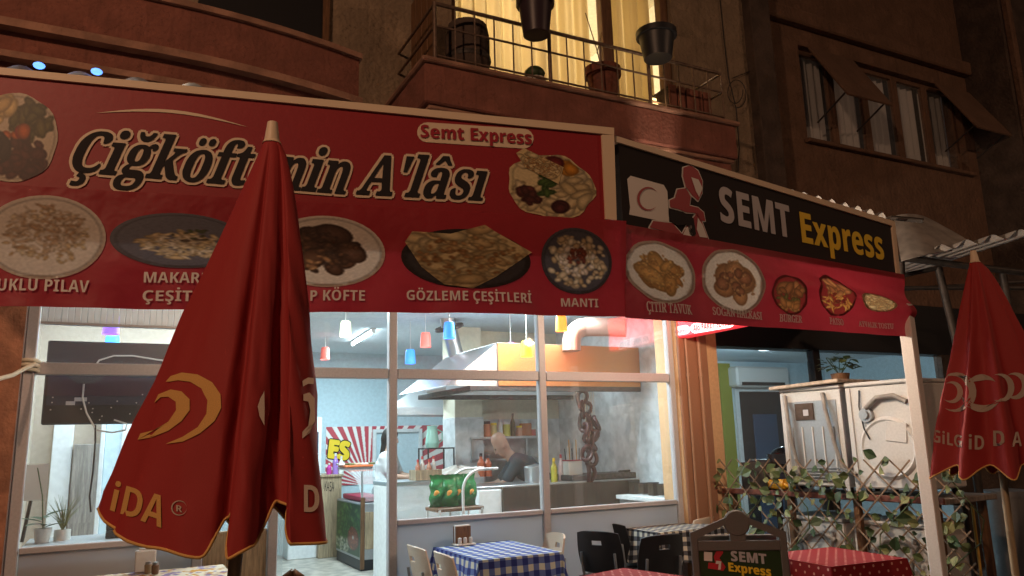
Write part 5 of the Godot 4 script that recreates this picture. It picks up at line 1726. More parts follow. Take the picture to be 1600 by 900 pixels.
	for zz in [-0.15, 0.15]:
		s2 = sh()
		var arch := [Vector3(0.02, 0, zz)]
		for i in 9:
			var aa := PI - PI * 0.5 * i / 8.0
			arch.append(Vector3(0.2 + 0.18 * cos(aa), gy + 0.02 + 0.18 * sin(aa), zz))
		arch.append(Vector3(0.36, gy + 0.2, zz))
		s2.tube(arch, 0.013, 7)
		part("frame", s2, M.white_paint, gs)
		for ex in [-0.2, 0.2]:
			s2 = sh()
			s2.tube([Vector3(ex, 0, zz), Vector3(ex, gy - 0.13, zz)], 0.012, 6)
			part("leg", s2, M.white_paint, gs)
	var gm := grained(lin(0.02, 0.20, 0.05), 0.25, T.patch, 4.0)
	var om := mat(lin(0.7, 0.28, 0.04), 0.35)
	for k in 4:
		var bg := thing("snack_bag", "shiny green snack bag with an orange spot on the white stand", "bag", Vector3(gx - 0.15 + k * 0.095, gy + 0.008, gz + 0.04 * (k % 2) - 0.02), 0.2 * (k - 1.5), "green bags on the stand")
		s2 = sh()
		s2.grid(func(u, v):
			var a2: float = u * TAU
			var fat: float = sin(clampf(v * 1.15, 0, 1) * PI) * 0.06 + 0.006
			return Vector3(cos(a2) * (0.075 - 0.01 * v) + 0.008 * sin(v * 17.0 + k), v * 0.27 + 0.008 * sin(a2 * 3.0), sin(a2) * fat * (1.0 + 0.2 * sin(v * 14.0 + a2 * 2.0))), 22, 12)
		part("pouch", s2, gm, bg)
		s2 = sh()
		s2.ball(Vector3(-0.01, 0.11, 0.052), Vector3(0.03, 0.035, 0.012), 9, 6)
		part("spot", s2, om, bg)
	var ws := thing("white_sack", "crumpled white sack lying on the counter above the green bags", "sack", Vector3(on_z(716, 745, zc - 0.35).x, cy + 0.004, zc - 0.38))
	s2 = sh()
	s2.grid(func(u, v):
		var a2: float = u * TAU
		var w: float = v * PI / 2
		return Vector3(cos(a2) * cos(w) * 0.24, 0.11 * sin(w) * (1.0 + 0.15 * sin(a2 * 4.0)), sin(a2) * cos(w) * 0.13) * (1.0 + 0.06 * sin(a2 * 7.0 + w * 5.0)), 28, 8)
	part("sack", s2, M.plastic_white, ws)

func leaf_shape(s: Shape, l: float, w: float):      # a pointed leaf along -z, folded a little on its rib
	var pr := [0.0, 0.62, 1.0, 0.86, 0.5, 0.0]
	for i in 5:
		var z0 := -l * i / 5.0
		var z1 := -l * (i + 1) / 5.0
		for sd in [-1.0, 1.0]:
			var a := Vector3(0, -0.12 * l * pow(i / 5.0, 2), z0)
			var b := Vector3(0, -0.12 * l * pow((i + 1) / 5.0, 2), z1)
			var c := b + Vector3(sd * w * 0.5 * pr[i + 1], w * 0.12 * pr[i + 1], 0)
			var d := a + Vector3(sd * w * 0.5 * pr[i], w * 0.12 * pr[i], 0)
			var nn := Vector3(-sd * 0.25, 1, 0).normalized()
			if i < 4: s.t(a, b, c, nn, nn, nn)
			else: s.t(a, b, d, nn, nn, nn)
			if i > 0 and i < 4: s.t(a, c, d, nn, nn, nn)

func kitchen():
	# kitchen wall, the column and the shelf of jars
	var kz := -2.75
	var kx := on_z(737, 650, kz).x
	var s := slab(Vector3(kx, 0.12, kz - 0.12), Vector3(5.01, 2.9, kz))
	var kw := structure("kitchen_wall", s, M.marble)
	var up := slab(Vector3(kx, on_z(800, 655, kz).y, kz), Vector3(5.01, 2.9, kz + 0.006))
	partw("upper_band", up, M.wall_cream, kw)
	var cx0 := on_z(711, 650, kz + 0.25).x
	var cl := structure("column", slab(Vector3(cx0, 0.12, kz - 0.12), Vector3(kx + 0.03, 2.9, kz + 0.25), 0.006), M.wall_cream)
	partw("tile_face", slab(Vector3(cx0 - 0.006, 0.12, kz - 0.12), Vector3(kx + 0.036, on_z(722, 652, kz + 0.26).y, kz + 0.258), 0.004), M.marble, cl)
	var sa := on_z(736, 683, kz + 0.3)
	var sb := on_z(842, 675, kz + 0.3)
	var sl := on_z(760, 717, kz + 0.3)
	var rk := thing("wall_shelf", "two-tier steel wall shelf with jars and dishes in the kitchen", "shelf", Vector3((sa.x + sb.x) / 2, sl.y, kz))
	for y in [sa.y, sl.y]:
		partw("board", slab(Vector3(sa.x, y - 0.03, kz + 0.01), Vector3(sb.x + 0.1, y, kz + 0.3), 0.004), M.steel, rk)
	for x in [sa.x + 0.01, lerpf(sa.x, sb.x, 0.8)]:
		partw("upright", slab(Vector3(x, sl.y, kz + 0.27), Vector3(x + 0.025, sa.y - 0.03, kz + 0.295)), M.steel, rk)
	var cols := [Color(0.6, 0.6, 0.58), Color(0.55, 0.3, 0.12), Color(0.62, 0.22, 0.1), Color(0.6, 0.5, 0.2), Color(0.7, 0.7, 0.66), Color(0.5, 0.5, 0.1), Color(0.05, 0.09, 0.05), Color(0.55, 0.3, 0.2), Color(0.45, 0.14, 0.05), Color(0.5, 0.1, 0.08)]
	var says := ["clear glass jar with a foil lid", "amber jar with a pale lid", "orange spice jar", "straw coloured spice jar", "white salt jar", "yellow lidded mustard jar", "slim dark green bottle", "light brown pepper jar", "big round jar of brown pickles", "low red paste jar"]
	for k in 10:
		var x = lerpf(sa.x + 0.1, sb.x - 0.02, k / 9.0)
		var h: float = [0.17, 0.17, 0.18, 0.16, 0.2, 0.17, 0.27, 0.12, 0.18, 0.09][k]
		var r: float = [0.065, 0.04, 0.04, 0.04, 0.03, 0.045, 0.03, 0.04, 0.075, 0.05][k]
		bottle(Vector3(x, sa.y + 0.002, kz + 0.16), r, h, mat(lin(cols[k].r, cols[k].g, cols[k].b), 0.25), [M.steel, M.plastic_white, M.black, M.print_yellow][k % 4], says[k] + " on the upper kitchen shelf", "jars on the kitchen shelf", "bottle" if k == 6 else "jar")
	for k in 6:
		var x = lerpf(sa.x + 0.14, sb.x - 0.02, k / 5.0)
		if k < 3:
			var pt := thing("plate_pile", "pile of white plates on the lower kitchen shelf", "plates", Vector3(x, sl.y + 0.002, kz + 0.15), 0.0, "plates on the lower shelf")
			for j in 5:
				s = sh()
				s.lathe([Vector2(0, 0.0), Vector2(0.07, 0.0), Vector2(0.1, 0.012), Vector2(0.07, 0.006), Vector2(0, 0.006)], 16, Transform3D(Basis(), Vector3(0, j * 0.016, 0)))
				part("plate", s, M.plastic_white, pt)
		else:
			var g := thing("drinking_glass", "upturned tea glass on the lower kitchen shelf", "glass", Vector3(x, sl.y + 0.002, kz + 0.15), 0.0, "glasses on the lower shelf")
			s = sh()
			s.lathe([Vector2(0.028, 0.0), Vector2(0.034, 0.0), Vector2(0.026, 0.1), Vector2(0, 0.1)], 12)
			part("bowl", s, M.case_glass, g)
			s = sh()
			s.lathe([Vector2(0.0, 0.1), Vector2(0.024, 0.1), Vector2(0.024, 0.108), Vector2(0, 0.108)], 12)
			part("foot", s, M.case_glass, g)
	# the cooking counter
	var cz := -1.07
	var x0 := on_z(750, 770, cz).x
	var x1 := 4.99
	var xe := on_z(786, 770, cz).x
	var y := on_z(880, 756, cz).y
	var ct := thing("kitchen_counter", "long dark wooden kitchen counter below the hanging sausages", "counter", Vector3((x0 + x1) / 2, 0.12, cz))
	partw("front", slab(Vector3(xe, 0.12, cz - 0.05), Vector3(x1, y, cz), 0.004), M.wood_dark, ct)
	partw("end_box", slab(Vector3(x0, 0.12, cz - 0.5), Vector3(xe, y - 0.02, cz - 0.03), 0.005), M.wall_white, ct)
	partw("body", slab(Vector3(xe, 0.12, cz - 0.6), Vector3(x1, y - 0.05, cz - 0.05)), M.steel_dull, ct)
	partw("worktop", slab(Vector3(x0, y - 0.02, cz - 0.62), Vector3(x1, y + 0.012, cz - 0.05), 0.004), M.steel, ct)
	var gr := thing("griddle", "flat black griddle on the kitchen counter", "griddle", Vector3(on_z(935, 748, cz - 0.3).x, y + 0.013, cz - 0.3))
	s = sh()
	s.box(Vector3(0, 0.03, 0), Vector3(0.9, 0.06, 0.42), Basis(), 0.008)
	part("plate", s, M.iron, gr)
	s = sh()
	s.tube([Vector3(0.2, 0.07, 0.1), Vector3(0.4, 0.075, 0.1)], 0.012, 6)
	part("handle", s, M.black, gr)
	var kb := thing("knife_box", "white box of knives and ladles on the kitchen counter", "box", Vector3(on_z(898, 745, cz - 0.25).x - 0.02, y + 0.013, cz - 0.25))
	s = sh()
	s.box(Vector3(0, 0.1, 0), Vector3(0.17, 0.2, 0.12), Basis(), 0.005)
	part("box", s, M.plastic_white, kb)
	s = sh()
	s.box(Vector3(0, 0.206, 0), Vector3(0.18, 0.012, 0.13), Basis(), 0.003)
	part("rim", s, M.print_red, kb)
	for k in 9:
		s = sh()
		var bx := -0.07 + k * 0.0175
		s.tube([Vector3(bx, 0.2, 0.02 * (k % 3 - 1)), Vector3(bx + 0.008 * (k % 3 - 1), 0.33 + 0.03 * (k % 4), 0.02 * (k % 3 - 1))], 0.006, 5)
		part("knife_handle", s, [M.black, M.plastic_white, M.steel, mat(lin(0.6, 0.3, 0.04), 0.4)][k % 4], kb)
	bottle(Vector3(on_z(866, 745, cz - 0.2).x, y + 0.013, cz - 0.2), 0.035, 0.24, mat(lin(0.45, 0.42, 0.05), 0.2), M.print_yellow, "yellow oil bottle on the kitchen counter beside the knife box", "")
	bottle(Vector3(on_z(877, 740, cz - 0.35).x, y + 0.013, cz - 0.35), 0.03, 0.27, mat(lin(0.65, 0.5, 0.5), 0.3), M.print_red, "white squeeze bottle with a red cap behind the oil", "")
	var pb = thing("steel_pot", "steel cooking pot on the counter beside the cook", "pot", Vector3(on_z(838, 752, cz - 0.35).x, y + 0.013, cz - 0.35))
	s = sh()
	s.lathe([Vector2(0, 0), Vector2(0.12, 0), Vector2(0.125, 0.15), Vector2(0.115, 0.15)], 18)
	part("body", s, M.steel, pb)
	s = sh()
	s.lathe([Vector2(0.125, 0.15), Vector2(0.12, 0.16), Vector2(0, 0.185)], 18)
	part("lid", s, M.steel_dull, pb)
	for k in 4:
		var xx := on_x(998 + k * 15, 775, 4.9)
		var bx2 := thing("spice_tin", "small dark spice tin on the ledge below the marble wall", "tin", Vector3(4.85, 0.98, xx.z), 0.0, "spice tins by the marble wall")
		s = sh()
		s.box(Vector3(0, 0.06, 0), Vector3(0.08, 0.12 - 0.02 * (k % 2), 0.09), Basis(), 0.006)
		part("tin", s, M.wood_dark, bx2)
		s = sh()
		s.box(Vector3(0, 0.125 - 0.01 * (k % 2), 0), Vector3(0.085, 0.012, 0.095), Basis(), 0.003)
		part("lid", s, M.black, bx2)
	var lg := thing("wall_ledge", "white tiled ledge along the marble wall", "ledge", Vector3(4.85, 0.12, -0.6))
	partw("top", slab(Vector3(4.66, 0.94, -1.05), Vector3(5.0, 0.98, -0.12), 0.004), M.wall_white, lg)
	partw("front", slab(Vector3(4.70, 0.12, -1.04), Vector3(5.0, 0.94, -0.13)), M.film, lg)
	# extractor hood over the counter, with ducts
	var hz := -0.95
	var hx0 := on_z(778, 560, hz).x
	var hy0 := on_z(930, 607, hz).y
	var hy1 := on_z(930, 541, hz).y
	var orange_lit_steel := grained(lin(0.60, 0.27, 0.10), 0.38, T.fine, 1.4, T.soft, 0.15, 0.75)  # steel front with the orange light it reflects mixed into the colour
	var hd := thing("extractor_hood", "wide steel extractor hood over the kitchen counter with orange light put into its front colour", "extractor hood", Vector3((hx0 + 5.0) / 2, hy0, -1.6))
	partw("front", slab(Vector3(hx0, hy0 + 0.02, hz - 0.01), Vector3(4.99, hy1, hz), 0.003), orange_lit_steel, hd)
	partw("side", slab(Vector3(hx0, hy0 + 0.02, -2.3), Vector3(hx0 + 0.01, hy1, hz - 0.01)), M.steel, hd)
	partw("top", slab(Vector3(hx0, hy1 - 0.01, -2.3), Vector3(4.99, hy1 + 0.004, hz - 0.004)), M.steel, hd)
	for e in [[hx0 - 0.3, -1.0, 4.99, hz - 0.005], [hx0 - 0.3, -2.4, 4.99, -2.34], [hx0 - 0.3, -2.34, hx0 - 0.24, -1.0]]:
		partw("rim", slab(Vector3(e[0], hy0 - 0.03, e[1]), Vector3(e[2], hy0 + 0.02, e[3]), 0.004), M.iron, hd)
	partw("rear", slab(Vector3(hx0, hy0 + 0.02, -2.31), Vector3(4.99, hy1, -2.3)), M.steel, hd)
	var sl2 := sh()
	var sx := hx0 - 0.3
	sl2.q(Vector3(hx0, hy1, hz - 0.02), Vector3(hx0, hy1, -2.3), Vector3(sx - 0.25, hy0 + 0.02, -2.3), Vector3(sx - 0.25, hy0 + 0.02, hz - 0.02), Vector3(-0.6, 0.8, 0))
	partw("sloping_side", sl2, M.steel, hd)
	var tri := sh()
	tri.t(Vector3(hx0, hy1, hz - 0.02), Vector3(sx - 0.25, hy0 + 0.02, hz - 0.02), Vector3(hx0, hy0 + 0.02, hz - 0.02), Vector3(0, 0, 1), Vector3(0, 0, 1), Vector3(0, 0, 1))
	partw("gusset", tri, M.steel, hd)
	duct("round steel duct with a dark collar rising from the hood to the ceiling", [at(722, 590, 8.6), at(706, 530, 8.5), at(696, 486, 8.4)], 0.085, true)
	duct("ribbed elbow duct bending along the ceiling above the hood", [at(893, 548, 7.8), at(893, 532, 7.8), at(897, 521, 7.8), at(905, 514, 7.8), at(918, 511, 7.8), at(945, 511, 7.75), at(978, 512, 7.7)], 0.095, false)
	# a second, smaller hood farther in
	var h2 := thing("extractor_hood", "smaller steel hood hanging deeper in the kitchen", "extractor hood", at(650, 650, 9.6))
	var hh := sh()
	var fa := at(606, 648, 9.4); var fb := at(695, 648, 9.4); var fc := at(695, 636, 9.4); var fd := at(606, 636, 9.4)
	var ga := at(695, 598, 9.8); var gb := at(662, 600, 9.8)
	hh.q(fa, fb, fc, fd, -ahead)
	hh.q(fd, fc, ga, gb, (-ahead + Vector3.UP).normalized())
	hh.q(fb, fc, ga, ga + Vector3(0, -0.5, 0), aside)
	hh.q(fa, fb, fb + ahead * 0.8, fa + ahead * 0.8, Vector3.DOWN)
	partw("hood", hh, M.steel, h2)
	var hp := sh()
	hp.tube([at(672, 612, 9.3), at(700, 606, 9.2), at(752, 596, 9.0)], 0.085, 12)
	partw("duct", hp, M.steel, h2)
	# strings of sausage hung from the hood
	var sau := grained(lin(0.055, 0.010, 0.010), 0.45, T.patch, 5.0)
	var tops := [[909, 618, 0], [914, 632, 1], [918, 648, 2], [916, 668, 3], [927, 680, 4], [921, 690, 5], [929, 655, 6], [913, 652, 7], [925, 668, 8], [917, 700, 9], [924, 708, 10], [922, 730, 11]]
	for q in tops:
		var c := on_z(q[0], q[1], -1.02 - 0.03 * (q[2] % 3))
		var sg := thing("sausage_ring", "dark red sausage ring in the bunch hanging from the hood", "sausage", c, 0.3 * q[2], "sausages hanging from the hood")
		s = sh()
		var ring := []
		for i in 17:
			var a := TAU * i / 16.0
			ring.append(Vector3((0.05 + 0.008 * sin(q[2] * 2.0)) * cos(a) + 0.012 * sin(a + q[2]), (0.085 + 0.012 * cos(q[2] * 1.7)) * sin(a) - 0.05, 0.025 * sin(a * 2.0 + q[2])))
		s.tube(ring, 0.022, 8, false)
		part("sausage", s, sau, sg)
		s = sh()
		s.tube([Vector3(0, 0.05, 0), Vector3(0, maxf(0.09, hy0 - c.y), 0)], 0.003, 4)
		part("string", s, M.wall_cream, sg)

func duct(label: String, path: Array, r: float, collar: bool):
	var t := thing("steel_duct", label, "duct", path[0])
	var s := sh()
	if collar:
		s.tube(path, r, 14)
		partw("pipe", s, M.steel, t)
		s = sh()
		var d: Vector3 = (path[2] - path[1]).normalized()
		s.tube([path[1] + d * 0.12, path[1] + d * 0.15], r * 1.9, 16)
		partw("collar", s, M.iron, t)
	else:
		var cv := Curve3D.new()
		for p in path: cv.add_point(p)
		var n := 60
		var pts := []
		var rr := []
		for i in n + 1:
			pts.append(cv.sample_baked(cv.get_baked_length() * i / n, true)); rr.append(r * (1.0 + (0.03 if i % 2 else 0.0)))
		s.tube(pts, rr, 16)
		partw("pipe", s, grained(lin(0.60, 0.36, 0.30), 0.4, T.fine, 1.4, T.soft, 0.15, 0.7), t)  # red light mirrored from the lit sign is put into this tint

# a standing person in local axes: +x ahead, bent forward at the hip
func person(label: String, where: Vector3, turn: float, bend: float, scale: float, shirt: Material, bald: bool):
	var t := thing("person", label, "person", where, turn)
	var hip := Vector3(0, 0.93, 0) * scale
	var spine := Vector3(sin(bend), cos(bend), 0)
	var chest := hip + spine * 0.36 * scale
	var neck := hip + spine * 0.52 * scale
	var nd := Vector3(sin(bend * 0.75), cos(bend * 0.75), 0)
	var head := neck + nd * 0.2 * scale
	var side := Vector3(0, 0, 1)
	var k := scale
	var body := []
	var cloth := []
	var hd := Vector3(cos(bend * 0.9), -sin(bend * 0.9), 0)       # where the face looks
	body.append([head - nd * 0.01 * k, head + nd * 0.045 * k - hd * 0.012 * k, 0.082 * k, 0.088 * k])
	body.append([head + hd * 0.03 * k - nd * 0.03 * k, head + hd * 0.045 * k - nd * 0.085 * k, 0.062 * k, 0.042 * k])
	body.append([head + hd * 0.09 * k - nd * 0.005 * k, head + hd * 0.112 * k - nd * 0.035 * k, 0.009 * k, 0.014 * k])
	body.append([neck, head - nd * 0.05 * k, 0.055 * k, 0.055 * k])
	body.append([neck, neck - spine * 0.1 * k, 0.06 * k, 0.1 * k])
	for e in [-1.0, 1.0]:
		body.append([head + side * 0.085 * e * k - hd * 0.01 * k, head + side * 0.092 * e * k - nd * 0.04 * k, 0.014 * k, 0.011 * k])
		var sh0 = neck - spine * 0.06 * k + side * 0.17 * e * k
		var el = sh0 + Vector3(0.10 + 0.1 * sin(bend), -0.25, 0.05 * e) * k
		var wr = el + Vector3(0.22, -0.02, -0.05 * e) * k
		body.append([sh0, el, 0.052 * k, 0.042 * k])
		body.append([el, wr, 0.042 * k, 0.03 * k])
		body.append([wr, wr + Vector3(0.08, -0.01, 0) * k, 0.032 * k, 0.03 * k])
		for f in 4:
			var kn = wr + Vector3(0.09, -0.005, (f - 1.5) * 0.02) * k
			body.append([kn, kn + Vector3(0.05, -0.03, 0) * k, 0.010 * k, 0.008 * k])
		body.append([wr + Vector3(0.03, 0, -0.03 * e) * k, wr + Vector3(0.085, -0.015, -0.055 * e) * k, 0.012 * k, 0.009 * k])
		var kn2 = Vector3(0.02, 0.49, 0.1 * e) * k
		body.append([hip + side * 0.09 * e * k, kn2, 0.085 * k, 0.058 * k])
		body.append([kn2, Vector3(-0.01, 0.09, 0.1 * e) * k, 0.058 * k, 0.042 * k])
		body.append([Vector3(-0.03, 0.045, 0.1 * e) * k, Vector3(0.15, 0.035, 0.11 * e) * k, 0.045 * k, 0.035 * k])
		cloth.append([sh0, sh0.lerp(el, 0.72), 0.066 * k, 0.062 * k])
		cloth.append([sh0 * 1.0, neck - spine * 0.05 * k, 0.066 * k, 0.075 * k])
		cloth.append([chest + side * 0.07 * e * k, hip + side * 0.07 * e * k, 0.125 * k, 0.115 * k])
		cloth.append([chest + side * 0.08 * e * k, neck - spine * 0.1 * k + side * 0.08 * e * k, 0.125 * k, 0.09 * k])
	body.append([hip, chest, 0.12 * k, 0.13 * k])
	body.append([chest, neck - spine * 0.08 * k, 0.13 * k, 0.09 * k])
	part("body", flesh(body, 0.016, 0.035), M.skin, t)
	part("shirt", flesh(cloth, 0.02, 0.06), shirt, t)
	var legs := []
	for e in [-1.0, 1.0]:
		legs.append([hip + side * 0.09 * e * k, Vector3(0.02, 0.49, 0.1 * e) * k, 0.1 * k, 0.075 * k])
		legs.append([Vector3(0.02, 0.49, 0.1 * e) * k, Vector3(-0.01, 0.1, 0.1 * e) * k, 0.075 * k, 0.065 * k])
	legs.append([hip - side * 0.08 * k, hip + side * 0.08 * k, 0.115 * k, 0.115 * k])
	part("trousers", flesh(legs, 0.024, 0.05), M.black_cloth, t)
	var s := sh()
	for e in [-1.0, 1.0]:
		s.ball(head + hd * 0.085 * k + side * 0.032 * e * k + nd * 0.005 * k, Vector3.ONE * 0.011 * k, 8, 6)
	part("eyes", s, M.hair, t)
	if not bald:
		var hair := [[head + nd * 0.04 * k - hd * 0.03 * k, head + nd * 0.0 - hd * 0.045 * k, 0.098 * k, 0.09 * k], [head + nd * 0.065 * k + hd * 0.03 * k, head + nd * 0.06 * k - hd * 0.02 * k, 0.062 * k, 0.085 * k], [head - hd * 0.06 * k, head - hd * 0.10 * k - nd * 0.24 * k, 0.065 * k, 0.035 * k]]
		part("hair", flesh(hair, 0.014, 0.04), M.hair, t)

func people():
	var man := at(840, 760, 8.75)
	person("bald man in a dark grey shirt bent over behind the kitchen counter", Vector3(man.x + 0.15, 0.12, man.z), PI + deg_to_rad(-20.0), deg_to_rad(52.0), 1.0, grained(lin(0.06, 0.075, 0.085), 0.9, T.cloth, 4.0), true)
	var w := at(598, 720, 10.1)
	person("dark-haired woman in a white top standing behind the display case", Vector3(w.x, 0.12, w.z), deg_to_rad(-35.0), deg_to_rad(10.0), 0.92, grained(lin(0.7, 0.7, 0.7), 0.9, T.cloth, 4.0), false)
# ---------------------------------------------------------------- tables and chairs outside
func check_tex(a: Color, b: Color, both: Color) -> ImageTexture:
	return image_tex(64, 64, func(x, y):
		var u: bool = x < 32
		var v: bool = y < 32
		var c: Color = both if u and v else (b if u or v else a)
		return c.darkened(0.06 * float((x + y) % 2)))

func cloth_mat(tex: Texture2D, period: float) -> StandardMaterial3D:
	var m := textured(tex, 0.85)
	m.uv1_scale = Vector3.ONE / period
	return m

func table(where: Vector3, sx: float, sz: float, h: float, turn: float, what: String, m: Material, drop: float, wavy := 1.0):
	var t := thing("dining_table", "square table under the " + what, "table", where, turn)
	var s := sh()
	s.box(Vector3(0, h - 0.02, 0), Vector3(sx, 0.036, sz), Basis(), 0.005)
	part("tabletop", s, M.wood_pale, t)
	for e in [[-1, -1], [1, -1], [1, 1], [-1, 1]]:
		s = sh()
		s.tube([Vector3(e[0] * (sx / 2 - 0.06), 0, e[1] * (sz / 2 - 0.06)), Vector3(e[0] * (sx / 2 - 0.06), h - 0.04, e[1] * (sz / 2 - 0.06))], 0.02, 8)
		part("leg", s, M.steel_dull, t)
	var c := thing("tablecloth", what, "tablecloth", where + Vector3(0, h, 0), turn)
	s = sh()
	var y := 0.006
	var n := 8
	for i in n:
		for j in n:
			var x0 := lerpf(-sx / 2, sx / 2, float(i) / n); var x1 := lerpf(-sx / 2, sx / 2, float(i + 1) / n)
			var z0 := lerpf(-sz / 2, sz / 2, float(j) / n); var z1 := lerpf(-sz / 2, sz / 2, float(j + 1) / n)
			s.q(Vector3(x0, y, z0), Vector3(x1, y, z0), Vector3(x1, y, z1), Vector3(x0, y, z1), Vector3.UP, Vector2(x0, z0), Vector2(x1, z0), Vector2(x1, z1), Vector2(x0, z1))
	var per := []
	var cs := [Vector2(-1, 1), Vector2(1, 1), Vector2(1, -1), Vector2(-1, -1)]
	for k in 4:
		var a: Vector2 = cs[k] * Vector2(sx / 2, sz / 2)
		var b: Vector2 = cs[(k + 1) % 4] * Vector2(sx / 2, sz / 2)
		var nn := (a + b).normalized()
		nn = Vector2(signf(roundf(nn.x * 100.0)) if absf(a.x - b.x) < 0.001 else 0.0, signf(roundf(nn.y * 100.0)) if absf(a.y - b.y) < 0.001 else 0.0)
		for i in 15:
			per.append([a.lerp(b, i / 14.0), nn])
		var n2: Vector2 = (cs[(k + 1) % 4] + cs[(k + 2) % 4])
		n2 = Vector2(signf(n2.x) if absf(n2.x) > 1.0 else 0.0, signf(n2.y) if absf(n2.y) > 1.0 else 0.0)
		for i in 3:
			per.append([b, nn.lerp(n2, (i + 1) / 4.0).normalized()])
	var np := per.size()
	var rows := 6
	var pt = func(i: int, v: float) -> Array:
		var q: Array = per[i % np]
		var p: Vector2 = q[0]
		var o: Vector2 = q[1]
		var wv: float = wavy * (sin((p.x + p.y) * 21.0 + p.x * 9.0) * 0.5 + sin((p.x - p.y) * 33.0 + 1.0) * 0.3)
		var corner: float = 0.05 if absf(o.x) > 0.05 and absf(o.y) > 0.05 else 0.0
		var out: float = 0.006 + v * (0.022 + 0.034 * wv + corner)
		var dr: float = drop * v * (1.0 + 0.05 * wv + corner * 1.5)
		return [Vector3(p.x + o.x * out, y - dr - 0.004 * v, p.y + o.y * out), p + o * drop * v]
	for i in np:
		for r in rows:
			var v0 := float(r) / rows
			var v1 := float(r + 1) / rows
			var a: Array = pt.call(i, v0); var b: Array = pt.call(i + 1, v0); var cc: Array = pt.call(i + 1, v1); var d: Array = pt.call(i, v1)
			var o2 := Vector3(per[i][1].x, 0.15, per[i][1].y).normalized()
			var o3 := Vector3(per[(i + 1) % np][1].x, 0.15, per[(i + 1) % np][1].y).normalized()
			s.t(a[0], b[0], cc[0], o2, o3, o3, a[1], b[1], cc[1])
			s.t(a[0], cc[0], d[0], o2, o3, o2, a[1], cc[1], d[1])
	part("cloth", s, m, c)
	return t

func make_chair(label: String, m: Material, group: String) -> Node3D:
	var t := thing("dining_chair", label, "chair", Vector3.ZERO, 0.0, group)
	var s := sh()
	s.shell(func(u, v):
		var x = (u - 0.5) * 0.40 * (0.92 + 0.08 * sin(v * PI))
		return Vector3(x, lerpf(0.50, 0.83, v) - 0.02 * pow(absf(2 * u - 1), 3.0) * v, -0.19 - 0.07 * v + 0.05 * pow(2 * u - 1, 2.0)), 13, 9, 0.014, func(i, j): return i >= 5 and i <= 7 and j == 6)
	part("backrest", s, m, t)
	s = sh()
	s.shell(func(u, v): return Vector3((u - 0.5) * 0.40, 0.45 + 0.012 * pow(2 * u - 1, 2.0) - 0.02 * pow(v, 4.0), lerpf(-0.19, 0.21, v)), 8, 8, 0.014)
	part("seat", s, m, t)
	for e in [-1.0, 1.0]:
		s = sh()
		s.tube([Vector3(e * 0.15, 0.44, -0.17), Vector3(e * 0.15, 0.52, -0.205), Vector3(e * 0.15, 0.66, -0.225)], 0.011, 6)
		part("back_support", s, M.steel_dull, t)
	for e in [[-1, -1], [1, -1], [1, 1], [-1, 1]]:
		s = sh()
		s.tube([Vector3(e[0] * 0.16, 0.44, e[1] * 0.16), Vector3(e[0] * 0.19, 0.0, e[1] * 0.2)], 0.011, 7)
		part("leg", s, M.steel_dull, t)
	return t

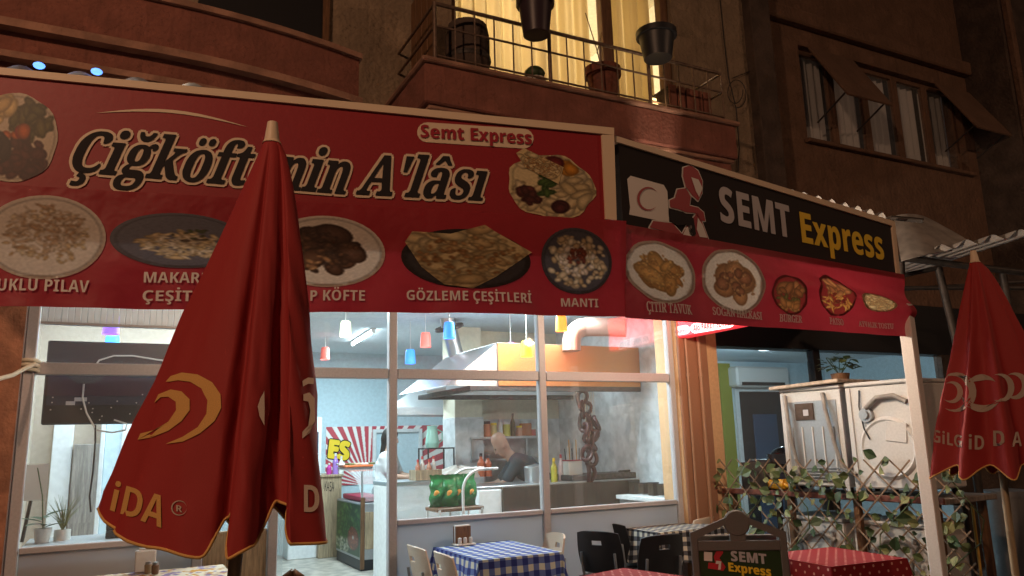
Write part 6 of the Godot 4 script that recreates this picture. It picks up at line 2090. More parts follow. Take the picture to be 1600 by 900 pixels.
func terrace():
	var blue := cloth_mat(check_tex(Color(0.80, 0.82, 0.76), Color(0.36, 0.44, 0.68), Color(0.12, 0.18, 0.48)), 0.085)
	var bw := cloth_mat(check_tex(Color(0.80, 0.77, 0.70), Color(0.36, 0.36, 0.38), Color(0.06, 0.06, 0.08)), 0.075)
	var dots := cloth_mat(image_tex(64, 64, func(x, y):
		var d := minf(Vector2(x - 16, y - 16).length(), Vector2(x - 48, y - 48).length())
		return Color(0.82, 0.62, 0.58) if d < 7.0 else Color(0.52, 0.08, 0.12)), 0.075)
	var rj := RandomNumberGenerator.new()
	rj.seed = 5
	var blots := []
	for i in 60:
		blots.append([Vector2(rj.randf(), rj.randf()) * 128.0, rj.randf_range(4, 10), [Color(0.80, 0.58, 0.22), Color(0.52, 0.46, 0.66), Color(0.80, 0.70, 0.56)][i % 3]])
	var posy := cloth_mat(image_tex(128, 128, func(x, y):
		for b in blots:
			var d: Vector2 = (Vector2(x, y) - b[0]).abs()
			d = d.min(Vector2(128, 128) - d)
			if d.x + d.y * 0.7 < b[1]: return b[2]
		return Color(0.88, 0.84, 0.76)), 0.4)
	table(Vector3(2.53, 0, 0.50), 0.64, 0.82, 0.775, 0.0, "blue and white checked tablecloth by the window", blue, 0.24)
	var bt := on_y(1040, 823, 0.775)
	table(Vector3(bt.x, 0, bt.z), 0.72, 0.72, 0.775, 0.0, "black and white checked tablecloth by the pillar", bw, 0.26)
	var r1 := on_y(985, 912, 0.765)
	table(Vector3(r1.x, 0, r1.z), 0.7, 0.7, 0.765, 0.25, "plain red dotted tablecloth in front of the black chairs", dots, 0.26, 0.6)
	var pc := (on_y(1231, 865, 0.78) + on_y(1290, 859, 0.78) + on_y(1393, 874, 0.78) + on_y(1288, 886, 0.78)) / 4.0
	var ea := on_y(1393, 874, 0.78) - on_y(1288, 886, 0.78)
	table(Vector3(pc.x, 0, pc.z), 0.6, 0.6, 0.78, -atan2(ea.z, ea.x), "red polka dot tablecloth beside the trellis", dots, 0.3, 0.15)
	table(Vector3(0.26, 0, 0.56), 0.86, 0.8, 0.80, 0.0, "yellow and mauve patterned tablecloth under the side window", posy, 0.2)
	# on the tables
	napkins(Vector3(2.43, 0.785, 0.12), "brown and white napkin holder on the blue checked cloth", M.wood_brown)
	var nb := on_y(955, 818, 0.785)
	napkins(Vector3(nb.x, 0.785, nb.z), "cream napkin holder on the black checked cloth", M.chair_cream)
	var tb := thing("paper_box", "upright white paper box on the patterned cloth", "box", on_y(226, 893, 0.812))
	var s := sh()
	s.box(Vector3(0, 0.065, 0), Vector3(0.12, 0.13, 0.07), Basis(), 0.006)
	part("box", s, M.print_white, tb)
	s = sh()
	s.box(Vector3(0, 0.135, 0), Vector3(0.08, 0.012, 0.02))
	part("tissue", s, M.plastic_white, tb)
	for q in [[231, 896, M.wood_pale, "pale wooden"], [242, 897, M.wood_brown, "brown"]]:
		var p := thing("spice_shaker", q[3] + " spice shaker on the patterned cloth", "shaker", on_y(q[0], q[1], 0.812))
		s = sh()
		s.lathe([Vector2(0, 0), Vector2(0.02, 0), Vector2(0.022, 0.05), Vector2(0.016, 0.06)], 12)
		part("body", s, q[2], p)
		s = sh()
		s.lathe([Vector2(0.019, 0.055), Vector2(0.017, 0.07), Vector2(0, 0.073)], 12)
		part("cap", s, M.steel, p)
	# chairs
	var cream := make_chair("cream chair pushed to the blue checked table near its window end", M.chair_cream, "")
	cream.position = Vector3(2.22, 0, 0.26)
	cream.rotation.y = PI / 2
	copy(cream, Vector3(2.25, 0, 0.72), PI / 2 - 0.06, "cream chair pushed to the blue checked table at its street end")
	copy(cream, Vector3(2.94, 0, 0.27), -PI / 2 - 0.12, "cream chair between the blue checked table and the window mullion")
	var wp := on_y(1082, 812, 0.8)
	copy(cream, Vector3(wp.x, 0, wp.z - 0.1), PI + 0.3, "pale chair at the pillar side of the black checked table")
	var black := make_chair("black chair with its back to the blue checked table", M.chair_black, "")
	var k1 := on_y(931, 829, 0.83)
	black.position = Vector3(k1.x + 0.2, 0, k1.z - 0.1)
	black.rotation.y = PI / 2 + 0.5
	var k2 := on_y(1028, 835, 0.83)
	copy(black, Vector3(k2.x + 0.05, 0, k2.z - 0.22), PI - 0.05, "black chair facing the shopfront at the black checked table")
	var k3 := on_y(962, 817, 0.83)
	copy(black, Vector3(k3.x + 0.18, 0, k3.z - 0.12), PI / 2 + 0.25, "black chair tucked behind the other at the table by the pillar")
	# wooden chair with a round back
	var rp := on_y(475, 881, 0.86)
	var rc := thing("wooden_chair", "brown wooden chair with a rounded back before the open door", "chair", Vector3(rp.x, 0, rp.z), PI - 0.47)
	s = sh()
	s.shell(func(u, v):
		var a: float = lerpf(-1.0, 1.0, u)
		var w: float = sqrt(maxf(0.0, 1.0 - pow(maxf(0.0, v * 1.0 - 0.35) / 0.65, 2.2)))
		return Vector3(a * 0.115 * maxf(w, 0.02), lerpf(0.46, 0.86, v), -0.2 - 0.05 * v + 0.02 * a * a), 10, 12, 0.022)
	part("backrest", s, M.wood_brown, rc)
	s = sh()
	s.lathe([Vector2(0, 0.43), Vector2(0.19, 0.43), Vector2(0.2, 0.45), Vector2(0.19, 0.465), Vector2(0, 0.465)], 22)
	part("seat", s, M.wood_brown, rc)
	for k in 4:
		s = sh()
		var a := TAU * (k + 0.5) / 4
		s.tube([Vector3(cos(a) * 0.14, 0.43, sin(a) * 0.14), Vector3(cos(a) * 0.2, 0, sin(a) * 0.2)], 0.016, 7)
		part("leg", s, M.wood_brown, rc)
	a_board()

func napkins(where: Vector3, label: String, m: Material):
	var t := thing("napkin_holder", label, "napkin holder", where)
	var s := sh()
	s.box(Vector3(0, 0.006, 0.02), Vector3(0.16, 0.012, 0.12), Basis(), 0.003)
	part("base", s, M.plastic_white, t)
	for z in [-0.025, 0.015]:
		s = sh()
		s.box(Vector3(0, 0.075, z), Vector3(0.13, 0.125, 0.008), Basis(), 0.003)
		part("side", s, m, t)
	s = sh()
	s.box(Vector3(0, 0.08, -0.005), Vector3(0.12, 0.13, 0.026), Basis(), 0.003)
	part("paper", s, M.print_white, t)
	for x in [-0.045, 0.0, 0.045]:
		s = sh()
		s.lathe([Vector2(0, 0.012), Vector2(0.016, 0.012), Vector2(0.014, 0.055), Vector2(0, 0.06)], 10, Transform3D(Basis(), Vector3(x, 0, 0.055)))
		part("shaker", s, M.plastic_white, t)

func a_board():
	var face := -ahead.rotated(Vector3.UP, -0.12)
	var b := at(1155, 850, 5.0)
	b.y = 0
	var bs := Basis(Vector3.UP.cross(face).normalized(), Vector3.UP, face)
	var t := thing("pavement_sign", "grey pavement board with green poster and round topped handle", "sign", b)
	var grey := grained(lin(0.13, 0.125, 0.12), 0.55, T.fine, 2.0, T.bump, 0.15)
	var lean := bs.rotated(bs.x, -0.06)
	var xf := Transform3D(lean, b + face * 0.02)
	for e in [-1.0, 1.0]:
		var s := sh()
		s.box(xf * Vector3(e * 0.27, 0.47, 0), Vector3(0.045, 0.94, 0.035), lean, 0.006)
		partw("side_rail", s, grey, t)
		s = sh()
		s.prism(PackedVector2Array([Vector2(e * 0.293, 0.90), Vector2(e * 0.293, 0.955), Vector2(e * 0.05, 1.05), Vector2(e * 0.05, 1.012)]), xf, -0.018, 0.018)
		partw("gable_bar", s, grey, t)
	var s2 := sh()
	s2.box(xf * Vector3(0, 0.875, 0), Vector3(0.50, 0.06, 0.034), lean, 0.005)
	partw("cross_bar", s2, grey, t)
	s2 = sh()
	s2.box(xf * Vector3(0, 0.08, 0), Vector3(0.50, 0.06, 0.034), lean, 0.005)
	partw("cross_bar", s2, grey, t)
	s2 = sh()
	s2.lathe([Vector2(0, 0.02), Vector2(0.072, 0.02), Vector2(0.08, 0.012), Vector2(0.08, -0.012), Vector2(0.072, -0.02), Vector2(0, -0.02)], 28, Transform3D(Basis(lean.x, lean.z, -lean.y) , xf * Vector3(0, 1.01, 0)))
	partw("round_handle", s2, grey, t)
	s2 = sh()
	s2.box(xf * Vector3(0, 0.96, 0), Vector3(0.1, 0.12, 0.03), lean, 0.004)
	partw("handle_neck", s2, grey, t)
	s2 = sh()
	s2.box(xf * Vector3(0, 0.475, 0.0), Vector3(0.50, 0.74, 0.012), lean)
	partw("poster", s2, grained(lin(0.022, 0.05, 0.016), 0.4, T.fine, 2.0), t)
	var o := xf * Vector3(0, 0.5, 0.009)
	var SA := sheet(o, lean.x, lean.z, lean.y)
	words("lettering", "SEMT", font(false, true), Vector2(1143, 876), Vector2(1198, 881), 15, 15, SA, 0.0, M.print_grey, t, 0.0, 0.5)
	words("lettering", "Express", font(false, true), Vector2(1139, 892), Vector2(1205, 900), 13, 13, SA, 0.0, M.print_yellow, t, 0.0, 0.4)
	flat("emblem_box", [Vector2(1100, 862), Vector2(1113, 863), Vector2(1113, 877), Vector2(1100, 876)], SA, 0.0, M.print_white, t)
	flat("emblem_rider", [Vector2(1122, 856), Vector2(1129, 853), Vector2(1130, 864), Vector2(1124, 872), Vector2(1134, 886), Vector2(1130, 892), Vector2(1106, 888), Vector2(1107, 879), Vector2(1118, 880), Vector2(1115, 870)], SA, 0.0, mat(lin(0.45, 0.02, 0.03), 0.5), t)
	flat("emblem_leg", [Vector2(1119, 876), Vector2(1127, 877), Vector2(1126, 890), Vector2(1122, 890), Vector2(1123, 881), Vector2(1118, 881)], SA, 0.003, M.print_white, t)
	s2 = sh()
	var lean2 := bs.rotated(bs.x, 0.22)
	s2.box(b - face * 0.42 + lean2 * Vector3(0, 0.47, 0), Vector3(0.54, 0.94, 0.02), lean2, 0.004)
	partw("rear_leaf", s2, grey, t)

# ---------------------------------------------------------------- trellis, bench, old washing machines
func fence_and_machines():
	var P0 := at(1121, 764, 7.35)
	var P1 := at(1420, 778, 5.8)
	P0.y = 0; P1.y = 0
	var dirv := (P1 - P0).normalized()
	var nn := Vector3(-dirv.z, 0, dirv.x)
	if nn.dot(eye - P0) < 0: nn = -nn
	var along := (P1 - P0).length() + 0.42
	var hb := 0.12
	var ht := 1.34
	var t := thing("trellis_fence", "wooden lattice trellis overgrown with ivy beside the pillar", "trellis", P0)
	var pit := 0.21
	var H := ht - hb
	for sgn in [1, -1]:
		var k := -H if sgn == 1 else 0.0
		var kk := 0
		while k < along + (0.0 if sgn == 1 else H):
			var a := Vector2(k, hb)
			var b := Vector2(k + H * sgn, ht)
			# clip to the ends
			var q0 := 0.0
			var q1 := 1.0
			for lim in [[0.0, 1.0], [along, -1.0]]:
				var fa: float = (a.x - lim[0]) * lim[1]
				var fb: float = (b.x - lim[0]) * lim[1]
				if fa < 0 and fb < 0: q1 = -1.0
				elif fa < 0: q0 = maxf(q0, fa / (fa - fb))
				elif fb < 0: q1 = minf(q1, fa / (fa - fb))
			if q1 - q0 > 0.04:
				var c := a.lerp(b, q0)
				var d := a.lerp(b, q1)
				var off = nn * (0.006 * sgn)
				var pa = P0 + dirv * c.x + Vector3.UP * c.y + off
				var pb = P0 + dirv * d.x + Vector3.UP * d.y + off
				var s := sh()
				var ax = (pb - pa).normalized()
				s.box((pa + pb) * 0.5, Vector3((pb - pa).length(), 0.013, 0.006), Basis(ax, nn.cross(ax).normalized(), nn), 0.002)
				partw("lath", s, M.lath, t)
			k += pit
			kk += 1
	# ivy leaves, three sorts
	var meshes := []
	for m in [M.leaf, M.leaf_dark, M.leaf_pale]:
		for sz in [[0.085, 0.065], [0.065, 0.055]]:
			var s := sh()
			leaf_shape(s, sz[0], sz[1])
			var am := s.mesh()
			am.surface_set_material(0, m)
			meshes.append(am)
	var r := RandomNumberGenerator.new()
	r.seed = 91
	for i in 250:
		var o := MeshInstance3D.new()
		o.name = "leaf"
		var sx := clampf(along * ((r.randi() % 9) + 0.5) / 9.0 + r.randfn() * 0.11, 0.0, along) if i % 3 else r.randf() * along
		var y := hb + 0.1 + pow(r.randf(), 0.8) * (H - 0.08)
		o.mesh = meshes[r.randi() % 6]
		t.add_child(o, true)
		var fw := (dirv * r.randf_range(-1, 1) + Vector3.UP * r.randf_range(-1.0, 0.5) + nn * r.randf_range(0.0, 0.6)).normalized()
		var big := r.randf_range(0.65, 1.35)
		o.global_transform = Transform3D(Basis.looking_at(fw, (nn + Vector3(0, r.randf_range(-0.4, 0.6), 0) + dirv * r.randf_range(-0.5, 0.5)).normalized()).scaled(Vector3.ONE * big), P0 + dirv * sx + Vector3.UP * y + nn * r.randf_range(0.012, 0.05))
	for k in 5:
		var path := []
		var bx := along * (k + 0.5) / 5.0
		for j in 9:
			path.append(P0 + dirv * (bx + 0.16 * sin(j * 1.1 + k * 2.0) + 0.03 * j) + Vector3.UP * (0.02 + j * 0.155) + nn * 0.016)
		var s := sh()
		s.tube(path, 0.005, 5)
		partw("vine", s, M.leaf, t)
	# bench behind it with a red-brown edge
	var bt := on_x(1300, 770, 5.3).y
	var bench := thing("work_bench", "long bench with a red-brown edge behind the trellis", "bench", P0 - nn * 0.4)
	var mid := (P0 + P1) * 0.5 + dirv * 0.12
	var bb := Basis(dirv, Vector3.UP, dirv.cross(Vector3.UP))
	var s3 := sh()
	s3.box(mid - nn * 0.42 + Vector3.UP * (bt - 0.02), Vector3(along - 0.2, 0.04, 0.72), bb, 0.004)
	partw("top", s3, M.wood_grey, bench)
	s3 = sh()
	s3.box(mid - nn * 0.05 + Vector3.UP * (bt - 0.012), Vector3(along - 0.2, 0.045, 0.02), bb, 0.004)
	partw("edge_strip", s3, grained(lin(0.22, 0.07, 0.045), 0.6, T.patch, 3.0), bench)
	for e in [-0.48, -0.16, 0.16, 0.48]:
		for w in [0.1, 0.72]:
			s3 = sh()
			s3.box(mid + dirv * (along - 0.3) * e - nn * w + Vector3.UP * (bt / 2 - 0.02), Vector3(0.05, bt - 0.04, 0.05), bb, 0.004)
			partw("leg", s3, M.wood_brown, bench)
	# two washing machines on the bench and two under it, backs to the terrace
	var a0 := on_x(1252, 700, 5.42)
	var enamel := grained(lin(0.62, 0.62, 0.61), 0.45, T.fine, 1.4)
	var i0 := (a0 - P0).dot(dirv)
	washer(P0 + dirv * (i0 + 0.31) - nn * 0.12, bt + 0.003, dirv, nn, enamel, 0, "old washing machine on the bench with a loose top and hanging hoses")
	washer(P0 + dirv * (i0 + 0.95) - nn * 0.12, bt + 0.003, dirv, nn, enamel, 1, "old washing machine on the bench with its drum pulley showing")
	washer(P0 + dirv * (i0 + 0.20) - nn * 0.14, 0.0, dirv, nn, enamel, 2, "old washing machine under the bench beneath the loose-topped one")
	washer(P0 + dirv * (i0 + 0.88) - nn * 0.14, 0.0, dirv, nn, enamel, 3, "old washing machine under the bench beneath the one with the pulley")
	# things on the bench next to them
	var q := P0 + dirv * (i0 - 0.28) - nn * 0.45
	var hm := thing("black_helmet", "glossy black helmet on a dark box behind the trellis", "helmet", Vector3(q.x, bt + 0.16, q.z))
	var s := sh()
	s.grid(func(u, v):
		var a: float = u * TAU
		var w: float = lerpf(-0.45, PI / 2, v)
		return Vector3(cos(a) * cos(w) * 0.15, 0.065 + 0.15 * sin(w), sin(a) * cos(w) * 0.13), 24, 12)
	part("shell", s, mat(lin(0.012, 0.012, 0.014), 0.12), hm)
	s = sh()
	s.grid(func(u, v):
		var a: float = PI + (u - 0.5) * 2.2
		return Vector3(cos(a) * 0.156, 0.06 + v * 0.09, sin(a) * 0.136), 14, 3)
	part("visor", s, mat(lin(0.03, 0.03, 0.035), 0.08), hm)
	var bx := thing("storage_box", "dark plastic box under the black helmet", "box", Vector3(q.x, bt + 0.003, q.z))
	s = sh()
	s.box(Vector3(0, 0.075, 0), Vector3(0.34, 0.15, 0.3), Basis(), 0.008)
	part("body", s, M.navy, bx)
	s = sh()
	s.box(Vector3(0, 0.152, 0), Vector3(0.36, 0.012, 0.32), Basis(), 0.004)
	part("lid", s, M.steel_dull, bx)
	q = P0 + dirv * (i0 - 0.16) - nn * 0.17
	var yt := thing("power_tool", "yellow power tool lying on the bench behind the trellis", "tool", Vector3(q.x, bt + 0.003, q.z), atan2(-dirv.z, dirv.x))
	var yel := mat(lin(0.72, 0.34, 0.02), 0.45)
	s = sh()
	s.tube([Vector3(-0.14, 0.05, 0), Vector3(0.02, 0.05, 0), Vector3(0.1, 0.055, 0)], [0.035, 0.045, 0.045], 12)
	part("motor", s, yel, yt)
	s = sh()
	s.tube([Vector3(0.08, 0.055, 0), Vector3(0.2, 0.035, 0.02)], [0.028, 0.022], 10)
	part("grip", s, yel, yt)
	s = sh()
	s.tube([Vector3(-0.2, 0.05, 0), Vector3(-0.14, 0.05, 0)], 0.022, 10)
	part("nose", s, M.black, yt)
	q = P0 + dirv * 0.32 - nn * 0.25
	var sp := thing("storage_crate", "dark crate of odd parts on the bench beside the pillar", "crate", Vector3(q.x, bt + 0.003, q.z), 0.3)
	for e in [-0.12, 0.12]:
		s = sh()
		s.box(Vector3(0, 0.12, e), Vector3(0.3, 0.24, 0.012), Basis(), 0.003)
		part("side", s, M.wood_dark, sp)
		s = sh()
		s.box(Vector3(e * 1.2, 0.12, 0), Vector3(0.012, 0.24, 0.228), Basis(), 0.003)
		part("side", s, M.wood_dark, sp)
	s = sh()
	s.box(Vector3(0, 0.14, 0), Vector3(0.24, 0.24, 0.2), Basis(Vector3.UP, 0.2), 0.02)
	part("contents", s, M.black, sp)
	# leafy plant on the loose-topped machine
	q = P0 + dirv * (i0 + 0.36) - nn * 0.5
	var pl := thing("potted_plant", "leafy green pot plant on the loose-topped washing machine", "plant", Vector3(q.x, bt + 0.89, q.z))
	s = sh()
	s.lathe([Vector2(0, 0), Vector2(0.06, 0), Vector2(0.08, 0.1), Vector2(0.07, 0.1)], 14)
	part("pot", s, M.wood_brown, pl)
	for k in 34:
		var o := MeshInstance3D.new()
		o.name = "leaf"
		o.mesh = meshes[(k % 2) * 2 + (k % 3) % 2]
		pl.add_child(o, true)
		var a := k * 2.4
		var rad := 0.03 + 0.1 * r.randf()
		o.transform = Transform3D(Basis.looking_at(Vector3(cos(a), r.randf_range(-0.4, 0.7), sin(a)).normalized(), Vector3(0.1, 1, 0.05)), Vector3(cos(a) * rad, 0.12 + 0.14 * r.randf(), sin(a) * rad))
	s = sh()
	for k in 8:
		s.tube([Vector3(0, 0.08, 0), Vector3(cos(k * 0.8) * 0.05, 0.15, sin(k * 0.8) * 0.05), Vector3(cos(k * 0.8) * 0.1, 0.2 + 0.02 * (k % 3), sin(k * 0.8) * 0.1)], 0.003, 4)
	part("stems", s, M.leaf_dark, pl)
	# beyond the post
	var g0 := at(1478, 782, 6.4)
	var gt := thing("timber_gate", "dark brown timber gate standing open beyond the white post", "gate", Vector3(g0.x, 0, g0.z))
	var gw := at(1508, 786, 6.3)
	for e in [[at(1440, 782, 6.5), gw], [Vector3(gw.x, 0, gw.z), gw]]:
		s = sh()
		s.tube([e[0], e[1]], 0.022, 4)
		partw("batten", s, M.wood_dark, gt)
	var br := thing("broom", "broom with a yellow handle leaning on the dark wall", "broom", at(1532, 890, 6.5))
	var b0 := at(1533, 905, 6.4)
	s = sh()
	s.tube([Vector3(b0.x, 0.14, b0.z), at(1519, 790, 6.5)], 0.012, 7)
	partw("handle", s, mat(lin(0.6, 0.36, 0.06), 0.5), br)
	s = sh()
	s.box(Vector3(b0.x, 0.08, b0.z), Vector3(0.26, 0.16, 0.05), Basis(Vector3.UP, 0.4), 0.01)
	partw("bristles", s, M.wood_pale, br)
	var db := at(1572, 766, 6.9)
	var bn := thing("rubbish_bin", "tall dark metal bin under the canopy", "bin", Vector3(db.x, 0, db.z))
	s = sh()
	s.lathe([Vector2(0, 0), Vector2(0.15, 0), Vector2(0.18, db.y - 0.05), Vector2(0.19, db.y - 0.05), Vector2(0.19, db.y), Vector2(0, db.y + 0.02)], 20)
	part("drum", s, M.steel_dull, bn)
	s = sh()
	s.tube([Vector3(-0.06, db.y + 0.02, 0), Vector3(0, db.y + 0.05, 0), Vector3(0.06, db.y + 0.02, 0)], 0.01, 6)
	part("handle", s, M.iron, bn)

func washer(c: Vector3, y: float, dirv: Vector3, nn: Vector3, m: Material, kind: int, label: String):
	# c: middle of the back face on the floor plan; nn points out of the back
	var w := 0.59
	var h := 0.85
	var d := 0.52
	var t := thing("washing_machine", label, "washing machine", Vector3(c.x, y, c.z))
	var b := Basis(dirv, Vector3.UP, nn if dirv.cross(Vector3.UP).dot(nn) > 0 else nn)
	var P = func(x: float, yy: float, zz: float) -> Vector3: return c + Vector3.UP * (y + yy) + dirv * x + nn * zz
	var s := sh()
	s.box(P.call(0, h / 2 + 0.02, -d / 2), Vector3(w, h - 0.06, d), b, 0.012)
	partw("body", s, m, t)
	for e in [-1.0, 1.0]:
		s = sh()
		s.box(P.call(e * (w / 2 - 0.02), h / 2, 0.006), Vector3(0.04, h - 0.04, 0.012), b, 0.003)
		partw("back_rib", s, m, t)
		for z in [-0.08, -d + 0.08]:
			s = sh()
			s.tube([P.call(e * 0.24, 0.0, z), P.call(e * 0.24, 0.05, z)], 0.022, 8)
			partw("foot", s, M.black, t)
	s = sh()
	s.box(P.call(0.0, h + 0.005, -d / 2 + 0.01), Vector3(w + 0.01, 0.03, d + 0.02), b, 0.008)
	partw("lid", s, m, t)
	if kind == 0:
		s = sh()
		s.box(P.call(-0.02, h + 0.037, -d / 2 + 0.03), Vector3(w + 0.1, 0.03, d + 0.08), b.rotated(nn, 0.03), 0.006)
		partw("loose_top", s, grained(lin(0.56, 0.46, 0.36), 0.6, T.patch, 2.0), t)
		s = sh()
		s.box(P.call(0, h * 0.5, 0.001), Vector3(w - 0.1, h - 0.2, 0.01), b, 0.003)
		partw("back_plate", s, M.steel_dull, t)
		s = sh()
		s.box(P.call(-0.06, h * 0.78, 0.012), Vector3(0.18, 0.14, 0.012), b, 0.002)
		partw("label_plate", s, M.stucco_dark, t)
		s = sh()
		s.box(P.call(-0.04, h * 0.77, 0.02), Vector3(0.05, 0.05, 0.004), b)
		partw("label_mark", s, M.print_grey, t)
		for k in 5:
			s = sh()
			s.box(P.call(-0.2 + k * 0.1, h * 0.42, 0.008), Vector3(0.012, h * 0.42, 0.012), b, 0.002)
			partw("pressed_rib", s, m, t)
		for k in 5:
			s = sh()
			s.box(P.call(0, 0.1 + k * 0.025, 0.01), Vector3(w - 0.14, 0.01, 0.012), b, 0.002)
			partw("vent_slot", s, M.steel_dull, t)
		for e in [[-0.24, -0.16, 0.0], [0.14, 0.27, 0.1]]:
			s = sh()
			s.tube([P.call(e[0], h * 0.95, 0.02), P.call(e[0] + 0.03, h * 0.8, 0.05), P.call(lerpf(e[0], e[1], 0.6), h * 0.5, 0.05), P.call(e[1], h * 0.25, 0.03 + e[2] * 0.2), P.call(e[1] + e[2], h * 0.18, 0.03)], 0.018, 8)
			partw("hose", s, M.corrugated, t)
	else:
		s = sh()
		var xf := Transform3D(Basis(dirv, nn, dirv.cross(nn)), P.call(0.02, h * 0.42, 0.0))
		s.lathe([Vector2(0, 0.012), Vector2(0.2, 0.012), Vector2(0.215, 0.022), Vector2(0.23, 0.012), Vector2(0.24, 0.0)], 36, xf)
		partw("drum_pressing", s, m, t)
		xf.origin = P.call(-0.13, h * 0.72, 0.0)
		s = sh()
		s.lathe([Vector2(0, 0.05), Vector2(0.03, 0.05), Vector2(0.035, 0.03), Vector2(0.055, 0.03), Vector2(0.06, 0.0)], 24, xf)
		partw("pulley", s, M.steel_dull, t)
		s = sh()
		s.tube([P.call(-0.17, h * 0.95, 0.012), P.call(-0.18, h * 0.8, 0.02), P.call(-0.16, h * 0.6, 0.02), P.call(-0.12, h * 0.5, 0.02)], 0.006, 6)
		partw("lead", s, M.black, t)
		s = sh()
		s.tube([P.call(-0.12, h * 0.78, 0.03), P.call(-0.02, h * 0.87, 0.03), P.call(0.12, h * 0.88, 0.03), P.call(0.22, h * 0.82, 0.03)], 0.02, 8)
		partw("hose", s, M.corrugated, t)
		s = sh()
		s.box(P.call(0.1, h * 0.56, 0.016), Vector3(0.17, 0.15, 0.01), b.rotated(nn, -0.12), 0.003)
		partw("label_plate", s, m, t)
		for k in 6:
			s = sh()
			s.box(P.call(0.26, h * (0.35 + 0.05 * k), 0.013), Vector3(0.03, 0.008, 0.004), b)
			partw("vent_slot", s, M.stucco_dark, t)
		if kind >= 2:
			s = sh()
			s.tube([P.call(0.2, h * 0.9, 0.02), P.call(0.16, h * 0.6, 0.05), P.call(0.22, h * 0.3, 0.04), P.call(0.1, h * 0.1, 0.03)], 0.018, 8)
			partw("hose", s, M.corrugated, t)

# ---------------------------------------------------------------- folded parasols
func parasols():
	# ring of the near one at its hem: x aside, y toward the street, in metres
	var ring := [Vector2(-0.395, 0.02), Vector2(-0.30, 0.10), Vector2(-0.16, 0.165), Vector2(-0.03, 0.19), Vector2(0.012, 0.13), Vector2(0.03, 0.15), Vector2(0.055, 0.215), Vector2(0.105, 0.18), Vector2(0.13, 0.10), Vector2(0.165, 0.11), Vector2(0.20, 0.17), Vector2(0.255, 0.08), Vector2(0.20, -0.06), Vector2(0.13, -0.17), Vector2(0.06, -0.08), Vector2(-0.04, -0.19), Vector2(-0.12, -0.09), Vector2(-0.25, -0.15), Vector2(-0.33, -0.05)]
	var hem := [0.91, 0.95, 0.985, 1.005, 0.93, 0.92, 1.005, 0.985, 0.90, 0.91, 0.985, 0.99, 0.95, 1.0, 0.92, 1.0, 0.92, 0.98, 0.93]
	var near := parasol("red folded parasol with orange lettering standing before the shop door", at(425, 220, 2.3), at(370, 852, 2.24), ring, hem, 1.0)
	var tris: PackedVector3Array = near[1]
	var t: Node3D = near[0]
	var on = func(px, py): return stick(px, py, tris)
	var zz = func(a: Array) -> Array:
		var o := []
		for i in range(0, a.size(), 2):
			o.append(Vector2(140 + a[i] / 2.647, 560 + a[i + 1] / 2.647))
		return o
	var toward := (-ahead - aside * 0.4).normalized()
	cling("emblem_swirl", zz.call([320, 98, 340, 75, 385, 60, 450, 68, 510, 100, 545, 150, 548, 205, 520, 260, 460, 310, 390, 345, 318, 355, 390, 325, 450, 285, 485, 230, 490, 175, 465, 125, 420, 98, 370, 92, 335, 98]), on, toward, M.parasol_print, t)
	cling("emblem_swirl", zz.call([272, 185, 290, 150, 340, 130, 385, 138, 418, 170, 418, 215, 385, 260, 330, 300, 260, 328, 204, 338, 215, 312, 270, 298, 330, 262, 362, 215, 360, 180, 330, 160, 300, 162]), on, toward, M.parasol_print, t)
	words_on_cloth("iDA", Vector2(173, 797), Vector2(254, 825), 43, 46, on, toward, M.parasol_print, t, 0.22)
	cling("registered_ring", crescent(Vector2(281, 794), 12, 10, 0.0, TAU * 0.98), on, toward, M.parasol_pale, t)
	words_on_cloth("R", Vector2(277, 799), Vector2(286, 801), 10, 10, on, toward, M.parasol_pale, t)
	words_on_cloth("D", Vector2(474, 800), Vector2(497, 801), 42, 42, on, -ahead, M.parasol_pale, t)
	cling("emblem_swirl", zz.call([875, 95, 900, 80, 922, 82, 922, 108, 900, 106, 878, 118]), on, -ahead, M.parasol_pale, t)
	cling("emblem_swirl", zz.call([880, 150, 905, 142, 925, 165, 928, 260, 905, 310, 878, 332, 878, 305, 900, 280, 908, 215, 900, 180, 880, 176]), on, -ahead, M.parasol_pale, t)
	cling("emblem_swirl", zz.call([720, 135, 703, 165, 693, 200, 700, 240, 718, 278]), on, -ahead, M.parasol_pale, t)
	# the other one, smaller with distance
	var ring2 := []
	var hem2 := []
	for i in 20:
		var a := PI - TAU * i / 20.0
		var r := (0.415 if i % 2 == 0 else 0.28) * (1.0 + 0.06 * sin(i * 2.3))
		ring2.append(Vector2(cos(a) * r, sin(a) * r * 0.75)); hem2.append(1.0 if i % 2 == 0 else 0.94)
	var far := parasol("red folded parasol with white lettering standing beyond the white post", at(1523, 408, 4.36), at(1567, 745, 4.36), ring2, hem2, 1.0)
	tris = far[1]
	t = far[0]
	var on2 = func(px, py): return stick(px, py, tris)
	for q in [["GiLG", 1456, 690, 1504, 700, 19], ["iD", 1513, 702, 1537, 703, 22], ["D", 1553, 697, 1570, 697, 24], ["A", 1580, 698, 1596, 697, 22]]:
		words_on_cloth(q[0], Vector2(q[1], q[2]), Vector2(q[3], q[4]), q[5], q[5], on2, -ahead, M.parasol_pale, t)
	for q in [[1494, 613, 31, 20, -2.4, 2.2], [1488, 613, 17, 8, -2.2, 2.4], [1534, 612, 32, 21, 0.3, 3.0], [1534, 612, 27, 17, -2.8, -0.6], [1563, 606, 22, 11, -2.0, 2.0], [1587, 603, 21, 10, -2.2, 2.4]]:
		cling("emblem_swirl", crescent(Vector2(q[0], q[1]), q[2], q[3], q[4], q[5]), on2, -ahead, M.parasol_pale, t)

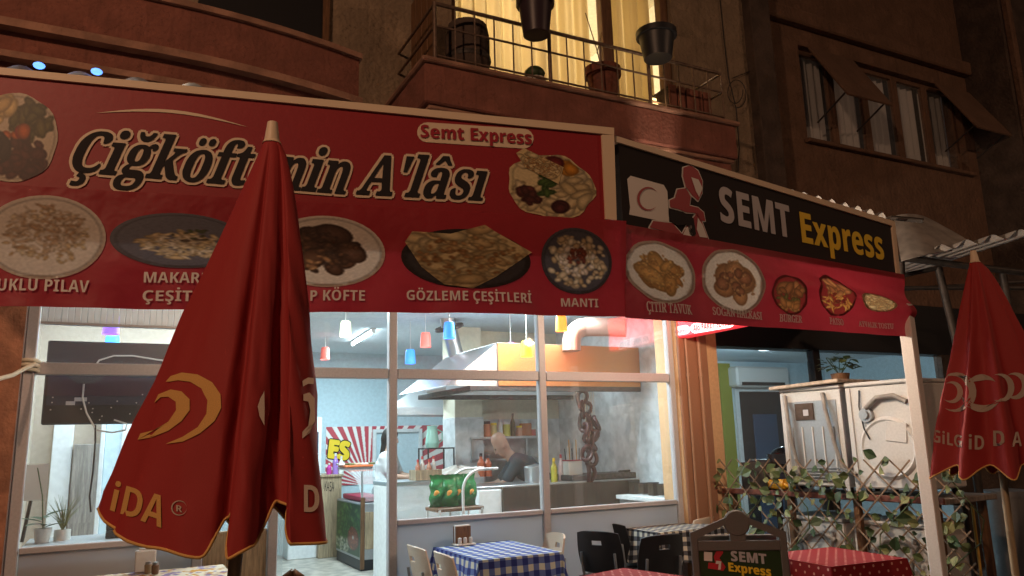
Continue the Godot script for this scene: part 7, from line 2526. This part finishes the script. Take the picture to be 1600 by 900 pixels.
func parasol(label: String, top: Vector3, low: Vector3, ring: Array, hem: Array, scale: float) -> Array:
	var axis := (low - top)
	var base := top + axis * (top.y / -axis.y)
	var t := thing("parasol", label, "parasol", Vector3(base.x, 0, base.z))
	var L := axis.length()
	var n := ring.size()
	var spl = func(u: float) -> Array:
		var x = u * n
		var i := int(floor(x)) % n
		var f = x - floor(x)
		var a: Vector2 = ring[(i - 1 + n) % n]; var b: Vector2 = ring[i]; var c: Vector2 = ring[(i + 1) % n]; var d: Vector2 = ring[(i + 2) % n]
		var p := b.cubic_interpolate(c, a, d, f)
		return [p, lerpf(hem[i], hem[(i + 1) % n], f * f * (3.0 - 2.0 * f))]
	var s := sh()
	var limp := FastNoiseLite.new()
	limp.seed = 33
	limp.frequency = 0.03
	var nu := n * 7
	var nv := 22
	var toward := -ahead
	var fn = func(u: float, v: float) -> Vector3:
		var q: Array = spl.call(fposmod(u, 1.0))
		var p: Vector2 = q[0]
		var xs := v if p.x < 0 else pow(v, 0.68)
		var ys := pow(v, 0.85)
		# near the tip the folds lie tight round the pole
		var tight := 0.022 * (1.0 - v)
		var dirp := p.normalized()
		# limp cloth: long slack folds and small creases
		p *= 1.0 + v * (0.035 * sin(u * 50.0 + v * 4.0) + 0.02 * sin(u * 113.0 - v * 7.0)) + 0.06 * limp.get_noise_2d(cos(u * TAU) * 110.0 + top.x * 50.0, v * 110.0 + sin(u * TAU) * 80.0) * minf(1.0, v * 3.0)
		return top + axis * (v * q[1]) + aside * (p.x * scale * xs + dirp.x * tight) + toward * (p.y * scale * ys + dirp.y * tight)
	s.shell(fn, nu, nv, 0.002)
	partw("canopy", s, M.parasol, t)
	var tris := PackedVector3Array()
	for j in nv:
		for i in nu:
			var a: Vector3 = fn.call(float(i) / nu, float(j) / nv); var b: Vector3 = fn.call(float(i + 1) / nu, float(j) / nv)
			var c: Vector3 = fn.call(float(i + 1) / nu, float(j + 1) / nv); var d: Vector3 = fn.call(float(i) / nu, float(j + 1) / nv)
			tris.append_array([a, b, c, a, c, d])
	var path := []
	for i in nu + 1:
		path.append(fn.call(float(i) / nu, 1.0))
	s = sh()
	s.tube(path, 0.0045, 5, false)
	partw("hem_binding", s, M.parasol_print, t)
	s = sh()
	s.tube([top + axis * 0.02, base], 0.019, 10)
	partw("pole", s, M.wood_pale if scale == 1.0 and L > 1.1 else M.white_paint, t)
	s = sh()
	s.lathe([Vector2(0.0, 0.075), Vector2(0.016, 0.072), Vector2(0.024, 0.01), Vector2(0.03, 0.0), Vector2(0.0, -0.004)], 14, Transform3D(Basis(), top + Vector3(0, -0.01, 0)))
	partw("finial", s, M.print_cream, t)
	s = sh()
	s.lathe([Vector2(0, 0), Vector2(0.25, 0), Vector2(0.25, 0.05), Vector2(0.05, 0.09), Vector2(0.04, 0.3), Vector2(0, 0.3)], 20, Transform3D(Basis(), Vector3(base.x, 0, base.z)))
	partw("base", s, M.stucco_dark, t)
	return [t, tris]

# the place on the cloth that a photo point shows, lifted a few millimetres off it
func stick(px: float, py: float, tris: PackedVector3Array, depth := 0) -> Vector3:
	var r := ray(px, py).normalized()
	var best := 1e9
	var nn := -r
	for i in range(0, tris.size(), 3):
		var h = Geometry3D.ray_intersects_triangle(eye, r, tris[i], tris[i + 1], tris[i + 2])
		if h != null:
			var d: float = (h - eye).length()
			if d < best:
				best = d
				nn = (tris[i + 1] - tris[i]).cross(tris[i + 2] - tris[i]).normalized()
	if best > 1e8 and depth < 14:      # a point just off the cloth moves in to its edge
		return stick(px + 2.5, py, tris, depth + 1)
	if best > 1e8:
		# past the edge: nearest corner point of the cloth
		var bd := 1e9
		var bp := Vector3()
		for i in range(0, tris.size(), 3):
			var v := tris[i] - eye
			var off = (v - r * v.dot(r)).length_squared()
			if off < bd:
				bd = off; bp = tris[i]
		return bp
	if nn.dot(r) > 0: nn = -nn
	return eye + r * best + nn * 0.004

func cling(called: String, poly: Array, surf: Callable, nn: Vector3, m: Material, parent: Node):
	var p := PackedVector2Array(poly)
	var ids := Geometry2D.triangulate_polygon(p)
	var s := sh()
	for i in range(0, ids.size(), 3):
		var a := p[ids[i]]
		var b := p[ids[i + 1]]
		var c := p[ids[i + 2]]
		var ab := (a + b) / 2; var bc := (b + c) / 2; var ca := (c + a) / 2
		for q in [[a, ab, ca], [ab, b, bc], [ca, bc, c], [ab, bc, ca]]:
			s.t(surf.call(q[0].x, q[0].y), surf.call(q[1].x, q[1].y), surf.call(q[2].x, q[2].y), nn, nn, nn)
	partw(called, s, m, parent)

func words_on_cloth(txt: String, p0: Vector2, p1: Vector2, cap0: float, cap1: float, surf: Callable, nn: Vector3, m: Material, parent: Node, slant := 0.0):
	var g := glyphs(txt, font(false, true))
	var s := sh()
	var pts := []
	for w in g.t:
		var x: float = w.x / g.w
		var c := lerpf(cap0, cap1, x)
		var q: Vector2 = p0.lerp(p1, x) + Vector2(slant * w.y * c, -w.y * c)
		pts.append(surf.call(q.x, q.y))
	for i in range(0, pts.size() - 2, 3):
		s.t(pts[i], pts[i + 1], pts[i + 2], nn, nn, nn)
	partw("lettering", s, m, parent)
